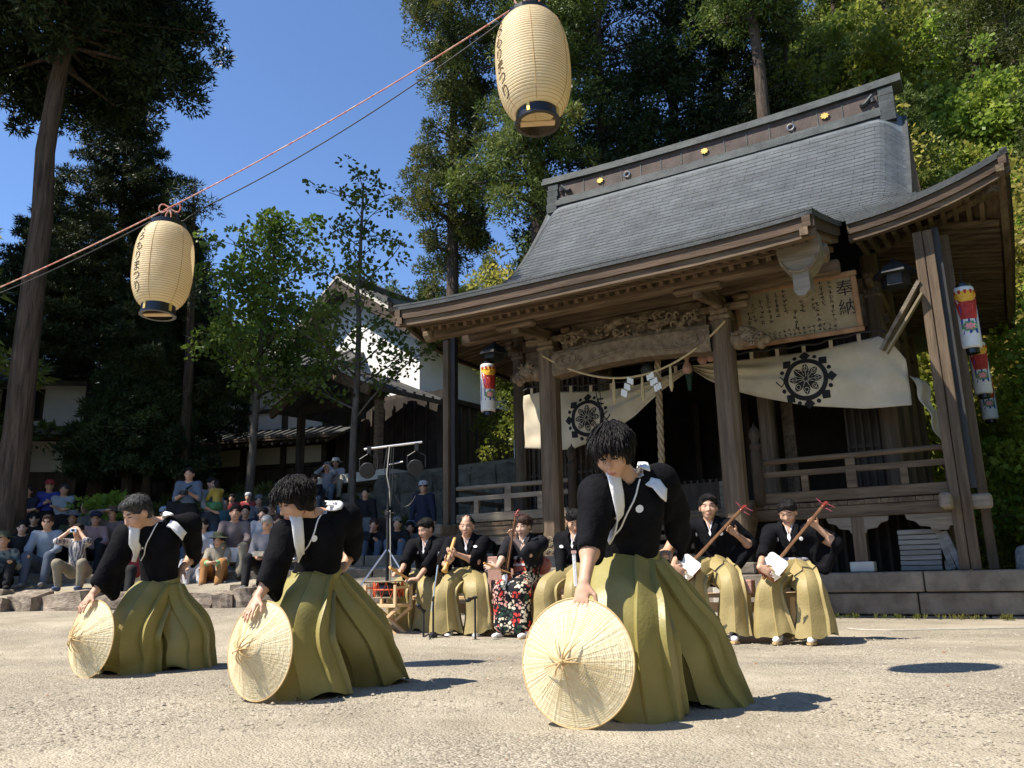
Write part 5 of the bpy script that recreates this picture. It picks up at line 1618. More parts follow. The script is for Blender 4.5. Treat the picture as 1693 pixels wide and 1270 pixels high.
# tall cedars behind the shrine
bE = (-2.377, 33.000, 9.453)
px_tree('cedar', 'cedar_tree', 'tall shaggy cedar standing alone left of the shrine roof', 'tree', bE, 29, 15, r0=.33, crown0=.36, spread=2.3, leaf='cedar', density=3.4, clump=.66, blade=(.15, .05), nb=120, profile=lambda f: .62 + .5 * abs(math.sin(f * 7 + .5)), gaps=.05)
bF = (1.150, 31.000, 9.840)
px_tree('cedar', 'cedar_tree', 'tall cedar with a bare pale trunk behind the left end of the shrine ridge', 'tree', bF, 29, 16, r0=.42, crown0=.40, spread=3.3, leaf='cedar', density=3.4, clump=.85, blade=(.16, .055), nb=115, profile=lambda f: .6 + .45 * abs(math.sin(f * 6 + 1.1)))
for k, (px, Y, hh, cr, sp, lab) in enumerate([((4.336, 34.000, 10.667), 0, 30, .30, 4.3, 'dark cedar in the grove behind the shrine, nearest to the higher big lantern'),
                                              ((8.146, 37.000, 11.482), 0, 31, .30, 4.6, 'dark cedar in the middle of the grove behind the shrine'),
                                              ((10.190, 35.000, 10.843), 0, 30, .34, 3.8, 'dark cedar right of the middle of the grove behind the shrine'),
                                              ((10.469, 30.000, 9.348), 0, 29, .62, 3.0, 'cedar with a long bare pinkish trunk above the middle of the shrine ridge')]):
    px_tree('cedar', 'cedar_tree', lab, 'tree', px, hh, 30 + k, r0=.40, crown0=cr, spread=sp, leaf='cedar_dark' if k < 3 else 'cedar', density=2.0, clump=.85, blade=(.19, .065), nb=115, profile=lambda f: .65 + .4 * abs(math.sin(f * 8)))  # shade over the grove is put into its darker needle colour

# trees on the slopes: a few kinds, copied
protos = {}
def proto(kind, n):
    out = []
    for k in range(n):
        if kind == 'cedar':
            o = make_tree('cedar', 'cedar_tree', 'green pointed cedar in the wood on the slope', 'tree', (0, 0, -300), 13, 50 + k, r0=.22, crown0=.12, spread=2.9, leaf='cedar', density=1.8, clump=.58, blade=(.17, .05), nb=54, profile=lambda f: (1 - f) ** .75 + .05, group='trees on the wooded slope')
        elif kind == 'broad':
            o = make_tree('broad', 'broadleaf_tree', 'bright leafy broadleaf tree in the wood on the slope', 'tree', (0, 0, -300), 8.5, 60 + k, r0=.16, crown0=.25, spread=3.4, leaf='broad', density=1.5, clump=.70, blade=(.17, .075), bark='bark_grey', nb=20, group='trees on the wooded slope')
        else:
            o = make_tree('broad', 'broadleaf_tree', 'yellowing broadleaf tree in the wood on the slope', 'tree', (0, 0, -300), 8.5, 70 + k, r0=.16, crown0=.25, spread=3.5, leaf='yellowleaf', density=1.5, clump=.70, blade=(.18, .055), bark='bark_grey', nb=20, group='trees on the wooded slope')
        out.append(o)
    return out
PR = {'cedar': proto('cedar', 3), 'broad': proto('broad', 3), 'yellow': proto('yellow', 2)}
used = {}
def plant(kind, x, y, s, label=None, dz=-.3):
    k = random.randrange(len(PR[kind]))
    key = (kind, k)
    o = PR[kind][k] if key not in used else copy_tree(PR[kind][k])
    used[key] = 1
    o.location = (x, y, gz(x, y) + dz); o.scale = (s * random.uniform(.9, 1.1), s * random.uniform(.9, 1.1), s)
    o.rotation_euler = (0, 0, random.random() * 6.28)
    if label:
        o['label'] = label
        if 'group' in o: del o['group']
    else:
        o['label'] = {'cedar': 'green pointed cedar in the wood on the slope', 'broad': 'bright leafy broadleaf tree in the wood on the slope', 'yellow': 'yellowing broadleaf tree in the wood on the slope'}[kind]
        o['group'] = {'cedar': 'cedars on the wooded slope', 'broad': 'broadleaf trees on the wooded slope', 'yellow': 'yellowing trees on the wooded slope'}[kind]
    return o
def in_view(x, y, pad=.06):
    return abs(x / y - 0.02) < .66 + pad
# individual ones that show
px = (12.963, 20.000, 9.306); plant('yellow', px[0] + .6, px[1], 1.05, 'yellowing drooping tree at the top right corner')
px = (11.726, 21.000, 7.665); plant('broad', px[0], px[1], .95, 'bright leafy tree behind the right end of the shrine ridge')
px = (10.097, 15.500, 5.037); plant('broad', px[0] + .8, px[1], .62, 'bright green bush at the right edge beyond the right eave')
px = (11.037, 18.500, 5.320); plant('broad', px[0] + .2, px[1], .5, 'low bright bush seen right of the corner post')
px = (0.245, 24.000, 6.248); plant('broad', px[0], px[1], .55, 'small bright tree between the storehouse and the shrine')
px = (0.074, 52.000, 19.952); plant('yellow', px[0], px[1], 1.15, 'rounded yellow green tree left of the shrine ridge')
px = (-2.357, 70.000, 28.450); plant('cedar', px[0], px[1], .9, 'single dark cedar on the skyline left of the shrine')
cand = []
rs = random.Random(17)
def scatter(limit, tries, draw, gap):
    n = 0
    for it in range(tries):
        x, y = draw()
        u, v = temple_uv(x, y)
        if not in_view(x, y, .12): continue
        if float(hill_h(x, y)) < 1.6 or (u < 8.3 and v < 13.0): continue
        if x < -2 and y < 40: continue
        dmin = gap(y)
        if any((x - a) ** 2 + (y - b) ** 2 < dmin * dmin for a, b in cand): continue
        if any((x - a) ** 2 + (y - b) ** 2 < 4 for a, b in ((1.0, 34), (4.6, 35), (7.5, 36), (9.3, 30))): continue
        cand.append((x, y)); n += 1
        if n >= limit: return
def d1():
    y = 16 + 44 * rs.random(); return (rs.random() * .95 - .2) * y, y
def d2():
    y = 45 + 75 * rs.random(); return (rs.random() * .75 - .5) * y, y
def d3():
    y = 50 + 70 * rs.random(); return (rs.random() * .7 + .1) * y, y
scatter(120, 5000, d1, lambda y: 1.9 + .02 * y)
scatter(115, 6000, d2, lambda y: 2.4 + .012 * y)
scatter(60, 3000, d3, lambda y: 3.0 + .02 * y)
for x, y in cand:
    u, v = temple_uv(x, y)
    right = x > .18 * y
    r = rs.random()
    if right: kind = 'broad' if r < .52 else ('yellow' if r < .66 else 'cedar')
    else: kind = 'cedar' if r < .66 else ('broad' if r < .88 else 'yellow')
    s = rs.uniform(.75, 1.15) * ((1.0 if y > 28 else .85) if not right else (1.25 if y > 30 else .9))
    plant(kind, x, y, s)

# trees outside the picture on the left: they stand there and shade the spectators
for k, (x, y, s) in enumerate([(-14.6, 13.2, 1.25), (-17.5, 13.8, 1.35), (-15.0, 17.5, 1.2), (-20, 16, 1.4), (-19.0, 19.5, 1.3), (-23, 14, 1.4)]):
    o = copy_tree(PR['cedar'][k % 3]); o.location = (x, y, gz(x, y) - .2); o.scale = (s * 1.3, s * 1.3, s); o.rotation_euler = (0, 0, k * 1.3)
    o['label'] = 'cedar standing beyond the left edge of the yard'; o['group'] = 'cedars beyond the left edge'
# low growth
gr = []
r9 = np.random.default_rng(4)
def tufts(name, label, pts, n, L, W, m):
    C = np.array(pts); V, F = blades(C, np.full(len(C), .12), n, L, W, r9, up=1.2, shell=.1, quad=True)
    return tag(mesh_from(name, V, F, m), label, None, None, 'stuff')
pts = []
for k in range(500):
    x = r9.uniform(8.2, 26); y = r9.uniform(12, 30)
    u, v = temple_uv(x, y)
    if u > 6.6: pts.append((x, y, gz(x, y) + .05))
for k in range(360):
    x = r9.uniform(-9, 2); y = r9.uniform(17, 27)
    pts.append((x, y, gz(x, y) + .03))
tufts('ground_cover', 'low grass and ground cover on the banks', pts, 26, .22, .03, M['grass'])
pts = []
for k in range(70):
    u = r9.uniform(2.4, 6.5); w = TO + TEU * u + TEV * (-.42 - .12 * r9.random()); pts.append((w[0], w[1], 0.0))
C = np.array(pts); V, F = blades(C, np.full(len(C), .03), 14, .06, .006, r9, up=1.6, shell=.1, quad=True)
tag(mesh_from('grass_tufts', V, F, M['grass']), 'short grass along the foot of the plinth', None, None, 'stuff')
bz = (-8.153, 16.600, 2.024)
b_ = make_tree('broad', 'shrub', 'small sunlit bright green shrub between the dark fir trunks', 'shrub', (bz[0], bz[1], gz(bz[0], bz[1])), 1.2, 91, r0=.03, crown0=.1, spread=.6, leaf='broad', density=.6, clump=.2, blade=(.11, .045), bark='bark_grey', nb=9)

# ------------------------------------------------------------------ figures: bodies grown from distance fields, one closed skin each
def nrm(v):
    v = np.asarray(v, float); return v / (np.linalg.norm(v) + 1e-12)
UP = np.array([0, 0, 1.0])

class Sdf:
    def __init__(self, h, k=.03):
        self.h = h; self.k = k; self.p = []; self.far = 0.0
    def cap(self, a, b, ra, rb=None, k=None, op=1, flat=None, f=1.0):
        """tapered limb from a to b; flat = axis along which it is squashed by f"""
        self.p.append(('c', np.asarray(a, float), np.asarray(b, float), ra, ra if rb is None else rb, self.k if k is None else k, op, flat, f)); return self
    def ell(self, c, rad, R=None, k=None, op=1):
        self.p.append(('e', np.asarray(c, float), np.asarray(rad, float), np.eye(3) if R is None else np.asarray(R, float), None, self.k if k is None else k, op, None, 1)); return self
    def field(self):
        h = self.h
        lo = np.full(3, 1e9); hi = np.full(3, -1e9)
        bb = []
        for q in self.p:
            if q[0] == 'c':
                r = max(q[3], q[4]) * max(1, q[8]); l = np.minimum(q[1], q[2]) - r; u = np.maximum(q[1], q[2]) + r
            else:
                r = max(q[2]); l = q[1] - r; u = q[1] + r
            bb.append((l, u))
            if q[6] > 0: lo = np.minimum(lo, l); hi = np.maximum(hi, u)
        lo = lo - 4 * h - self.far * .5; hi = hi + 4 * h + self.far * .5
        n = np.ceil((hi - lo) / h).astype(int) + 1
        self.lo = lo; self.n = n
        F = np.full(n, .2, dtype=np.float32)
        ax = [lo[i] + h * np.arange(n[i]) for i in range(3)]
        for q, (l, u) in zip(self.p, bb):
            m = q[5] + max(3 * h, self.far)
            i0 = np.clip(np.floor((l - m - lo) / h).astype(int), 0, n); i1 = np.clip(np.ceil((u + m - lo) / h).astype(int) + 1, 0, n)
            if (i1 <= i0).any(): continue
            sl = tuple(slice(a, b) for a, b in zip(i0, i1))
            X = ax[0][sl[0]][:, None, None]; Y = ax[1][sl[1]][None, :, None]; Z = ax[2][sl[2]][None, None, :]
            if q[0] == 'c':
                a, b, ra, rb = q[1], q[2], q[3], q[4]
                qx, qy, qz = X - a[0], Y - a[1], Z - a[2]
                ba = b - a
                L = ba @ ba + 1e-12
                t = np.clip((qx * ba[0] + qy * ba[1] + qz * ba[2]) / L, 0, 1)
                dx, dy, dz = qx - t * ba[0], qy - t * ba[1], qz - t * ba[2]
                if q[7] is not None:
                    w = q[7]; c = (dx * w[0] + dy * w[1] + dz * w[2]) * (1 / q[8] - 1)
                    dx, dy, dz = dx + c * w[0], dy + c * w[1], dz + c * w[2]
                d = np.sqrt(dx * dx + dy * dy + dz * dz) - (ra + (rb - ra) * t)
                if q[7] is not None: d = d * min(q[8], 1.0)
            else:
                R = q[3]; r = q[2]
                qx, qy, qz = X - q[1][0], Y - q[1][1], Z - q[1][2]
                s = [(qx * R[i][0] + qy * R[i][1] + qz * R[i][2]) / r[i] for i in range(3)]
                k0 = np.sqrt(s[0] ** 2 + s[1] ** 2 + s[2] ** 2) + 1e-9
                k1 = np.sqrt((s[0] / r[0]) ** 2 + (s[1] / r[1]) ** 2 + (s[2] / r[2]) ** 2) + 1e-9
                d = k0 * (k0 - 1) / k1
            A = F[sl]; k = max(q[5], 1e-4)
            if q[6] > 0:
                hh = np.clip(.5 + .5 * (A - d) / k, 0, 1)
                F[sl] = A + (d - A) * hh - k * hh * (1 - hh)
            else:
                hh = np.clip(.5 - .5 * (A + d) / k, 0, 1)
                F[sl] = A + (-d - A) * hh + k * hh * (1 - hh)
        self.F = F
        return F
    def sample(self, p):
        g = (np.asarray(p) - self.lo) / self.h
        i = np.clip(np.floor(g).astype(int), 0, self.n - 2); f = np.clip(g - i, 0, 1)
        F = self.F; o = 0
        for a in (0, 1):
            for b in (0, 1):
                for c in (0, 1):
                    w = (f[0] if a else 1 - f[0]) * (f[1] if b else 1 - f[1]) * (f[2] if c else 1 - f[2])
                    o += w * F[i[0] + a, i[1] + b, i[2] + c]
        return o
    def grad(self, p):
        e = self.h * .8
        return nrm([self.sample(p + np.eye(3)[k] * e) - self.sample(p - np.eye(3)[k] * e) for k in range(3)])
    def push(self, p, off):
        p = np.array(p, float)
        for _ in range(7):
            p = p - self.grad(p) * (self.sample(p) - off)
        return p
    def mesh(self):
        F = self.field() if not hasattr(self, 'F') else self.F
        ins = F < 0
        nx, ny, nz = F.shape
        cnt = np.zeros((nx - 1, ny - 1, nz - 1), dtype=np.int8)
        for a in (0, 1):
            for b in (0, 1):
                for c in (0, 1):
                    cnt += ins[a:nx - 1 + a, b:ny - 1 + b, c:nz - 1 + c]
        I = np.argwhere((cnt > 0) & (cnt < 8))
        idm = np.full(cnt.shape, -1, dtype=np.int64); idm[I[:, 0], I[:, 1], I[:, 2]] = np.arange(len(I))
        cor = np.array([[a, b, c] for a in (0, 1) for b in (0, 1) for c in (0, 1)])
        val = np.stack([F[I[:, 0] + a, I[:, 1] + b, I[:, 2] + c] for a, b, c in cor], 1)
        acc = np.zeros((len(I), 3)); num = np.zeros(len(I))
        for p in range(8):
            for q in range(p + 1, 8):
                if np.abs(cor[p] - cor[q]).sum() != 1: continue
                va, vb = val[:, p], val[:, q]
                m = (va < 0) != (vb < 0)
                t = np.where(m, va / np.where(m, va - vb, 1), 0)
                acc += np.where(m[:, None], cor[p] + (cor[q] - cor[p]) * t[:, None], 0); num += m
        V = self.lo + self.h * (I + acc / num[:, None])
        Q = []
        for axn in range(3):
            o1, o2 = [(1, 2), (2, 0), (0, 1)][axn]
            s0 = [slice(None)] * 3; s1 = [slice(None)] * 3
            s0[axn] = slice(0, -1); s1[axn] = slice(1, None)
            A = ins[tuple(s0)]; B = ins[tuple(s1)]
            E = np.argwhere(A != B)
            e = E[(E[:, o1] > 0) & (E[:, o2] > 0) & (E[:, o1] < F.shape[o1] - 1) & (E[:, o2] < F.shape[o2] - 1)]
            if not len(e): continue
            d1 = np.zeros(3, int); d1[o1] = 1; d2 = np.zeros(3, int); d2[o2] = 1
            g = lambda q: idm[q[:, 0], q[:, 1], q[:, 2]]
            quad = np.stack([g(e - d1 - d2), g(e - d2), g(e), g(e - d1)], 1)
            flip = ~A[e[:, 0], e[:, 1], e[:, 2]]
            quad[flip] = quad[flip][:, ::-1]
            Q.append(quad)
        Q = np.concatenate(Q)
        Q = Q[(Q >= 0).all(1)]
        return V, Q

def sdf_obj(name, s, mats, base, parent, noise=None, facemat=None, relax=1, label=None):
    V, Q = s.mesh()
    for _ in range(relax):                                  # even out the grid steps
        acc = np.zeros_like(V); num = np.zeros(len(V))
        for a in range(4):
            i, j = Q[:, a], Q[:, (a + 1) % 4]
            np.add.at(acc, i, V[j]); np.add.at(acc, j, V[i]); np.add.at(num, i, 1); np.add.at(num, j, 1)
        V = V * .45 + .55 * acc / np.maximum(num, 1)[:, None]
    if noise is not None:
        N = np.zeros_like(V)
        n = np.cross(V[Q[:, 2]] - V[Q[:, 0]], V[Q[:, 3]] - V[Q[:, 1]])
        for a in range(4): np.add.at(N, Q[:, a], n)
        N /= np.linalg.norm(N, axis=1)[:, None] + 1e-12
        V = V + N * noise(V)[:, None]
    mi = None
    if facemat is not None: mi = facemat(V[Q].mean(1))
    o = mesh_from(name, V - base, Q, mats, parent, True, mi)
    if label: o['label'] = label
    return o

def frame(fwd, up=UP):
    f = nrm(fwd); r = nrm(np.cross(f, up)); u = np.cross(r, f)
    return np.stack([r, f, u])                              # rows: right of the head as seen from behind, forward, up

def add_head(s, c, R, sc=1.0, fine=True, female=False):
    W = lambda x, y, z: c + sc * (x * R[0] + y * R[1] + z * R[2])
    r3 = lambda *a: np.array(a) * sc
    s.ell(W(0, -.012, .035), r3(.077, .096, .086), R, .01)
    s.ell(W(0, .018, -.035), r3(.064 if not female else .060, .076, .078), R, .025 * sc)
    s.ell(W(0, .052, -.095), r3(.031, .028, .025), R, .03 * sc)
    s.cap(W(0, .086, .008), W(0, .106, -.034), .0085 * sc, .0135 * sc, .014 * sc)
    if fine:
        s.ell(W(.016, .090, -.038), r3(.010, .010, .008), R, .008 * sc); s.ell(W(-.016, .090, -.038), r3(.010, .010, .008), R, .008 * sc)
        for q in (-1, 1):
            s.ell(W(q * .079, -.008, -.012), r3(.011, .024, .034), R, .008)
            s.ell(W(q * .033, .094, .004), r3(.020, .016, .011), R, .012, -1)
            s.ell(W(q * .033, .076, .002), r3(.016, .012, .010), R, .006)
            s.cap(W(q * .012, .088, .024), W(q * .052, .072, .027), .007 * sc, .006 * sc, .012)
            s.ell(W(q * .042, .058, -.03), r3(.026, .026, .024), R, .025)
        s.ell(W(0, .087, -.066), r3(.025, .012, .0065), R, .008); s.ell(W(0, .085, -.077), r3(.020, .012, .0065), R, .008)
    else:
        for q in (-1, 1): s.ell(W(q * .08, -.008, -.012), r3(.014, .024, .034), R, .01)

def face_paint(c, R, sc):
    """material slots by place on the face: 0 skin, 1 lips, 2 eyes and brows"""
    def f(P):
        q = (P - c) @ R.T / sc
        x, y, z = q[:, 0], q[:, 1], q[:, 2]
        m = np.zeros(len(P), int)
        m[(y > .055) & (((np.abs(x) / .024) ** 2 + ((z + .071) / .0085) ** 2) < 1)] = 1
        ax = np.abs(x)
        m[(y > .04) & ((((ax - .033) / .017) ** 2 + ((z - .003) / .0050) ** 2) < 1)] = 2
        m[(y > .04) & ((((ax - .034) / .021) ** 2 + ((z - .026 - .002 * (ax < .03)) / .0044) ** 2) < 1)] = 2
        return m
    return f

def add_hand(s, w, d, palm, thumb, sc=1.0, curl=.35, spread=.10, k=.005):
    """wrist point, direction of the hand, the way the palm faces, side the thumb leaves to"""
    d = nrm(d); palm = nrm(palm - d * (np.asarray(palm) @ d)); side = np.cross(d, palm)
    if side @ np.asarray(thumb) < 0: side = -side
    s.cap(w, w + d * .03 * sc, .025 * sc, .027 * sc, .012, flat=palm, f=.8)
    s.ell(w + d * .052 * sc, np.array([.046, .039, .0155]) * sc, np.stack([d, side, palm]), .012)
    for i, (o, L) in enumerate(((.029, .070), (.0095, .079), (-.010, .074), (-.029, .058))):
        a = w + d * (.088 - .004 * abs(i - 1.2)) * sc + side * o * sc
        dir_ = nrm(d + side * spread * (1.4 - i) * .8)
        r = .0088 * sc
        for j, q in enumerate((.45, .32, .23)):
            ang = curl * (.7 + .5 * j)
            ax_ = side
            dir_ = nrm(dir_ * math.cos(ang) + palm * math.sin(ang))
            b = a + dir_ * L * q * sc
            s.cap(a, b, r, r * .93, k); a = b; r *= .93
    a = w + d * .030 * sc + side * .028 * sc
    t1 = nrm(d * .75 + side * .75 + palm * .25)
    b = a + t1 * .042 * sc; s.cap(a, b, .0125 * sc, .0105 * sc, .008)
    t2 = nrm(d * .95 + side * .25 + palm * (.2 + curl)); s.cap(b, b + t2 * .036 * sc, .010 * sc, .0085 * sc, k)

def ik(sh, hand, pole, l1, l2):
    sh = np.asarray(sh, float); hand = np.asarray(hand, float)
    v = hand - sh; L = min(np.linalg.norm(v), (l1 + l2) * .999); n = nrm(v)
    a = (l1 * l1 - l2 * l2 + L * L) / (2 * L); hgt = math.sqrt(max(l1 * l1 - a * a, 0))
    p = np.asarray(pole, float); p = nrm(p - n * (p @ n))
    return sh + n * a + p * hgt

def ribbon(s, pts, width, off, thick=.006, sub=5):
    """a band of cloth laid on the surface of s"""
    pts = [s.push(p, off) for p in pts]
    pts = np.array(pts); T = np.gradient(pts, axis=0)
    rows = []
    for p, t in zip(pts, T):
        g = s.grad(p); sd = nrm(np.cross(nrm(t), g))
        rows.append([s.push(p + sd * width * q, off) for q in np.linspace(-.5, .5, sub)])
    return np.array(rows)

def hair(name, c, R, sc, style, m, base, parent, h):
    W = lambda x, y, z: c + sc * (x * R[0] + y * R[1] + z * R[2])
    r3 = lambda *a: np.array(a) * sc
    s = Sdf(h, .015); s.far = .06 if h < .012 else 0
    if style == 'mop':
        s.ell(W(0, -.016, .045), r3(.096, .116, .100), R)
        s.ell(W(0, -.055, -.035), r3(.080, .062, .075), R)
        s.ell(W(0, .050, .058), r3(.084, .062, .052), R, .02)
        s.ell(W(.07, .01, -.01), r3(.025, .04, .055), R); s.ell(W(-.07, .01, -.01), r3(.025, .04, .055), R)
        s.ell(W(0, .108, -.045), r3(.066, .070, .080), R, .012, -1)
        s.cap(W(.09, 0, -.10), W(-.09, 0, -.10), .03, .03, .01, -1)
    elif style == 'short':
        s.ell(W(0, -.016, .043), r3(.087, .105, .092), R)
        s.ell(W(0, -.05, -.02), r3(.074, .062, .065), R)
        s.ell(W(0, .035, .083), r3(.066, .055, .032), R)
        s.ell(W(0, .105, -.03), r3(.075, .070, .092), R, .010, -1)
        for q in (-1, 1): s.ell(W(q * .092, .012, -.035), r3(.03, .03, .042), R, .01, -1)
    elif style == 'bald':
        s.ell(W(0, -.018, .038), r3(.084, .102, .087), R)
        s.ell(W(0, -.055, -.02), r3(.074, .058, .06), R)
        s.ell(W(0, .105, .03), r3(.064, .085, .115), R, .012, -1)
        s.ell(W(0, .105, -.03), r3(.075, .070, .092), R, .010, -1)
        for q in (-1, 1): s.ell(W(q * .092, .012, -.035), r3(.03, .03, .042), R, .01, -1)
    elif style == 'bun':
        s.ell(W(0, -.018, .045), r3(.092, .112, .098), R)
        s.ell(W(0, -.055, -.015), r3(.08, .062, .07), R)
        s.ell(W(0, -.10, .035), r3(.058, .052, .06), R)
        s.ell(W(-.045, .06, .075), r3(.05, .04, .035), R, .02)
        s.ell(W(0, .108, -.04), r3(.066, .068, .090), R, .012, -1)
    else:                                                   # bob
        s.ell(W(0, -.016, .043), r3(.092, .110, .096), R)
        s.ell(W(0, -.05, -.05), r3(.092, .07, .09), R)
        s.ell(W(0, .110, -.05), r3(.066, .078, .100), R, .012, -1)
    amp = (.0045 if style != 'short' else .0025) * sc
    ns = lambda V: amp * vnoise(((V - c) @ R.T) * np.array([1, .45, .45]), 130.0 / sc, 3, 2) + amp * .7 * vnoise((V - c) @ R.T, 45.0, 9, 2)
    o = sdf_obj(name, s, m, base, parent, ns if h < .012 else None)
    if h < .012:                                            # separate locks lying over the mass
        rg = np.random.default_rng(int(abs(c[0]) * 1000) + 3)
        crown = W(0, -.045, .13); mb = MB()
        n, L = {'mop': (1300, .046), 'short': (300, .024), 'bun': (300, .04)}.get(style, (120, .03))
        for _ in range(n):
            d = rg.normal(size=3); d[2] = abs(d[2]) * .9 - .25
            p = W(*(nrm(d) * .16 + np.array([0, -.02, .03])))
            p = s.push(p, .001)
            q = (p - c) @ R.T / sc
            if q[1] > .02 and q[2] < (.075 if style != 'mop' else .062): continue
            if q[2] < -.09: continue
            g = s.grad(p); t = (p - crown); t = nrm(t - g * (t @ g)) + rg.normal(size=3) * .16 - UP * .10
            l = L * (.6 + .7 * rg.random()) * sc; lift = (.003 + .006 * rg.random()) * (1 if style == 'mop' else .5)
            r0 = (.0027 if style == 'mop' else .0026) * (.7 + .6 * rg.random())
            pts = [p - t * .2 * l, p + t * .3 * l + g * lift, p + t * .7 * l + g * lift * .9 - UP * .1 * l, p + t * l + g * lift * .2 - UP * .25 * l]
            mb.tube(np.array(pts) - base, [r0 * .6, r0, r0 * .8, r0 * .15], 4)
        tag(mb.build('hair_lock', m, parent, True), kind='stuff')
    return o

def cloth_noise(seed, amp, f=16.0, squash=(1, 1, .55)):
    q = np.array(squash)
    def fn(V):
        n = vnoise(V * q, f, seed, 3); r = vnoise(V * q + 3.1, f * .6, seed + 7, 2)
        return amp * (n * .6 + (1 - np.abs(r)) * .9 - .6)
    return fn

def kimono_top(j, h, base, parent, m, seed, sleeve=(.55, .55), mouth=(.11, .11), drape=(.10, .10), bulk=1.0, collar=True, crest=True, fwd=None, waist_r=.150, female=False, cofs=.017):
    """wide sleeved top; sleeve = how far down the forearm, drape = how deep the sleeve hangs"""
    f = nrm(fwd); rt = nrm(np.cross(f, UP))
    s = Sdf(h, .035); s.far = .15
    neck, waist = j['neck'], j['waist']
    axis = nrm(neck - waist)
    fl = nrm(f - axis * (f @ axis))
    chest = neck - axis * .16
    s.cap(chest, waist - axis * .07, .170 * bulk, waist_r * bulk, .04, flat=fl, f=.74)
    s.cap(j['shR'] - axis * .02, j['shL'] - axis * .02, .088 * bulk, .088 * bulk, .05)
    for k in ('shR', 'shL'): s.cap(neck - axis * .015, j[k], .062, .080, .04)
    ends = []
    for i, q in enumerate('RL'):
        sh, el, wr = j['sh' + q], j['el' + q], j['wr' + q]
        e = el + (wr - el) * sleeve[i]
        d = nrm(e - sh); dn = -UP - d * (-UP @ d); dn = nrm(dn + (-UP) * .15 + nrm(sh - neck) * -.0)
        th = nrm(np.cross(d, dn))
        s.cap(sh, sh * .35 + el * .65, .084 * bulk, .080, .03)
        s.cap(sh * .35 + el * .65, e, .078, .070, .03, flat=th, f=.8)
        dp = drape[i]
        for q_ in (.35, .7, 1.0):
            b0 = sh + (e - sh) * q_
            s.cap(b0, b0 + dn * dp * (.35 + .65 * q_), .068, .060, .04, flat=th, f=.62)
        dd = nrm(wr - el)
        s.cap(e + dd * .070, e + dd * .070 + dn * dp * .9, .058, .045, .010, -1, flat=th, f=.7)
    # neck opening
    st = neck - axis * .165 + fl * .135
    s.cap(neck + fl * .06 + axis * .06, st, .052, .004, .010, -1)
    s.cap(neck + axis * .02, neck + axis * .12, .066, .075, .012, -1)
    s.field()
    o = sdf_obj('kimono', s, m, base, parent, cloth_noise(seed, .009, 13))
    if collar:
        for sg, mat_, wd, of in ((1, M['white'], .022, .013), (-1, M['white'], .022, .013)):
            a = neck - fl * .045 + rt * sg * .045 + axis * .035
            b = neck + fl * .03 + rt * sg * .068 + axis * .012
            c = st + rt * sg * -.012 + fl * .02
            e = st - axis * .10 + rt * sg * -.05 + fl * .02
            ts = np.linspace(0, 1, 9)
            pth = [a + (b - a) * t for t in np.linspace(0, 1, 4)][:-1] + [b + (c - b) * t for t in ts]
            P = ribbon(s, pth, wd, of)
            mb = MB().sheet(P - base, thick=-.004)
            mb.build('white_collar', mat_, parent, True)
            pth2 = [p + rt * sg * .026 - axis * .004 for p in pth] + [c + (e - c) * t for t in (.35, .7, 1)]
            P = ribbon(s, pth2, .042, cofs)
            MB().sheet(P - base, thick=-.006).build('black_collar', m, parent, True)
    if crest:
        for sg in (1, -1):
            p0 = s.push(neck - axis * .125 + rt * sg * .118 + fl * .16, .004); g = s.grad(p0)
            a1 = nrm(np.cross(g, UP)); a2 = np.cross(g, a1)
            mb = MB(); ring = [s.push(p0 + (a1 * math.cos(t) + a2 * math.sin(t)) * .019, .014) for t in np.linspace(0, 6.283, 13)[:-1]]
            mb.add(np.array([s.push(p0, .015)] + ring) - base, [(0, 1 + i, 1 + (i + 1) % 12) for i in range(12)])
            mb.build('family_crest', M['white'], parent, True)
    return s, o

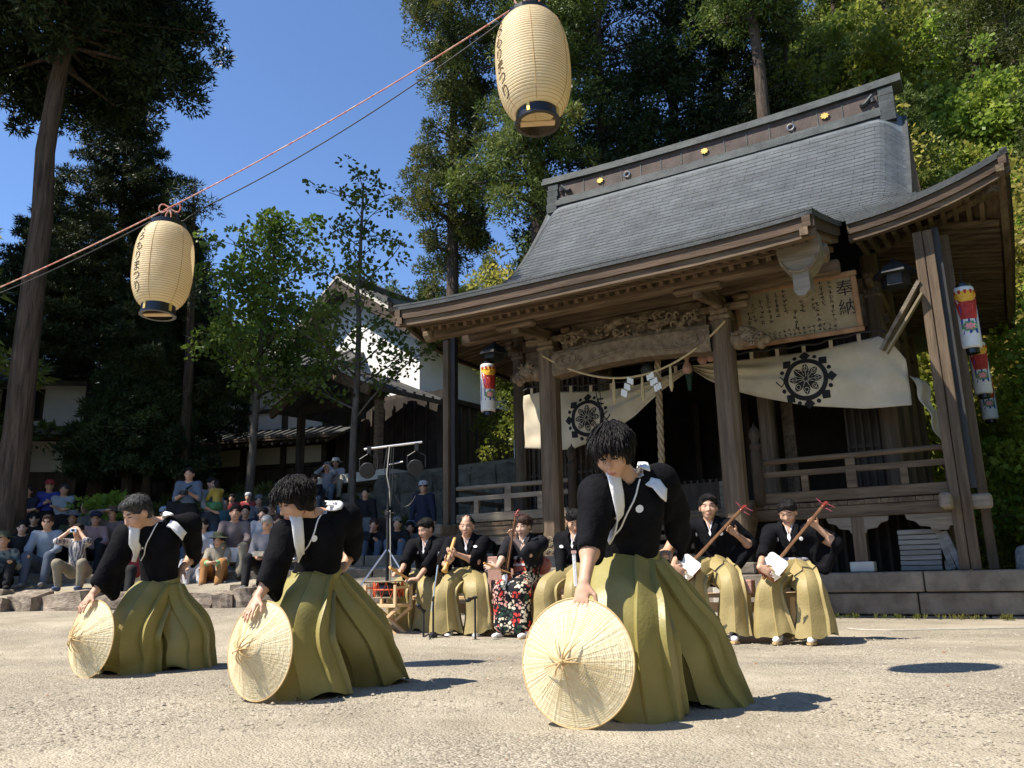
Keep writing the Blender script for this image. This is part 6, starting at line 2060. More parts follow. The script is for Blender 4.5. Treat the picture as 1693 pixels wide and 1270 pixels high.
def loft_leg(path, radii, rt, npl, amp, seed, phase=0.0, n=112, m=38, closed_top=False, wr=.006):
    """a pleated trouser leg swept along path; radii (side, depth) per point"""
    path = np.array(path, float); radii = np.array(radii, float)
    k = len(path) - 1
    t = np.linspace(0, k, m)
    # smooth curve through the points
    def cr(P, t):
        i = np.clip(np.floor(t).astype(int), 0, k - 1); f = t - i
        p0 = P[np.clip(i - 1, 0, k)]; p1 = P[i]; p2 = P[i + 1]; p3 = P[np.clip(i + 2, 0, k)]
        f = f[:, None]
        return .5 * (2 * p1 + (p2 - p0) * f + (2 * p0 - 5 * p1 + 4 * p2 - p3) * f ** 2 + (3 * p1 - p0 - 3 * p2 + p3) * f ** 3)
    C = cr(path, t); Rr = cr(radii, t)
    Tn = np.gradient(C, axis=0); Tn /= np.linalg.norm(Tn, axis=1)[:, None]
    e = ss(k - .9, k, t)[:, None]
    Tn = Tn * (1 - e) + np.array([0, 0, -1.0]) * e
    e0 = (1 - ss(0, .6, t))[:, None]
    Tn = Tn * (1 - e0) + np.array([0, 0, -1.0]) * e0
    Tn /= np.linalg.norm(Tn, axis=1)[:, None]
    xs = np.array([0, .06, .16, .28, .4, .52, .64, .76, .86, .935, .945, .975])   # flat panel, then the folded edge
    xx = (np.arange(npl)[:, None] + xs[None]).ravel()
    n = len(xx)
    V = []
    fr = np.random.default_rng(seed).uniform(.75, 1.3, npl)
    for i in range(m):
        e1 = rt - Tn[i] * (rt @ Tn[i]); e1 /= np.linalg.norm(e1)
        e2 = np.cross(e1, Tn[i]); e2 = -e2
        q = t[i] / k
        th = 2 * np.pi * (xx + phase + .08 * math.sin(q * 2.5)) / npl
        x = xx % 1.0
        flat_ = math.cos(math.pi / npl * .8) / np.cos((np.clip(x / .94, 0, 1) - .5) * 2 * math.pi / npl * .8)
        saw = np.where(x <= .94, x / .94, (1 - x) / .06) - .5
        a = amp * (.25 + .75 * math.sin(math.pi * min(q * .75 + .1, 1))) * fr[np.floor(xx).astype(int)]
        rad = (flat_ * .7 + .3) * (1 + a * saw) * (1 + .055 * np.sin(3 * th + seed + 3.5 * q) * q + .03 * np.sin(2 * th - 5 * q + seed * 1.7))
        hem = (.020 * np.sin(th * 2 + seed) + .012 * np.sin(th * 5 + seed * 2) - .012) * float(ss(.6, 1, q))
        V.append(C[i] + UP * hem[:, None] + (Rr[i, 0] * rad * np.cos(th))[:, None] * e1 + (Rr[i, 1] * rad * np.sin(th))[:, None] * e2)
    V = np.array(V)
    N = V - C[:, None]; N /= np.linalg.norm(N, axis=2)[..., None]
    w = vnoise(V * np.array([1, 1, .5]), 13, seed, 3)
    w2 = 1 - np.abs(vnoise(V * np.array([1, 1, .7]), 9, seed + 5, 2))
    V = V + N * (wr * 1.3 * w + wr * 1.5 * (w2 - .6))[..., None] * ss(0, .25, np.linspace(0, 1, m))[:, None, None]
    F = [(i * n + k_, i * n + (k_ + 1) % n, (i + 1) * n + (k_ + 1) % n, (i + 1) * n + k_) for i in range(m - 1) for k_ in range(n)]
    return V.reshape(-1, 3), F

def hakama(legs, base, parent, m, waist, rx, ry, rt, f, seed, npl=11, amp=.12, band=True, tie=True, wr=.006):
    mb = MB()
    for q, (path, radii) in enumerate(legs):
        V, F = loft_leg(path, radii, rt, npl, amp, seed + q, q * .3, wr=wr)
        mb.add(V - base, F)
    o = mb.build('hakama', m, parent, True)
    fix_normals(o)
    smooth_by_angle(o, 27)
    if band:
        tilt = .10
        V = []
        n = 40
        for z, d in ((-.035, .004), (-.03, .010), (.03, .010), (.035, .004)):
            for t in np.linspace(0, 2 * np.pi, n, endpoint=False):
                V.append(waist + rt * (rx + d) * math.cos(t) + f * (ry + d) * math.sin(t) + UP * (z - tilt * .3 * math.sin(t)))
        F = [(i * n + k, i * n + (k + 1) % n, (i + 1) * n + (k + 1) % n, (i + 1) * n + k) for i in range(3) for k in range(n)]
        b = fix_normals(MB().add(np.array(V) - base, F).build('waistband', m, parent, True))
        if tie:
            kn = MB(); c = waist + f * (ry + .012) - UP * .012
            kn.box(c - base, (.055, .03, .05), np.stack([rt, f, UP], 1), bev=.01)
            for sg in (-1, 1):
                kn.beam(c + rt * sg * .02 - base, c + rt * sg * .10 - UP * .012 - base, .014, .034, f)
                kn.beam(c - base, c + rt * sg * .045 - UP * .17 + f * .02 - base, .012, .030, f)
            kn.build('waist_tie', m, parent)
    return o

def person(label, base, group=None):
    return thing('person', label, 'person', tuple(base), group=group)

def body_mesh(j, h, base, parent, skin, headR, sc, hands, legs=True, hsc=1.0, fine=True, female=False, fwd=None):
    s = Sdf(h, .03)
    add_head(s, j['head'], headR, sc, fine, female)
    neck = j['neck']
    s.cap(neck - nrm(neck - j['waist']) * .03, j['head'] + headR[2] * -.06 * sc + headR[1] * -.02, .060, .052, .02)
    ax = nrm(neck - j['waist'])
    s.cap(j['shR'], j['shL'], .060, .060, .05)
    s.cap(neck - ax * .13, j['waist'], .122, .105, .05, flat=nrm(np.cross(nrm(j['shR'] - j['shL']), ax)) if fwd is None else nrm(fwd - ax * (fwd @ ax)), f=.64)
    for k in ('shR', 'shL'): s.cap(neck - ax * .01, j[k], .045, .055, .03)
    for q in 'RL':
        s.cap(j['sh' + q], j['el' + q], .050, .042, .02)
        s.cap(j['el' + q], j['wr' + q], .043, .027, .015)
        mid = j['el' + q] + (j['wr' + q] - j['el' + q]) * .28
        s.ell(mid, (.046, .046, .046), None, .03)
        if hands.get(q): add_hand(s, j['wr' + q], *hands[q][:3], sc=hsc, **hands[q][3])
    if legs:
        pel = j['waist'] - ax * .12
        s.cap(j['waist'], pel, .115, .13, .05)
        for q in 'RL':
            s.cap(j['hip' + q], j['knee' + q], .082, .058, .04)
            s.cap(j['knee' + q], j['ank' + q], .055, .036, .02)
    s.field()
    return sdf_obj('body', s, [M[skin], M['lip'], M['eye']], base, parent, None, face_paint(j['head'], headR, sc))

def sandals(ank, f, base, parent, white=True):
    rt = nrm(np.cross(f, UP))
    for q in ank:
        z = base[2]
        c = np.array([q[0], q[1], z]) + f * .06
        s = Sdf(.010, .02)
        s.cap(np.array([q[0], q[1], z + .10]), c + UP * .055 - f * .04, .042, .045)
        s.cap(c + UP * .05 - f * .06, c + UP * .042 + f * .085, .038, .032, flat=UP, f=.8)
        sdf_obj('tabi_sock', s, M['white'] if white else M['kimono'], base, parent)
        mb = MB()
        poly = [(.045 * math.cos(a) * (1 if math.sin(a) > 0 else .9), .135 * math.sin(a)) for a in np.linspace(0, 6.283, 17)[:-1]]
        mb.prism(poly, .004, .022, lambda a, b, t: c - base + rt * a + f * b + UP * t)
        so = fix_normals(mb.build('sandal', M['straw_dark'], parent))
        MB().tube([c + rt * .042 - f * .03 + UP * .045 - base, c + f * .045 + UP * .092 - base, c - rt * .042 - f * .03 + UP * .045 - base], .008, 6).build('sandal_strap', M['kimono'], so)

# ------------------------------------------------------------------ the sedge hats
def sedge_hat(c, axis, D, depth, label, spin):
    t = thing('sedge_hat', label, 'hat', tuple(c), group='sedge hats held by the dancers')
    R = rot_to(UP if abs(axis[2]) < .9 else (0, 1, 0), axis)
    a = nrm(axis); u = nrm(np.cross(a, UP)); v = np.cross(u, a)
    B = np.stack([u, v, a], 1)
    n = 160; rings = 22
    V = []
    rr_ = np.random.default_rng(int(spin * 100))
    ridge = rr_.normal(size=n) * .0006 + .0006 * np.where(np.arange(n) % 2, 1, -1)
    for k in range(rings + 1):
        q = k / rings
        r = D / 2 * q; z = depth * (1 - q ** 1.12) - .012 * math.sin(math.pi * q)
        for i in range(n):
            th = 2 * math.pi * i / n + spin
            rk_ = r
            zz = z + ridge[i] * min(q * 3, 1) + .0012 * math.sin(k * 2.6 + i * .2)
            V.append((rk_ * math.cos(th), rk_ * math.sin(th), zz))
    F = [(k * n + i, k * n + (i + 1) % n, (k + 1) * n + (i + 1) % n, (k + 1) * n + i) for k in range(rings) for i in range(n)]
    o = mesh_from('straw_cone', np.array(V) @ B.T, F, M['hat_straw'], t, False)
    st = MB()                                               # stitched rows and longer reeds
    for k in range(4, 30):
        q = k / 30
        z = depth * (1 - q ** 1.12) - .012 * math.sin(math.pi * q) + .0022
        st.tube(np.array([(D / 2 * q * math.cos(x), D / 2 * q * math.sin(x), z) for x in np.linspace(0, 6.283, 61)]) @ B.T, .0006, 3, False)
    st.build('stitching', M['straw_pale'], t)
    rd = MB()
    for k in range(70):
        th = rr_.random() * 6.283; q0 = .06 + .25 * rr_.random(); q1 = .7 + .3 * rr_.random()
        P = [(D / 2 * q * math.cos(th), D / 2 * q * math.sin(th), depth * (1 - q ** 1.12) - .012 * math.sin(math.pi * q) + .002) for q in np.linspace(q0, q1, 6)]
        rd.tube(np.array(P) @ B.T, .0007, 3, False)
    rd.build('reed_lines', M['straw_pale'], t)
    MB().tube(np.array([(D / 2 * math.cos(x), D / 2 * math.sin(x), .0) for x in np.linspace(0, 6.283, 61)]) @ B.T, .0045, 6, False).build('bound_rim', M['straw_dark'], t, True)
    tk = MB()
    for k in range(9):
        th = spin + k * .7 + rr_.normal() * .2; L = .07 + .05 * rr_.random()
        P = [(L * q * math.cos(th), L * q * math.sin(th), depth + .004 + .014 * math.sin(q * 2.6) - .05 * q * q * (L / .1)) for q in np.linspace(0, 1, 6)]
        tk.tube(np.array(P) @ B.T, [.005, .005, .0045, .004, .003, .001], 5)
    tk.lathe([(.001, depth + .022), (.009, depth + .018), (.012, depth + .004), (.018, depth - .008)], 10, R=B, cap=False)
    tk.build('reed_knot', M['straw_dark'], t)
    # inner head ring and underside seen from other places
    MB().tube(np.array([(.085 * math.cos(x), .085 * math.sin(x), depth * .35) for x in np.linspace(0, 6.283, 25)]) @ B.T, .008, 6, False).build('head_ring', M['bamboo'], t)
    return t

HAX = nrm((-.50, -.86, .10))
sedge_hat(np.array((.255, 3.70, .272)), HAX, .535, .135, 'large pale sedge hat stood on its rim by the young front dancer at the right', .3)
sedge_hat(np.array((-1.43, 4.73, .268)), nrm((-.55, -.83, .08)), .53, .135, 'pale sedge hat stood on its rim by the middle dancer', 1.1)
sedge_hat(np.array((-3.05, 6.08, .266)), nrm((-.52, -.85, .08)), .53, .135, 'pale sedge hat stood on its rim by the grey haired dancer at the left', 2.2)

# ------------------------------------------------------------------ three dancers
def dancer(label, J, base, f, hf, sc, hairstyle, hairmat, seed, hat_n, hakama_legs, sleeve, drape, tie=True, mouth=None):
    t = person(label, base, 'dancers with sedge hats')
    base = np.array(base, float)
    j = {k: np.array(v, float) for k, v in J.items()}
    f = nrm(f); rt = nrm(np.cross(f, UP))
    ax = nrm(j['neck'] - j['waist'])
    pel = j['waist'] - UP * .10
    j['hipR'], j['hipL'] = pel + rt * .08, pel - rt * .08
    HR = frame(hf)
    d = j['tip'] - j['wrR']
    wrR = j['wrR']
    hands = {'R': (d, -hat_n, np.cross(nrm(d), UP) * 0 + rt * -1.0, dict(curl=.16, spread=.10)),
             'L': (nrm(j['waist'] + rt * -.10 - j['wrL']) + nrm(-f) * .3, -UP + f * .2, f, dict(curl=.55, spread=.06))}
    body_mesh(j, .0075, base, t, 'skin', HR, sc, hands, False, 1.02, fwd=f)
    hair('hair', j['head'], HR, sc * 1.02, hairstyle, M[hairmat], base, t, .006)
    s, _ = kimono_top(j, .0105, base, t, M['kimono'], seed, sleeve, drape=drape, fwd=f, bulk=1.02, waist_r=.145, crest=seed != 3, cofs=.006)
    # white towel lying over both shoulders
    for sg in (1, -1):
        sh = j['shR'] if sg > 0 else j['shL']
        mid = j['neck'] + (sh - j['neck']) * (.50 if sg > 0 else .74)
        fl = nrm(f - ax * (f @ ax))
        pth = [mid - fl * .10 - ax * .06, mid - fl * .06 + ax * .06, mid + ax * .10, mid + fl * .08 + ax * .05, mid + fl * .13 - ax * .06, mid + fl * .15 - ax * .14, mid + fl * .15 - ax * .20]
        if sg < 0: pth = [j['neck'] - rt * .075 - fl * .03 + ax * .04, j['neck'] + (sh - j['neck']) * .45 + ax * .07 + fl * .06, j['neck'] + (sh - j['neck']) * .72 + fl * .12 + ax * .01, j['neck'] + (sh - j['neck']) * .86 + fl * .14 - ax * .07]
        if sg < 0 and seed == 2: pth = [j['neck'] - rt * .07 - fl * .02 + ax * .05, j['neck'] + (sh - j['neck']) * .45 + ax * .11 + fl * .02, j['neck'] + (sh - j['neck']) * .82 + ax * .09 + fl * .06, sh + ax * .03 + fl * .11]
        pt = np.array(pth); tt_ = np.linspace(0, len(pt) - 1, 16)
        pt = np.stack([np.interp(tt_, range(len(pt)), pt[:, k]) for k in range(3)], -1)
        P = ribbon(s, pt, .076, .030)
        MB().sheet(P - base, thick=-.007).build('white_towel', M['white'], t, True)
    hakama(hakama_legs, base, t, M['hakama'], j['waist'], .158, .122, rt, f, seed * 10, 9, .19, tie=tie, wr=.013)
    # thin white cord hanging across the chest
    pth = [j['neck'] + fl * .06 - rt * .06 + ax * .0, j['neck'] - ax * .12 + fl * .15 - rt * .055, j['neck'] - ax * .22 + fl * .15 - rt * .01, j['neck'] - ax * .27 + fl * .15 + rt * .04]
    pt = np.array(pth); tt_ = np.linspace(0, 3, 14); pt = np.stack([np.interp(tt_, range(4), pt[:, k]) for k in range(3)], -1)
    MB().tube(np.array([s.push(p, .012) for p in pt]) - base, .0042, 5).build('white_cord', M['white'], t)
    # dark feet under the hems
    for q in 'RL':
        a = j['ank' + q]; ft = Sdf(.010, .02)
        ft.cap(a + UP * .05, np.array([a[0], a[1], .045]) + f * .10, .042, .032, flat=UP, f=.9)
        sdf_obj('tabi_sock', ft, M['kimono'], base, t)
    return t, s

W_, RX = .155, .12
J1 = dict(head=(0.479, 3.900, 1.210), neck=(0.581, 4.050, 1.098), shR=(0.403, 3.950, 1.022), shL=(0.747, 4.160, 1.095), elR=(0.357, 3.870, 0.796), wrR=(0.305, 3.740, 0.608), tip=(0.274, 3.690, 0.478),
          elL=(0.895, 4.420, 0.876), wrL=(0.795, 4.340, 0.749), waist=(0.565, 4.220, 0.711), kneeR=(0.520, 3.950, 0.376), ankR=(0.546, 4.020, 0.036), kneeL=(0.822, 4.300, 0.334), ankL=(0.930, 4.420, 0.028))
f1 = nrm((-.45, -.89, 0)); 
def legs_from(J, fwd, spec):
    out = []
    for q, rad in spec:
        w = np.array(J['waist']); k = np.array(J['knee' + q]); a = np.array(J['ank' + q]); a = np.array([a[0], a[1], .015])
        out.append(([w, w + (k - w) * .45 + nrm(fwd) * .02, k, k + (a - k) * .55, a], rad))
    return out
h1 = legs_from(J1, f1, [('R', [(W_, RX), (.165, .15), (.19, .19), (.21, .21), (.235, .22)]), ('L', [(W_, RX), (.175, .155), (.20, .185), (.23, .21), (.27, .235)])])
dancer('young foreground dancer with black mop of hair, right hand on the largest hat', J1, (.72, 4.15, 0), f1, (-.32, -.78, -.52), .98, 'mop', 'hair_black', 1, HAX, h1, (.12, .15), (.06, .12))
J2 = dict(head=(-1.321, 4.920, 1.108), neck=(-1.206, 5.080, 1.031), shR=(-1.366, 4.930, 0.916), shL=(-1.066, 5.220, 1.024), elR=(-1.405, 4.820, 0.677), wrR=(-1.451, 4.740, 0.561), tip=(-1.485, 4.680, 0.476),
          elL=(-1.054, 5.420, 0.846), wrL=(-1.093, 5.300, 0.718), waist=(-1.241, 5.200, 0.676), kneeR=(-1.264, 4.950, 0.332), ankR=(-1.202, 4.980, 0.001), kneeL=(-1.027, 5.350, 0.319), ankL=(-0.953, 5.550, 0.018))
h2 = legs_from(J2, f1, [('R', [(W_, RX), (.17, .15), (.20, .19), (.22, .21), (.24, .22)]), ('L', [(W_, RX), (.18, .16), (.20, .19), (.225, .21), (.255, .235)])])
dancer('black haired dancer in the middle of the three, bending over his hat', J2, (-1.1, 5.2, 0), f1, (-.62, -.62, -.46), 1.0, 'mop', 'hair_black', 2, HAX, h2, (.35, .1), (.10, .06))
J3 = dict(head=(-2.877, 6.250, 1.169), neck=(-2.778, 6.420, 1.101), shR=(-2.959, 6.280, 1.005), shL=(-2.596, 6.580, 1.103), elR=(-3.012, 6.180, 0.714), wrR=(-3.071, 6.100, 0.586), tip=(-3.119, 6.050, 0.495),
          elL=(-2.617, 6.780, 0.863), wrL=(-2.644, 6.620, 0.765), waist=(-2.792, 6.550, 0.642), kneeR=(-2.851, 6.320, 0.295), ankR=(-2.894, 6.420, 0.016), kneeL=(-2.595, 6.600, 0.272), ankL=(-2.586, 6.660, 0.011))
h3 = legs_from(J3, f1, [('R', [(W_ * 1.1, RX * 1.1), (.18, .16), (.20, .20), (.22, .22), (.24, .23)]), ('L', [(W_ * 1.1, RX * 1.1), (.18, .16), (.20, .20), (.215, .22), (.23, .23)])])
dancer('stocky dancer with short grey speckled hair, leftmost of the three, leaning on his hat', J3, (-2.75, 6.5, 0), f1, (-.45, -.72, -.50), 1.03, 'short', 'hair_grey', 3, HAX, h3, (.45, .05), (.12, .06), tie=False)

# ------------------------------------------------------------------ six seated musicians
def seat_pose(hips, f, sc=1.0, lean=.02, turn=None):
    f = nrm((f[0], f[1], 0)); rt = nrm(np.cross(f, UP)); o = np.array([hips[0], hips[1], 0.0])
    P = lambda x, y, z: o + sc * (rt * x + f * y + UP * z)
    j = dict(waist=P(0, .0, .68), neck=P(0, lean, 1.09), shR=P(.185, lean, 1.03), shL=P(-.185, lean, 1.03), head=P(0, lean + .045, 1.225),
             hipR=P(.09, 0, .50), hipL=P(-.09, 0, .50), kneeR=P(.17, .42, .50), kneeL=P(-.17, .42, .50), ankR=P(.15, .42, .10), ankL=P(-.15, .42, .10))
    return j, f, rt, P

def musician(label, hips, f, hf, hR, hL, dirs, palms, hairstyle, hairmat, seed, sc=1.0, skin='skin', lean=.02, sleeve=(.35, .35), drape=(.16, .16), polesR=None, polesL=None, female=False, curls=(.5, .5), hsc=1.0, hak=True, headshift=(0, 0, 0)):
    j, f, rt, P = seat_pose(hips, f, sc, lean)
    base = np.array([hips[0], hips[1], 0.0])
    t = person(label, base, 'musicians seated on the bench')
    j['head'] = j['head'] + np.array(headshift)
    j['wrR'], j['wrL'] = np.array(hR, float), np.array(hL, float)
    j['elR'] = ik(j['shR'], j['wrR'], rt * .8 - UP * .8 - f * .3 if polesR is None else polesR, .275 * sc, .245 * sc)
    j['elL'] = ik(j['shL'], j['wrL'], -rt * .8 - UP * .8 - f * .3 if polesL is None else polesL, .275 * sc, .245 * sc)
    HR = frame(hf)
    hands = {'R': (dirs[0], palms[0], UP, dict(curl=curls[0], spread=.05)), 'L': (dirs[1], palms[1], UP, dict(curl=curls[1], spread=.05))}
    body_mesh(j, .0094, base, t, skin, HR, 1.0 * sc, hands, False, .98, True, female, fwd=f)
    hair('hair', j['head'], HR, .98 * sc, hairstyle, M[hairmat], base, t, .008)
    s, _ = kimono_top(j, .013, base, t, M['kimono'] if not female else M['floral'], seed, sleeve, drape=drape, fwd=f, bulk=.98 * sc, waist_r=.15, crest=not female)
    if hak:
        L = []
        for sg, q in ((1, 'R'), (-1, 'L')):
            k = j['knee' + q]; a = j['ank' + q]; w = j['waist']
            L.append(([w + UP * .0, w * .55 + k * .45 + UP * .01, k + UP * .01, k * .5 + a * .5 + rt * sg * .02, np.array([a[0], a[1], .085]) + rt * sg * .02],
                      [(.155, .125), (.15, .125), (.125, .115), (.15, .125), (.18, .14)]))
        hakama(L, base, t, M['hakama_tan'], j['waist'], .155, .128, rt, f, seed * 3, 7, .24, wr=.014)
    sandals([j['ankR'], j['ankL']], f, base, t)
    return t, j, s, P, f, rt

def shamisen(body, top, face, label, cat='shamisen', sk='skin_drum', sc=1.0, bw=.19, name='shamisen'):
    """body centre, head of the neck, the way the skin faces"""
    body = np.array(body, float); top = np.array(top, float)
    t = thing(name, label, cat, tuple(body))
    d = nrm(top - body); n = nrm(np.array(face) - d * (np.array(face) @ d)); s_ = np.cross(d, n)
    B = np.stack([s_, d, n], 1)
    L = np.linalg.norm(top - body)
    W = bw * sc; Hh = W * 1.12; D = .085 * sc
    def rr(w, h, r=.03, bul=.012):
        pts = []
        for cx, cy, a0 in ((w / 2 - r, h / 2 - r, 0), (-w / 2 + r, h / 2 - r, 1.57), (-w / 2 + r, -h / 2 + r, 3.14), (w / 2 - r, -h / 2 + r, 4.71)):
            for a in np.linspace(a0, a0 + 1.57, 5): pts.append((cx + r * math.cos(a) * 1.0, cy + r * math.sin(a)))
        return [(x * (1 + bul * math.cos(y / h * 3.1) / .1 * .4), y * (1 + bul * math.cos(x / w * 3.1) / .1 * .4)) for x, y in pts]
    fn = lambda a, b, q: B @ np.array([a, b, q])
    fix_normals(MB().prism(rr(W, Hh), -D / 2, D / 2, fn).build('body_frame', M['red_lacquer'], t))
    fix_normals(MB().prism(rr(W * .985, Hh * .985), D / 2 + .0005, D / 2 + .006, fn).build('front_skin', M[sk], t))
    fix_normals(MB().prism(rr(W * .985, Hh * .985), -D / 2 - .006, -D / 2 - .0005, fn).build('back_skin', M[sk], t))
    nk = MB()
    nk.beam(B @ [0, -Hh / 2 - .05, D * .2], B @ [0, L * .90, D * .35], .028 * sc, .026 * sc, n, bev=.004)
    nk.build('neck', M['neck_wood'], t)
    hd = MB()
    hd.tube([B @ [0, L * .90 + q * L * .12, D * .35 - .05 * q * q * sc] for q in np.linspace(0, 1, 7)], [.016 * sc, .018 * sc, .02 * sc, .018 * sc, .022 * sc, .028 * sc, .02 * sc], 8, flat=.8)
    hd.build('head_scroll', M['red_lacquer'], t, True)
    for k, q in enumerate((.925, .955, .985)):
        sg = 1 if k != 1 else -1
        c = B @ [0, L * q, D * .3]
        MB().tube([c + B @ [-sg * .02, 0, 0], c + B @ [sg * .03, 0, 0], c + B @ [sg * .04, 0, 0], c + B @ [sg * .115 * sc * .8, .01, 0]], [.004, .004, .007, .005], 6).build('tuning_peg', M['pinkred'], t)
    for k in (-1, 0, 1):
        MB().tube([B @ [.007 * k, -Hh / 2, D / 2 + .008], B @ [.008 * k, -Hh * .22, D / 2 + .020], B @ [.006 * k, L * .92, D * .35 + .018 * sc]], .0006, 4).build('string', M['neck_wood'], t)
    MB().box(B @ [0, -Hh * .22, D / 2 + .013], (.05, .008, .013), B).build('bridge', M['bamboo'], t)
    MB().box(B @ [0, -Hh / 2 - .03, D * .1], (.03, .04, .02), B).build('tail_pin', M['bamboo'], t)
    return t, B

# floral kimono cloth: dark ground with scattered flowers towards the hem
def floral_mat():
    m = bpy.data.materials.new('floral_kimono'); m.use_nodes = True
    nt = m.node_tree; b = nt.nodes['Principled BSDF']; b.inputs['Roughness'].default_value = .7; b.inputs['Specular IOR Level'].default_value = .15
    tc = nt.nodes.new('ShaderNodeTexCoord')
    vo = nt.nodes.new('ShaderNodeTexVoronoi'); vo.inputs['Scale'].default_value = 13; nt.links.new(tc.outputs['Object'], vo.inputs['Vector'])
    v2 = nt.nodes.new('ShaderNodeTexVoronoi'); v2.inputs['Scale'].default_value = 31; nt.links.new(tc.outputs['Object'], v2.inputs['Vector'])
    sp = nt.nodes.new('ShaderNodeSeparateColor'); nt.links.new(vo.outputs['Color'], sp.inputs[0])
    r = nt.nodes.new('ShaderNodeValToRGB'); r.color_ramp.interpolation = 'CONSTANT'
    el = r.color_ramp.elements
    el[0].position = 0; el[0].color = (.012, .012, .015, 1); el[1].position = .20; el[1].color = (.55, .05, .045, 1)
    for p, c in ((.36, (.75, .66, .5)), (.60, (.03, .07, .05)), (.70, (.74, .36, .30)), (.86, (.70, .60, .42))):
        e = el.new(p); e.color = lin(c)
    nt.links.new(sp.outputs[0], r.inputs[0])
    r2 = nt.nodes.new('ShaderNodeValToRGB'); r2.color_ramp.interpolation = 'CONSTANT'
    r2.color_ramp.elements[0].color = (1, 1, 1, 1); r2.color_ramp.elements[1].position = .50; r2.color_ramp.elements[1].color = (0, 0, 0, 1)
    nt.links.new(v2.outputs['Distance'], r2.inputs[0])
    sx = nt.nodes.new('ShaderNodeSeparateXYZ'); nt.links.new(tc.outputs['Object'], sx.inputs[0])
    mr = nt.nodes.new('ShaderNodeMapRange'); mr.inputs['From Min'].default_value = .78; mr.inputs['From Max'].default_value = .62
    nt.links.new(sx.outputs['Z'], mr.inputs['Value'])
    ml = nt.nodes.new('ShaderNodeMath'); ml.operation = 'MULTIPLY'; nt.links.new(mr.outputs[0], ml.inputs[0]); nt.links.new(r2.outputs[0], ml.inputs[1])
    mx = nt.nodes.new('ShaderNodeMixRGB'); mx.inputs[1].default_value = (.012, .012, .015, 1)
    nt.links.new(ml.outputs[0], mx.inputs[0]); nt.links.new(r.outputs[0], mx.inputs[2]); nt.links.new(mx.outputs[0], b.inputs['Base Color'])
    return m
M['floral'] = floral_mat()
M['obi_red'] = mat('red_striped_obi', (.62, .10, .05), (.72, .30, .22), 14, .7, stretch=(3, 3, .6), lo=.45, hi=.55, detail=1)

# right end: young shamisen player looking down
h = (2.70, 8.12); f = (-.42, -.90)
b_, tp_ = np.array((2.363, 7.680, 0.680)), np.array((2.990, 7.880, 1.271))
dn_ = nrm(tp_ - b_)
hL_ = np.array((2.892, 7.900, 1.045)); hR_ = np.array((2.206, 7.560, 0.682))
t_, j_, s_, P_, f_, r_ = musician('young shamisen player looking down, at the right end of the bench', h, f, (-.42, -.70, -.42), hR_, hL_, (nrm((.55, -.2, -.35)), nrm((-.45, -.1, .38))), (nrm((0.2, 1, -.2)), nrm((-.3, -.9, -.1))), 'short', 'hair_black', 21, .985, 'skin', sleeve=(.55, .12), drape=(.18, .26), curls=(.45, .65))
MB().lathe([(.158, .62), (.168, .66), (.166, .74), (.15, .77)], 30, (0, 0, 0), np.diag([1, .82, 1.0]), cap=False).build('striped_sash', M['stripe'], t_, True).rotation_euler = (0, 0, math.atan2(f[0], -f[1]) * 1.0)
shamisen(b_, tp_, (-.35, -.92, .15), 'shamisen with white drum skin held by the young player at the right end')
# second from the right: man looking at the camera
h = (2.0, 8.48); f = (-.25, -.97)
b_, tp_ = np.array((1.644, 8.020, 0.687)), np.array((2.306, 8.220, 1.279))
hL_ = np.array((2.210, 8.260, 1.008)); hR_ = np.array((1.479, 7.880, 0.700))
musician('shamisen player with grey temples gazing towards the camera', h, f, (-.20, -.97, -.02), hR_, hL_, (nrm((.6, -.1, -.3)), nrm((-.45, -.1, .38))), (nrm((.2, 1, -.2)), nrm((-.3, -.9, -.1))), 'short', 'hair_black', 22, 1.06, 'skin', sleeve=(.6, .12), drape=(.16, .26), curls=(.45, .65))
shamisen(b_, tp_, (-.35, -.92, .15), 'shamisen held by the man who looks towards the camera')
# third: half hidden singer behind the front dancer
h = (.70, 9.1); f = (-.5, -.86)
musician('seated man bowing his head, half hidden behind the front dancer', h, f, (.10, -.80, -.55), np.array((0.477, 8.850, 0.545)), np.array((0.826, 8.720, 0.497)), (nrm((-.1, -.8, -.4)), nrm((-.1, -.8, -.4))), (-UP, -UP), 'short', 'hair_black', 23, 1.0, 'skin', sleeve=(.55, .55), drape=(.2, .2), curls=(.25, .25), lean=.06)
fan = thing('folded_white_fan', 'slim white folded fan held upright by the half hidden seated man', 'fan', tuple((0.611, 8.550, 0.444)))
MB().beam((0, 0, 0), (-.01, 0, .42), .035, .02, (0, 1, 0), bev=.004).build('fan_sticks', M['white'], fan)
MB().box((-.011, 0, .435), (.05, .03, .03)).build('fan_end', plain('pale_pink', (.7, .42, .38)), fan)
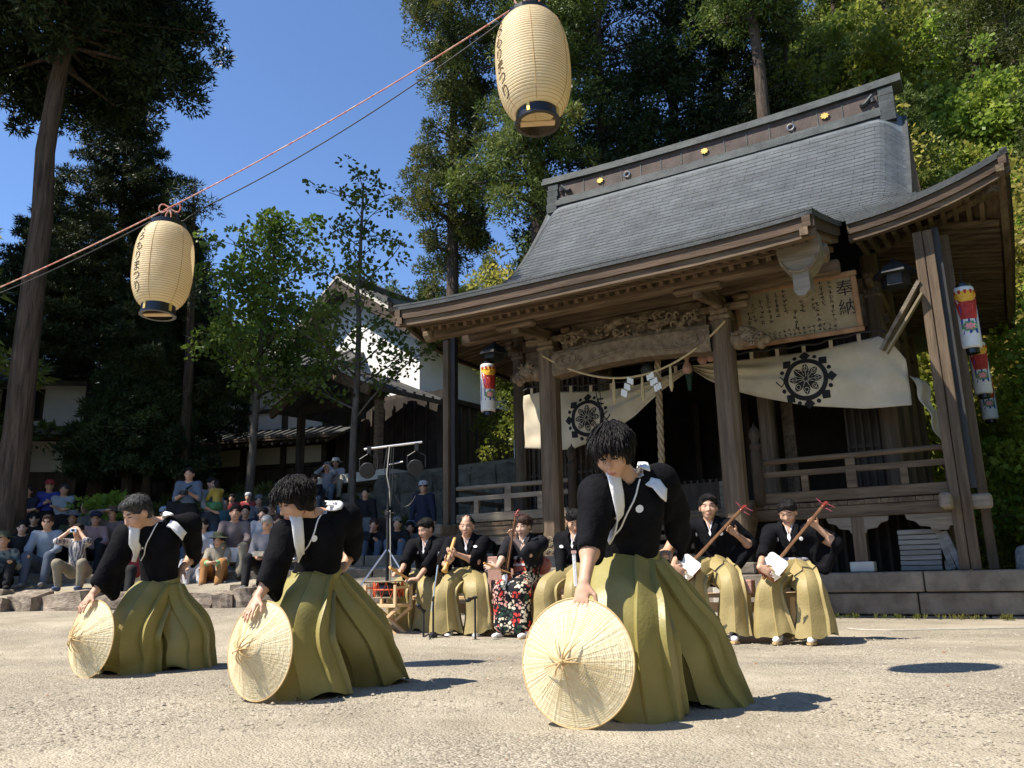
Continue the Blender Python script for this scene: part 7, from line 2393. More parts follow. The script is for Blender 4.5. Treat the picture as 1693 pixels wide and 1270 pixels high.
# woman with the bowed fiddle
h = (.12, 9.38); f = (-.40, -.92)
b_, tp_ = np.array((-0.097, 9.000, 0.606)), np.array((0.036, 9.120, 1.353))
hL_ = np.array((-0.004, 9.140, 1.058)); hR_ = np.array((-0.197, 8.880, 0.745))
t_, j_, s_, P_, f_, r_ = musician('woman with swept up hair in a black and floral kimono playing a small fiddle', h, f, (-.45, -.86, -.18), hR_, hL_, (nrm((-.8, -.2, .1)), nrm((-.3, -.3, .5))), (nrm((.2, .9, -.3)), nrm((-.2, -.9, 0))), 'bun', 'hair_brown', 24, .98, 'skin_pale', sleeve=(.25, .15), drape=(.30, .30), female=True, curls=(.5, .6), hak=False, hsc=.9)
bb = np.array([h[0], h[1], 0.0])
sk = Sdf(.012, .06)
for q in 'RL':
    sk.cap(j_['waist'] - UP * .10, j_['knee' + q] * .75 + j_['knee' + ('L' if q == 'R' else 'R')] * .25, .155, .12)
    sk.cap(j_['knee' + q] * .75 + j_['knee' + ('L' if q == 'R' else 'R')] * .25, j_['ank' + q] * .8 + j_['ank' + ('L' if q == 'R' else 'R')] * .2 + UP * .06, .125, .125, flat=f_, f=.85)
sdf_obj('kimono_skirt', sk, M['floral'], bb, t_, cloth_noise(5, .012))
for z, hgt, r0, m_ in ((.775, .17, .152, 'obi_red'), (.87, .035, .156, 'white'), (.79, .022, .162, 'white')):
    V = []; n = 32
    for zz in (-hgt / 2, hgt / 2):
        for a in np.linspace(0, 2 * np.pi, n, endpoint=False):
            c = j_['waist'] * (1 - (z - .68) / .41) + j_['neck'] * ((z - .68) / .41)
            V.append(np.array([c[0], c[1], z * .98]) + r_ * r0 * math.cos(a) + f_ * r0 * .80 * math.sin(a) + UP * zz - bb)
    fix_normals(MB().add(V, [(k, (k + 1) % n, n + (k + 1) % n, n + k) for k in range(n)]).build('obi' if m_ == 'obi_red' else 'obi_cord', M[m_], t_, True))
bow_ = Sdf(.012, .03); c = j_['waist'] - f_ * .19 + UP * .10 - r_ * .10
bow_.ell(c, (.13, .07, .11), frame(f_)); sdf_obj('obi_drum_knot', bow_, M['obi_red'], bb, t_)
shamisen(b_, tp_, (-.85, -.5, .1), 'small square bodied fiddle held upright on the woman\'s knee', 'fiddle', 'paper_white', .62, .17, 'fiddle')
fb = thing('fiddle_bow', 'slender fiddle bow in the right hand of the woman', 'bow', tuple((-0.222, 8.860, 0.746)))
MB().tube([np.array((-0.335, 8.800, 0.791)) - np.array((-0.222, 8.860, 0.746)), (0, 0, 0), np.array((-0.018, 8.960, 0.667)) - np.array((-0.222, 8.860, 0.746))], [.012, .008, .004], 6).build('bow_stick', M['bamboo'], fb)
# flute player
h = (-.55, 9.58); f = (-.08, -.997)
m0, m1 = np.array((-0.681, 9.360, 1.081)), np.array((-0.777, 9.120, 0.715))
musician('balding man playing a stout bamboo flute', h, f, (-.10, -.96, -.10), np.array((-0.770, 9.200, 0.787)), np.array((-0.641, 9.270, 0.897)), (nrm((.35, -.2, .35)), nrm((-.75, -.2, .2))), (nrm((.1, .5, .6)), nrm((0, .6, .6))), 'bald', 'hair_black', 25, 1.0, 'skin', sleeve=(.45, .2), drape=(.18, .22), curls=(.6, .6))
fl_ = thing('bamboo_flute', 'stout yellow bamboo flute with a flared root end held to the mouth', 'flute', tuple(m0))
L_ = m1 - m0
fl_o = MB().tube([L_ * q for q in (0, .1, .3, .31, .33, .55, .56, .58, .78, .79, .81, .93, 1.0)], [.018, .019, .02, .023, .02, .021, .024, .021, .023, .027, .024, .029, .037], 12).build('bamboo_tube', M['bamboo'], fl_, True)
for q in (.42, .5, .62, .7): MB().lathe([(.001, .001), (.007, .001), (.007, -.002)], 8, L_ * q + np.array([-.01, -.021, .005]), rot_to((0, 0, 1), (0, -1, 0))).build('finger_hole', M['lacquer'], fl_)
# drummer
h = (-1.04, 10.0); f = (-.30, -.95)
musician('drummer with black hair at the left end of the bench, looking at his drum', h, f, (-.62, -.70, -.35), np.array((-1.287, 9.420, 0.740)), np.array((-1.102, 9.360, 0.637)), (nrm((-.6, -.5, -.2)), nrm((-.9, -.3, .05))), (-UP, -UP + np.array((0, .3, 0))), 'short', 'hair_black', 26, 1.0, 'skin', sleeve=(.55, .45), drape=(.16, .18), curls=(.5, .5), lean=.05)
for k, (a, b, lab) in enumerate([((-1.194, 9.340, 0.639), (-1.383, 9.200, 0.734), 'pale wooden drumstick in the left hand of the drummer'), ((-1.297, 9.400, 0.707), (-1.396, 9.240, 0.747), 'pale wooden drumstick in the right hand of the drummer')]):
    a = np.array(a); b = np.array(b) + UP * .03
    o = MB().tube([a - a, b - a], [.014, .015], 8).build('drumstick', M['bamboo']); o.location = tuple(a); tag(o, lab, 'drumstick')
# drum on its folding stand
dc = np.array((-1.415, 9.300, 0.533))
dr_ = thing('rope_drum', 'shallow drum laced with vermilion ropes on a folding wooden stand', 'drum', tuple(dc))
MB().lathe([(.12, -.07), (.135, -.04), (.135, .04), (.12, .07)], 24).build('drum_shell', M['lacquer'], dr_, True)
for z in (-.085, .085):
    MB().lathe([(.001, -.008), (.165, -.008), (.172, 0), (.165, .008), (.001, .008)], 26, (0, 0, z), cap=False).build('drum_head', M['plaque'], dr_, True)
zz = []
for k in range(21):
    a = k / 20 * 6.283; zz.append((.165 * math.cos(a), .165 * math.sin(a), .085 if k % 2 else -.085))
MB().tube(zz, .007, 5).build('lacing', M['red_rope'], dr_)
MB().tube([(.158 * math.cos(a), .158 * math.sin(a), 0) for a in np.linspace(0, 6.283, 24)], .010, 6).build('belt_rope', M['red_rope'], dr_)
st_ = thing('drum_stand', 'pale folding wooden stand with crossed legs under the drum', 'stand', (dc[0], dc[1], 0.0)); st_.rotation_euler = (0, 0, -.45)
ty = dc[2] - .11
MB().box((0, 0, ty - .06), (.42, .34, .035), bev=.004).build('stand_tray', M['wood_new'], st_)
for sx in (-1, 1):
    for sy in (-1, 1): MB().box((sx * .195, sy * .155, ty + .05), (.028, .028, .22)).build('stand_post', M['wood_new'], st_)
    MB().box((sx * .195, 0, ty + .13), (.022, .30, .022)).build('stand_rail', M['wood_new'], st_)
    MB().beam((-.22, sx * .13, .02), (.22, sx * .13, ty - .08), .03, .04, (0, 1, 0)).build('stand_leg', M['wood_new'], st_)
    MB().beam((.22, sx * .10, .02), (-.22, sx * .10, ty - .08), .03, .04, (0, 1, 0)).build('stand_leg', M['wood_new'], st_)
MB().box((-.21, 0, .03), (.03, .3, .03)).build('stand_foot', M['wood_new'], st_)
MB().box((.21, 0, .03), (.03, .3, .03)).build('stand_foot', M['wood_new'], st_)

# benches and things on them
A_ = np.array([2.86, 8.22]); B_ = np.array([-1.35, 10.22]); dd = (B_ - A_); ln = np.linalg.norm(dd); dd = dd / ln
ang = math.atan2(dd[1], dd[0])
for k, lab in enumerate(('pale plank bench under the shamisen players', 'pale plank bench in the middle of the row of musicians', 'pale plank bench under the flute player and drummer')):
    c = A_ + dd * ln * (k + .5) / 3
    b = thing('bench', lab, 'bench', (c[0], c[1], 0.0), ang, 'benches of the musicians')
    L = ln / 3 - .06
    for q in (-.105, .105): MB().box((0, q, .42), (L, .2, .04), bev=.005).build('seat_plank', M['wood_new'], b)
    for q in (-1, 1):
        MB().box((q * (L / 2 - .16), 0, .2), (.05, .36, .4), bev=.004).build('bench_leg', M['wood_new'], b)
        MB().box((q * (L / 2 - .16), 0, .375), (.06, .4, .05)).build('bench_cleat', M['wood_new'], b)
    MB().box((0, 0, .3), (L - .3, .04, .1)).build('bench_rail', M['wood_new'], b)
for p, s3, lab in (((2.173, 8.050, 0.536), (.20, .2, .13), 'reddish wooden block on the bench between the shamisen players'), ((-0.088, 9.450, 0.617), (.34, .2, .17), 'pinkish wooden box on the bench behind the fiddle player'), ((0.127, 9.200, 0.633), (.2, .16, .14), 'small pinkish box on the bench right of the fiddle player')):
    o = MB().box((0, 0, s3[2] / 2), s3, bev=.008).build('wooden_block', M['block_pink']); o.location = (p[0], p[1], .443); o.rotation_euler = (0, 0, ang); tag(o, lab, 'block')
MB().box
o = MB().box((0, 0, .42), (.24, .24, .84), bev=.01).build('stone_pillar', M['concrete']); o.location = (2.32, 9.3, 0); o.rotation_euler = (0, 0, ang); tag(o, 'pale stone pillar behind the bench between the shamisen players', 'pillar')
o = MB().box((0, 0, .3), (.4, .3, .6), bev=.01).build('carton', M['block_pink']); o.location = tuple(np.array((-0.111, 10.600, 0.825)) * [1, 1, 0] + [0, 0, .3]); o.rotation_euler = (0, 0, ang); tag(o, 'brown carton standing behind the fiddle player', 'carton')

# microphones on stands
def mic_stand(label, foot, joint, head, round_base=True):
    foot = np.array(foot, float); foot[2] = 0.0; jt = np.array(joint, float) - foot; hd = np.array(head, float) - foot
    t = thing('microphone_stand', label, 'microphone stand', tuple(foot))
    jt[0] = 0; jt[1] = 0
    MB().tube([(0, 0, .02), jt], .011, 8).build('pole', M['black_metal'], t)
    if round_base: MB().lathe([(.001, .03), (.02, .03), (.115, .015), (.12, .0), (.001, 0)], 20, cap=False).build('round_base', M['black_metal'], t, True)
    else:
        MB().lathe([(.03, .1), (.045, .06), (.05, .03), (.02, .02)], 12).build('leg_hub', M['black_metal'], t)
        for a in (.4, 2.5, 4.6): MB().tube([(0, 0, .09), (.27 * math.cos(a), .27 * math.sin(a), .012)], .008, 6).build('leg', M['black_metal'], t)
    v = hd - jt
    MB().tube([jt - v * .25, jt, hd - nrm(v) * .1], .008, 6).build('boom', M['chrome'], t)
    m = MB().tube([hd - nrm(v) * .14, hd - nrm(v) * .05, hd - nrm(v) * .045, hd], [.012, .018, .026, .02], 10).build('microphone', M['black_metal'], t, True)
    MB().lathe([(.024, -.012), (.028, 0), (.024, .012)], 12, jt, rot_to(nrm(v))).build('clutch', M['black_metal'], t)
    return t
mic_stand('silver boom microphone stand before the flute player', (-0.873, 8.850, 0.040), (-0.875, 8.850, 0.436), (-0.805, 8.850, 0.920), False)
mic_stand('low microphone with round base before the flute player\'s knees', (-0.429, 8.750, -0.003), (-0.425, 8.750, 0.442), (-0.504, 8.600, 0.417))
mic_stand('low microphone stand right of the middle dancer\'s hakama', (-0.979, 8.900, 0.008), (-0.943, 8.900, 0.313), (-1.034, 8.800, 0.379))

# lamp stand behind the musicians
lp = np.array((-1.784, 11.600, 0.647)); lp[2] = gz(lp[0], lp[1])
ls = thing('lamp_stand', 'tall black tripod stand with a cross bar of stage lamps', 'lamp stand', tuple(lp))
top_z = float((-1.884, 11.600, 2.493)[2] - lp[2])
MB().tube([(0, 0, .25), (0, 0, top_z * .58)], .025, 10).build('lower_pole', M['black_metal'], ls)
MB().tube([(0, 0, top_z * .5), (-.02, 0, top_z)], .017, 10).build('upper_pole', M['black_metal'], ls)
MB().lathe([(.03, -.03), (.042, -.02), (.042, .02), (.03, .03)], 12, (0, 0, top_z * .58)).build('clamp_collar', M['black_metal'], ls)
MB().tube([(.02, 0, top_z * .58), (.09, 0, top_z * .585)], .008, 6).build('clamp_knob', M['black_metal'], ls)
for a in (-2.6, -.5, 1.6):
    MB().tube([(0, 0, .82), (.62 * math.cos(a), .62 * math.sin(a), .02)], .013, 6).build('leg', M['chrome'], ls)
    MB().tube([(0, 0, .35), (.36 * math.cos(a), .36 * math.sin(a), .36)], .008, 5).build('brace', M['black_metal'], ls)
MB().tube([(-.36, .0, top_z - .02), (.48, -.05, top_z + .06)], .016, 8).build('cross_bar', M['chrome'], ls)
MB().tube([(.0, 0, top_z - .25), (.2, 0, top_z - .21)], .010, 6).build('short_bar', M['chrome'], ls)
for x, z in ((-.28, top_z - .33), (.40, top_z - .30)):
    lm = thing('stage_lamp', 'black stage lamp at the %s end of the lamp stand bar' % ('left' if x < 0 else 'right'), 'lamp', tuple(lp + np.array([x, -.05, z])), group='stage lamps')
    Rl = np.stack([(1, 0, 0), nrm((0, -.25, 1)), nrm((-.1, -1, -.25))], 1)
    MB().lathe([(.06, -.16), (.075, -.12), (.10, 0), (.115, .05), (.115, .07), (.10, .07)], 18, R=Rl).build('lamp_housing', M['black_metal'], lm, True)
    MB().lathe([(.001, .060), (.04, .070), (.070, .060)], 18, R=Rl, cap=False).build('lens', M['lens_glass'], lm, True)
    MB().tube([(-.13, 0, 0), (-.13, 0, .16), (0, 0, .24), (.13, 0, .16), (.13, 0, 0)], .008, 6).build('yoke', M['black_metal'], lm)
    MB().box((0, 0, .29), (.05, .05, .1)).build('hook_clamp', M['black_metal'], lm)
for k in range(4):
    MB().tube([(-.02 + .03 * k, -.03, top_z + .01), (-.06 + .04 * k, -.05, top_z - .3 - .1 * k), (.0 + .02 * k, -.05, top_z - .55 - .05 * k), (.03, -.02, top_z * .62)], .007, 5).build('hanging_cable', M['pale_cable'] if k == 1 else M['black_cable'], ls)
MB().tube([(.03 + .36 * q, -.04, top_z * (.78 - .16 * math.sin(q * 2.6) ** .8)) for q in np.linspace(0, 1, 12)], .006, 5).build('hanging_cable', M['black_cable'], ls)
MB().tube([(.03, -.02, top_z * .6), (.05, -.05, top_z * .3), (.12, -.05, .1)], .007, 5).build('hanging_cable', M['pale_cable'], ls)

for p, lab in (((2.298, 7.500, 0.637), 'small pale plectrum in the right hand of the young shamisen player'), ((1.584, 7.820, 0.653), 'small pale plectrum in the right hand of the man gazing at the camera')):
    o = fix_normals(MB().prism([(-.010, .0), (.010, 0), (.014, -.04), (.038, -.075), (-.038, -.075), (-.014, -.04)], -.005, .005, lambda a, b, t: (a, t, b)).build('plectrum', M['cloth_cream']))
    o.location = p; o.rotation_euler = (.2, -.6, -.3); tag(o, lab, 'plectrum')

# ------------------------------------------------------------------ spectators on the terrace
def shade(name, c, rough=.85): return plain(name, c, rough)
CL = dict(navy=(.018, .022, .05), black=(.012, .012, .014), blue=(.10, .15, .30), royal=(.04, .06, .42), sky=(.36, .44, .54), white=(.68, .68, .70), grey=(.22, .22, .22), mauve=(.30, .22, .21), pink=(.50, .29, .27),
          khaki=(.36, .31, .21), jeans=(.09, .12, .18), red=(.42, .035, .04), olive=(.10, .11, .06), orange=(.55, .24, .05), lime=(.30, .62, .25), denim=(.14, .19, .27), yellow=(.68, .47, .04), green=(.08, .32, .12), beige=(.45, .38, .28), lilac=(.34, .32, .34), teal=(.08, .2, .22), brown=(.14, .08, .05), stripe=(.36, .36, .42))
def cl(n):
    c = CL[n]; g = sum(c) / 3; k = .72 if g > .08 else 1
    return shade('cloth_' + n, tuple(k * (x * .85 + g * .15) for x in c))
def spectator(label, head, pose, fdir, shirt, trousers, hr='hair_black', style='short', hat=None, arms='knees', longs=True, sc=1.0, skin='skin', shoes='black', look=None, arm_col=None, group='spectators on the terrace'):
    head = np.array(head, float)
    f = nrm((fdir[0], fdir[1], 0)); rt = nrm(np.cross(f, UP))
    if pose == 'stand':
        K = dict(head=(0, .03, 1.56), neck=(0, 0, 1.43), shR=(.165, 0, 1.38), shL=(-.165, 0, 1.38), waist=(0, 0, 1.02), hipR=(.09, 0, .90), hipL=(-.09, 0, .90), kneeR=(.10, .02, .48), kneeL=(-.11, .03, .48), ankR=(.11, -.02, .07), ankL=(-.12, 0, .07))
    elif pose == 'squat':
        K = dict(head=(0, .16, .98), neck=(0, .12, .85), shR=(.165, .11, .80), shL=(-.165, .11, .80), waist=(0, .02, .44), hipR=(.10, -.02, .32), hipL=(-.10, -.02, .32), kneeR=(.20, .36, .44), kneeL=(-.20, .36, .44), ankR=(.17, .30, .06), ankL=(-.17, .30, .06))
    elif pose == 'low':
        K = dict(head=(0, .10, .80), neck=(0, .06, .67), shR=(.165, .05, .62), shL=(-.165, .05, .62), waist=(0, -.02, .26), hipR=(.09, -.01, .15), hipL=(-.09, -.01, .15), kneeR=(.14, .32, .42), kneeL=(-.14, .33, .42), ankR=(.13, .44, .07), ankL=(-.12, .46, .07))
    else:
        K = dict(head=(0, .08, 1.02), neck=(0, .04, .89), shR=(.165, .03, .84), shL=(-.165, .03, .84), waist=(0, -.02, .46), hipR=(.09, -.01, .34), hipL=(-.09, -.01, .34), kneeR=(.16, .37, .48), kneeL=(-.16, .38, .48), ankR=(.15, .47, .07), ankL=(-.14, .50, .07))
    o = head - sc * (rt * K['head'][0] + f * K['head'][1] + UP * K['head'][2])
    W = lambda p: o + sc * (rt * p[0] + f * p[1] + UP * p[2])
    j = {k: W(v) for k, v in K.items()}
    A = {'knees': ((.14, .38, K['kneeR'][2] + .02), (-.14, .38, K['kneeR'][2] + .02)) if pose != 'stand' else ((.24, .08, .85), (-.24, .08, .85)),
         'lap': ((.06, .28, .50), (-.06, .28, .50)), 'hug': ((.05, .46, .42), (-.05, .46, .42)),
         'face': ((.07, .14 + K['head'][1], K['head'][2] - .0), (-.07, .14 + K['head'][1], K['head'][2] - .0)),
         'chest': ((.03, .24, K['neck'][2] - .25), (-.05, .26, K['neck'][2] - .22)),
         'cross': ((-.12, .16, K['neck'][2] - .27), (.12, .18, K['neck'][2] - .24)),
         'chin': ((.03, K['head'][1] + .11, K['head'][2] - .13), (-.10, .38, .50)),
         'wave': ((.10, K['head'][1] + .06, K['head'][2] + .06), (-.14, .38, .50)),
         'carry': ((.02, .26, K['neck'][2] - .42), (-.08, .24, K['neck'][2] - .2))}[arms]
    j['wrR'], j['wrL'] = W(A[0]), W(A[1])
    for q, sg in (('R', 1), ('L', -1)):
        j['el' + q] = ik(j['sh' + q], j['wr' + q], rt * sg * .7 - UP - f * .4, .28 * sc, .25 * sc)
    t = person(label, o, group)
    HR = frame(f if look is None else look)
    b = Sdf(.022, .03)
    add_head(b, j['head'], HR, sc, False)
    b.cap(j['neck'] - UP * .05, j['head'] - UP * .05 * sc, .055 * sc, .05 * sc)
    b.cap(j['neck'] - UP * .17 * sc, j['waist'], .105 * sc, .10 * sc, flat=f, f=.62); b.cap(j['shR'], j['shL'], .055 * sc)
    for q in 'RL':
        b.cap(j['sh' + q], j['el' + q], .044 * sc, .040 * sc); b.cap(j['el' + q], j['wr' + q], .040 * sc, .028 * sc)
        d = nrm(j['wr' + q] - j['el' + q])
        b.cap(j['wr' + q], j['wr' + q] + d * .07 * sc, .032 * sc, .028 * sc); 
        b.cap(j['waist'], j['hip' + q], .085 * sc, .085 * sc); b.cap(j['hip' + q], j['knee' + q], .068 * sc, .042 * sc); b.cap(j['knee' + q], j['ank' + q], .042 * sc, .034 * sc)
    sdf_obj('body', b, [M[skin], M['lip'], M['eye']], o, t, None, face_paint(j['head'], HR, sc))
    if style: hair('hair', j['head'], HR, sc * 1.0, style, M[hr], o, t, .016)
    s = Sdf(.029, .035)
    s.cap(j['neck'] - UP * .17 * sc, j['waist'] - UP * .04, .132 * sc, .130 * sc, flat=f, f=.78)
    s.cap(j['shR'] - UP * .01, j['shL'] - UP * .01, .066 * sc)
    s.cap(j['neck'] - UP * .03, j['neck'] - UP * .1, .058 * sc, .08 * sc)
    for q in 'RL':
        s.cap(j['sh' + q], j['el' + q], .066 * sc, .060 * sc)
        if longs: s.cap(j['el' + q], j['el' + q] * .15 + j['wr' + q] * .85, .058 * sc, .045 * sc)
    sdf_obj('shirt', s, shirt, o, t, cloth_noise(int(abs(head[0]) * 100) % 97, .010, 18))
    if arm_col:
        for q in 'RL':
            a = Sdf(.024, .02); a.cap(j['el' + q], j['el' + q] * .2 + j['wr' + q] * .8, .068 * sc, .05 * sc); sdf_obj('arm_cover', a, arm_col, o, t)
    g = Sdf(.029, .04)
    for q in 'RL':
        g.cap(j['waist'] - UP * .04, j['hip' + q], .132 * sc, .12 * sc, flat=f, f=.8)
        g.cap(j['hip' + q], j['knee' + q], .098 * sc, .080 * sc); g.cap(j['knee' + q], j['ank' + q] + UP * .03, .079 * sc, .062 * sc)
    sdf_obj('trousers', g, trousers, o, t, cloth_noise(int(abs(head[1]) * 100) % 89, .010, 18))
    for q in 'RL':
        sh = Sdf(.024, .02); sh.cap(j['ank' + q] - UP * .02, np.array([j['ank' + q][0], j['ank' + q][1], o[2] + .045]) + f * .14, .052 * sc, .042 * sc, flat=UP, f=.9)
        sdf_obj('shoe', sh, cl(shoes), o, t)
    if hat:
        kind, m = hat
        c = j['head'] + HR[2] * .055 * sc - HR[1] * .012
        B = np.stack([HR[0], HR[1], HR[2]], 1) * sc
        mb = MB()
        if kind == 'brim':
            mb.lathe([(.19, -.012), (.15, .0), (.103, .012), (.098, .05), (.085, .088), (.05, .10), (.001, .102)], 22, c - o, B, cap=False)
        else:
            mb.lathe([(.101, -.005), (.100, .03), (.088, .065), (.055, .09), (.001, .098)], 18, c - o, B, cap=False)
            if kind == 'cap':
                P = np.array([[[x, .085 + r * (1 - (x / .09) ** 2), .002 - .25 * r] for x in np.linspace(-.085, .085, 9)] for r in (0, .04, .085)])
                mb.sheet(P @ B.T + (c - o), thick=.006)
        mb.build('hat', m, t, True)
        if kind == 'bill':
            pass
    return t, j, f, rt, o

def prop(name, label, cat, loc, shapes, m):
    t = thing(name, label, cat, tuple(loc))
    for nm, fn, mm in shapes: fn(MB()).build(nm, mm, t)
    return t
S = spectator
M['stripe_shirt'] = mat('striped_shirt', (.50, .48, .46), (.12, .12, .16), 9, .85, stretch=(5, 5, .25), lo=.47, hi=.53, detail=0)
M['check_shirt'] = mat('checked_shirt', (.05, .08, .09), (.20, .22, .20), 16, .85, lo=.46, hi=.54, detail=0)
# standing at the left
S('standing woman with crossed arms and a white handbag beside the cedar trunk', (-10.320, 17.300, 2.627), 'stand', (.5, -.87), cl('navy'), cl('black'), 'hair_brown', 'bob', None, 'cross', False)
S('standing man in a royal blue jacket and red billed cap', (-10.039, 17.600, 2.757), 'stand', (.4, -.9), cl('royal'), cl('black'), 'hair_black', None, ('cap', cl('red')), 'chest')
S('standing man in a pale blue shirt with folded arms, right of the red cap', (-9.495, 17.200, 2.626), 'stand', (.3, -.95), cl('sky'), cl('black'), 'hair_grey', 'short', None, 'cross', False)
# left seated groups
S('seated spectator in a dark plaid shirt at the very left edge', (-8.231, 13.300, 1.385), 'low', (.5, -.87), M['check_shirt'], cl('black'), 'hair_black', 'short', ('brim', cl('olive')), 'knees')
S('seated woman in a lilac sun hat near the left edge', (-9.118, 15.000, 1.750), 'sit', (.5, -.87), cl('lilac'), cl('navy'), 'hair_black', 'bob', ('brim', cl('lilac')), 'lap')
S('seated dark haired woman in black behind the man in the blue shirt', (-8.550, 14.300, 1.653), 'sit', (.45, -.9), cl('black'), cl('jeans'), 'hair_black', 'bob', None, 'knees', True, 1.0, 'skin_pale')
S('seated man in an open blue shirt with his arms on his knees', (-7.834, 13.800, 1.689), 'sit', (.25, -.97), cl('sky'), cl('jeans'), 'hair_brown', 'short', None, 'knees', True, 1.04, 'skin', 'grey')
S('seated woman in a dark cardigan below the standing man with the red cap', (-9.117, 15.600, 1.901), 'sit', (.4, -.92), cl('black'), cl('grey'), 'hair_black', 'bob', None, 'lap', True, .95, 'skin_pale')
t_, j_, f_, r_, o_ = S('squatting photographer in a striped shirt and khaki trousers', (-6.897, 13.020, 1.487), 'squat', (.1, -.99), M['stripe_shirt'], cl('khaki'), 'hair_black', 'short', None, 'face', False, .94, 'skin', 'blue')
c_ = j_['head'] + f_ * .17
prop('camera', 'small silver compact camera held up by the squatting photographer', 'camera', c_, [('camera_body', lambda m: m.box((0, 0, 0), (.105, .03, .062), np.stack([r_, f_, UP], 1), bev=.006), M['chrome']), ('lens', lambda m: m.lathe([(.02, 0), (.02, .02), (.001, .021)], 12, f_ * .014, rot_to(UP, -f_) if False else np.stack([r_, UP, f_], 1), cap=False), M['black_metal'])], None)
S('seated spectator in a broad grey hat behind the squatting photographer', (-8.339, 15.500, 1.890), 'sit', (.3, -.95), cl('olive'), cl('black'), 'hair_black', 'short', ('brim', cl('grey')), 'knees')
S('seated spectator in a pink shirt and dark cap', (-7.801, 15.300, 1.854), 'sit', (.35, -.94), cl('pink'), cl('black'), 'hair_black', 'short', ('cap', cl('navy')), 'knees')
S('seated spectator shading the eyes with a raised arm', (-7.641, 15.600, 1.962), 'sit', (.4, -.92), cl('mauve'), cl('black'), 'hair_black', 'short', ('brim', cl('brown')), 'wave')
S('seated woman in red behind the arm of the left dancer', (-6.093, 12.900, 1.242), 'low', (.4, -.92), cl('red'), cl('black'), 'hair_black', 'bob', None, 'lap')
S('seated spectator in a pale blue cap behind the left dancer\'s shoulder', (-6.608, 15.500, 1.934), 'sit', (.35, -.94), cl('grey'), cl('khaki'), 'hair_black', 'short', ('cap', cl('sky')), 'knees')
# middle group
t_, j_, f_, r_, o_ = S('standing man in a grey blue shirt looking at the camera he holds', (-6.073, 15.200, 2.641), 'stand', (.15, -.99), cl('denim'), cl('black'), 'hair_black', 'short', None, 'chest', False, 1.04, 'skin', 'black')
c_ = (j_['wrR'] + j_['wrL']) / 2 + f_ * .09
prop('camera', 'black camera in the hands of the standing man', 'camera', c_, [('camera_body', lambda m: m.box((0, 0, 0), (.13, .06, .09), np.stack([r_, f_, UP], 1), bev=.01), M['black_metal']), ('lens', lambda m: m.tube([f_ * .03, f_ * .11], [.035, .038], 12), M['black_metal'])], None)
prop('shoulder_bag', 'black shoulder bag hanging at the side of the standing man', 'bag', j_['hipR'] + r_ * .12 + UP * .08, [('bag_body', lambda m: m.box((0, 0, 0), (.30, .14, .22), np.stack([r_, f_, UP], 1), bev=.03), cl('black')), ('strap', lambda m: m.tube([np.array((0, 0, .1)), (j_['neck'] - (j_['hipR'] + r_ * .12 + UP * .08)) * .5 + f_ * .16, (j_['shL'] - (j_['hipR'] + r_ * .12 + UP * .08)) + UP * .06], .022, 6), cl('black'))], None)
t_, j_, f_, r_, o_ = S('standing man in a pale blue shirt carrying a child, seen beside the photographer', (-5.790, 15.600, 2.500), 'stand', (.75, -.6), cl('sky'), cl('jeans'), 'hair_black', 'short', None, 'carry', False, 1.0)
S('child in a yellow top and green trousers carried in the man\'s arms', tuple(j_['head'] + f_ * .20 + r_ * .02 - UP * .03), 'sit', (-.75, .6), cl('yellow'), cl('green'), 'hair_black', 'bob', None, 'knees', True, .62)
S('small child in a red checked shirt, left of the child with the white headscarf', (-6.186, 17.900, 2.449), 'sit', (.15, -.99), cl('red'), cl('black'), 'hair_black', 'short', None, 'lap', True, .72)
S('small child in red with a white headscarf', (-5.868, 18.020, 2.480), 'sit', (.15, -.99), cl('red'), cl('grey'), 'hair_black', None, ('dome', cl('white')), 'lap', True, .72)
S('seated person in grey with a grey cap behind the old man', (-5.393, 17.280, 2.323), 'sit', (.3, -.95), cl('grey'), cl('denim'), 'hair_grey', 'short', ('dome', cl('grey')), 'hug', True, .9)
S('seated broad man in a mauve shirt', (-4.863, 14.300, 1.830), 'sit', (.25, -.97), cl('mauve'), cl('khaki'), 'hair_black', 'short', None, 'knees', True, 1.12)
S('seated dark clothed man behind the man in mauve', (-5.111, 15.600, 1.958), 'sit', (.2, -.98), cl('navy'), cl('black'), 'hair_black', 'short', None, 'lap', True, 1.0)
S('seated woman in a white blouse and blue waistcoat', (-4.694, 15.300, 1.881), 'sit', (.1, -.99), cl('white'), cl('denim'), 'hair_black', 'bob', None, 'lap', True, .98, 'skin_pale')
t_, j_, f_, r_, o_ = S('seated old grey haired man looking at a leaflet', (-3.884, 12.900, 1.533), 'sit', (-.05, -.99), cl('lilac'), cl('black'), 'hair_white', 'short', None, 'lap', True, 1.0, 'skin', 'grey', (-.05, -.9, -.4))
prop('leaflet', 'pale leaflet in the hands of the old man', 'leaflet', (j_['wrR'] + j_['wrL']) / 2 + f_ * .10 + UP * .05, [('paper', lambda m: m.box((0, 0, 0), (.15, .004, .11), np.stack([r_, nrm(f_ + UP), nrm(UP - f_)], 1)), cl('beige'))], None)
t_, j_, f_, r_, o_ = S('seated woman in a dark broad hat with lime green sleeves and orange trousers', (-4.984, 13.900, 1.338), 'low', (.1, -.99), cl('beige'), cl('orange'), 'hair_black', 'bob', ('brim', cl('olive')), 'hug', False, .98, 'skin', 'brown', None, cl('lime'))
prop('leaflet', 'white sheet held beside the woman in the broad hat', 'leaflet', j_['shL'] - r_ * .12 - UP * .06 + f_ * .05, [('paper', lambda m: m.box((0, 0, 0), (.17, .004, .24), np.stack([r_, f_, UP], 1)), cl('white'))], None)
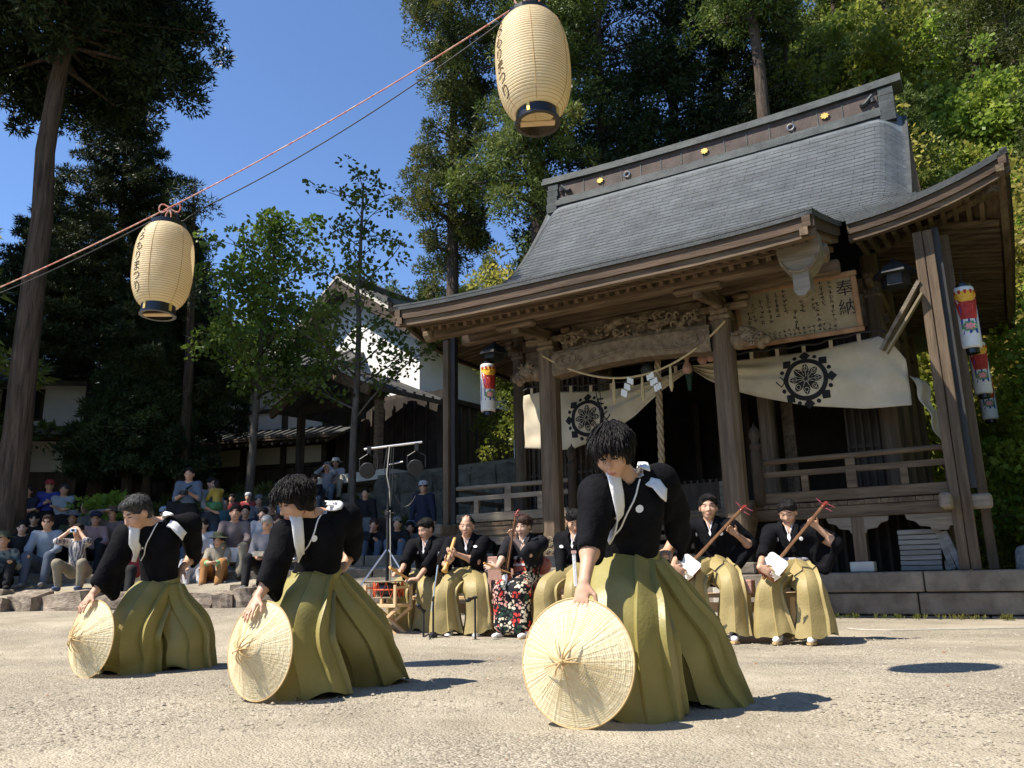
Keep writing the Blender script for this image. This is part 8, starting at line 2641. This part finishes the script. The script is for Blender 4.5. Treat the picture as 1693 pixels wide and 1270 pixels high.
S('seated woman in a white top left of the broad hat', (-5.408, 14.300, 1.633), 'sit', (.2, -.98), cl('white'), cl('black'), 'hair_black', 'bob', None, 'lap', False, .95, 'skin_pale')
S('small child in white trousers behind the left dancer\'s hip', (-5.369, 13.800, 1.144), 'low', (.5, -.87), cl('white'), cl('white'), 'hair_black', 'short', None, 'knees', True, .78)
S('seated man in brown behind the middle dancer\'s head, left one', (-4.917, 16.600, 2.130), 'sit', (.25, -.97), cl('brown'), cl('black'), 'hair_black', 'short', None, 'lap')
S('seated person in a blue shirt just left of the middle dancer\'s hair', (-5.180, 18.260, 2.584), 'sit', (.2, -.98), cl('sky'), cl('jeans'), 'hair_black', 'short', None, 'knees')
# right of the middle dancer
S('seated spectator in a dark striped sweater with a hand on the chin', (-2.736, 16.000, 1.686), 'low', (0, -1), cl('black'), cl('jeans'), 'hair_brown', 'bob', None, 'chin', True, 1.0, 'skin')
S('seated spectator in black with grey headwear beside the lamp stand', (-2.278, 16.000, 1.700), 'low', (-.05, -.99), cl('black'), cl('denim'), 'hair_black', 'short', ('dome', cl('grey')), 'knees', True, .98)
S('standing person in black behind the chin resting spectator', (-3.096, 17.000, 2.402), 'stand', (0, -1), cl('black'), cl('grey'), 'hair_black', 'short', None, 'knees', True, .95)
t_, j_, f_, r_, o_ = S('standing man in dark blue with a white cap beside the corner post', (-1.844, 16.600, 2.459), 'stand', (-.1, -.99), cl('navy'), cl('navy'), 'hair_black', 'short', ('cap', cl('white')), 'knees', True, 1.0)
prop('cloth_hat', 'pale blue cloth hat hanging at the side of the man in the white cap', 'hat', j_['wrR'] - UP * .02, [('hat_crown', lambda m: m.lathe([(.15, -.06), (.10, -.03), (.095, .03), (.06, .07), (.001, .075)], 16, cap=False), cl('sky')), ('towel', lambda m: m.box((0, 0, -.22), (.10, .03, .32), bev=.01), cl('sky'))], None)
# on the bank by the storehouse path
S('person in a dark cap and pale grey jacket sitting on the bank, photographing', (-4.744, 20.640, 3.461), 'sit', (.1, -.99), cl('stripe'), cl('denim'), 'hair_black', 'short', ('cap', cl('grey')), 'face', True, 1.0, group='people on the bank')
S('person in a white sun hat and white jacket sitting on the bank', (-4.615, 21.020, 3.619), 'sit', (.1, -.99), cl('white'), cl('beige'), 'hair_black', 'short', ('brim', cl('white')), 'lap', True, .98, group='people on the bank')
S('person in dark clothes sitting lower on the bank, left of the other two', (-4.831, 19.660, 3.054), 'sit', (.1, -.99), cl('black'), cl('denim'), 'hair_brown', 'bob', None, 'hug', True, .95, group='people on the bank')

# more of the crowd deeper in the shade
rq = random.Random(8)
for px, lab, c, hr_, st_ in (((-8.919, 17.000, 2.243), 'seated spectator in dark grey high behind the squatting photographer', 'grey', 'hair_black', 'short'), ((-7.658, 16.600, 2.099), 'seated spectator in navy behind the left dancer\'s grey hair', 'navy', 'hair_brown', 'bob'),
                             ((-6.710, 15.200, 1.715), 'seated spectator in beige beside the left dancer\'s shoulder', 'beige', 'hair_black', 'short'), ((-6.237, 15.400, 1.785), 'seated spectator in white below the standing photographer', 'white', 'hair_black', 'bob'),
                             ((-6.007, 17.000, 2.260), 'seated spectator in teal left of the broad man in mauve', 'teal', 'hair_black', 'short'), ((-4.395, 15.300, 1.742), 'seated spectator in pink close to the middle dancer\'s face', 'pink', 'hair_brown', 'bob'),
                             ((-3.116, 16.400, 1.671), 'seated spectator in denim left of the chin resting one', 'denim', 'hair_black', 'short'), ((-2.792, 18.000, 2.101), 'seated spectator in brown between the lamp stand and the chin resting one', 'brown', 'hair_grey', 'short'),
                             ((-2.082, 16.400, 1.651), 'seated spectator in grey just left of the drummer\'s head', 'grey', 'hair_black', 'bob'), ((-10.562, 17.000, 2.126), 'seated spectator in olive high at the left edge', 'olive', 'hair_black', 'short'),
                             ((-10.456, 18.000, 2.358), 'seated spectator in black below the standing woman', 'black', 'hair_black', 'bob')):
    S(lab, px, 'sit', (rq.uniform(-.1, .5), -.95), cl(c), cl(rq.choice(['black', 'jeans', 'khaki'])), hr_, st_, None, rq.choice(['knees', 'lap', 'hug']), True, rq.uniform(.94, 1.02))
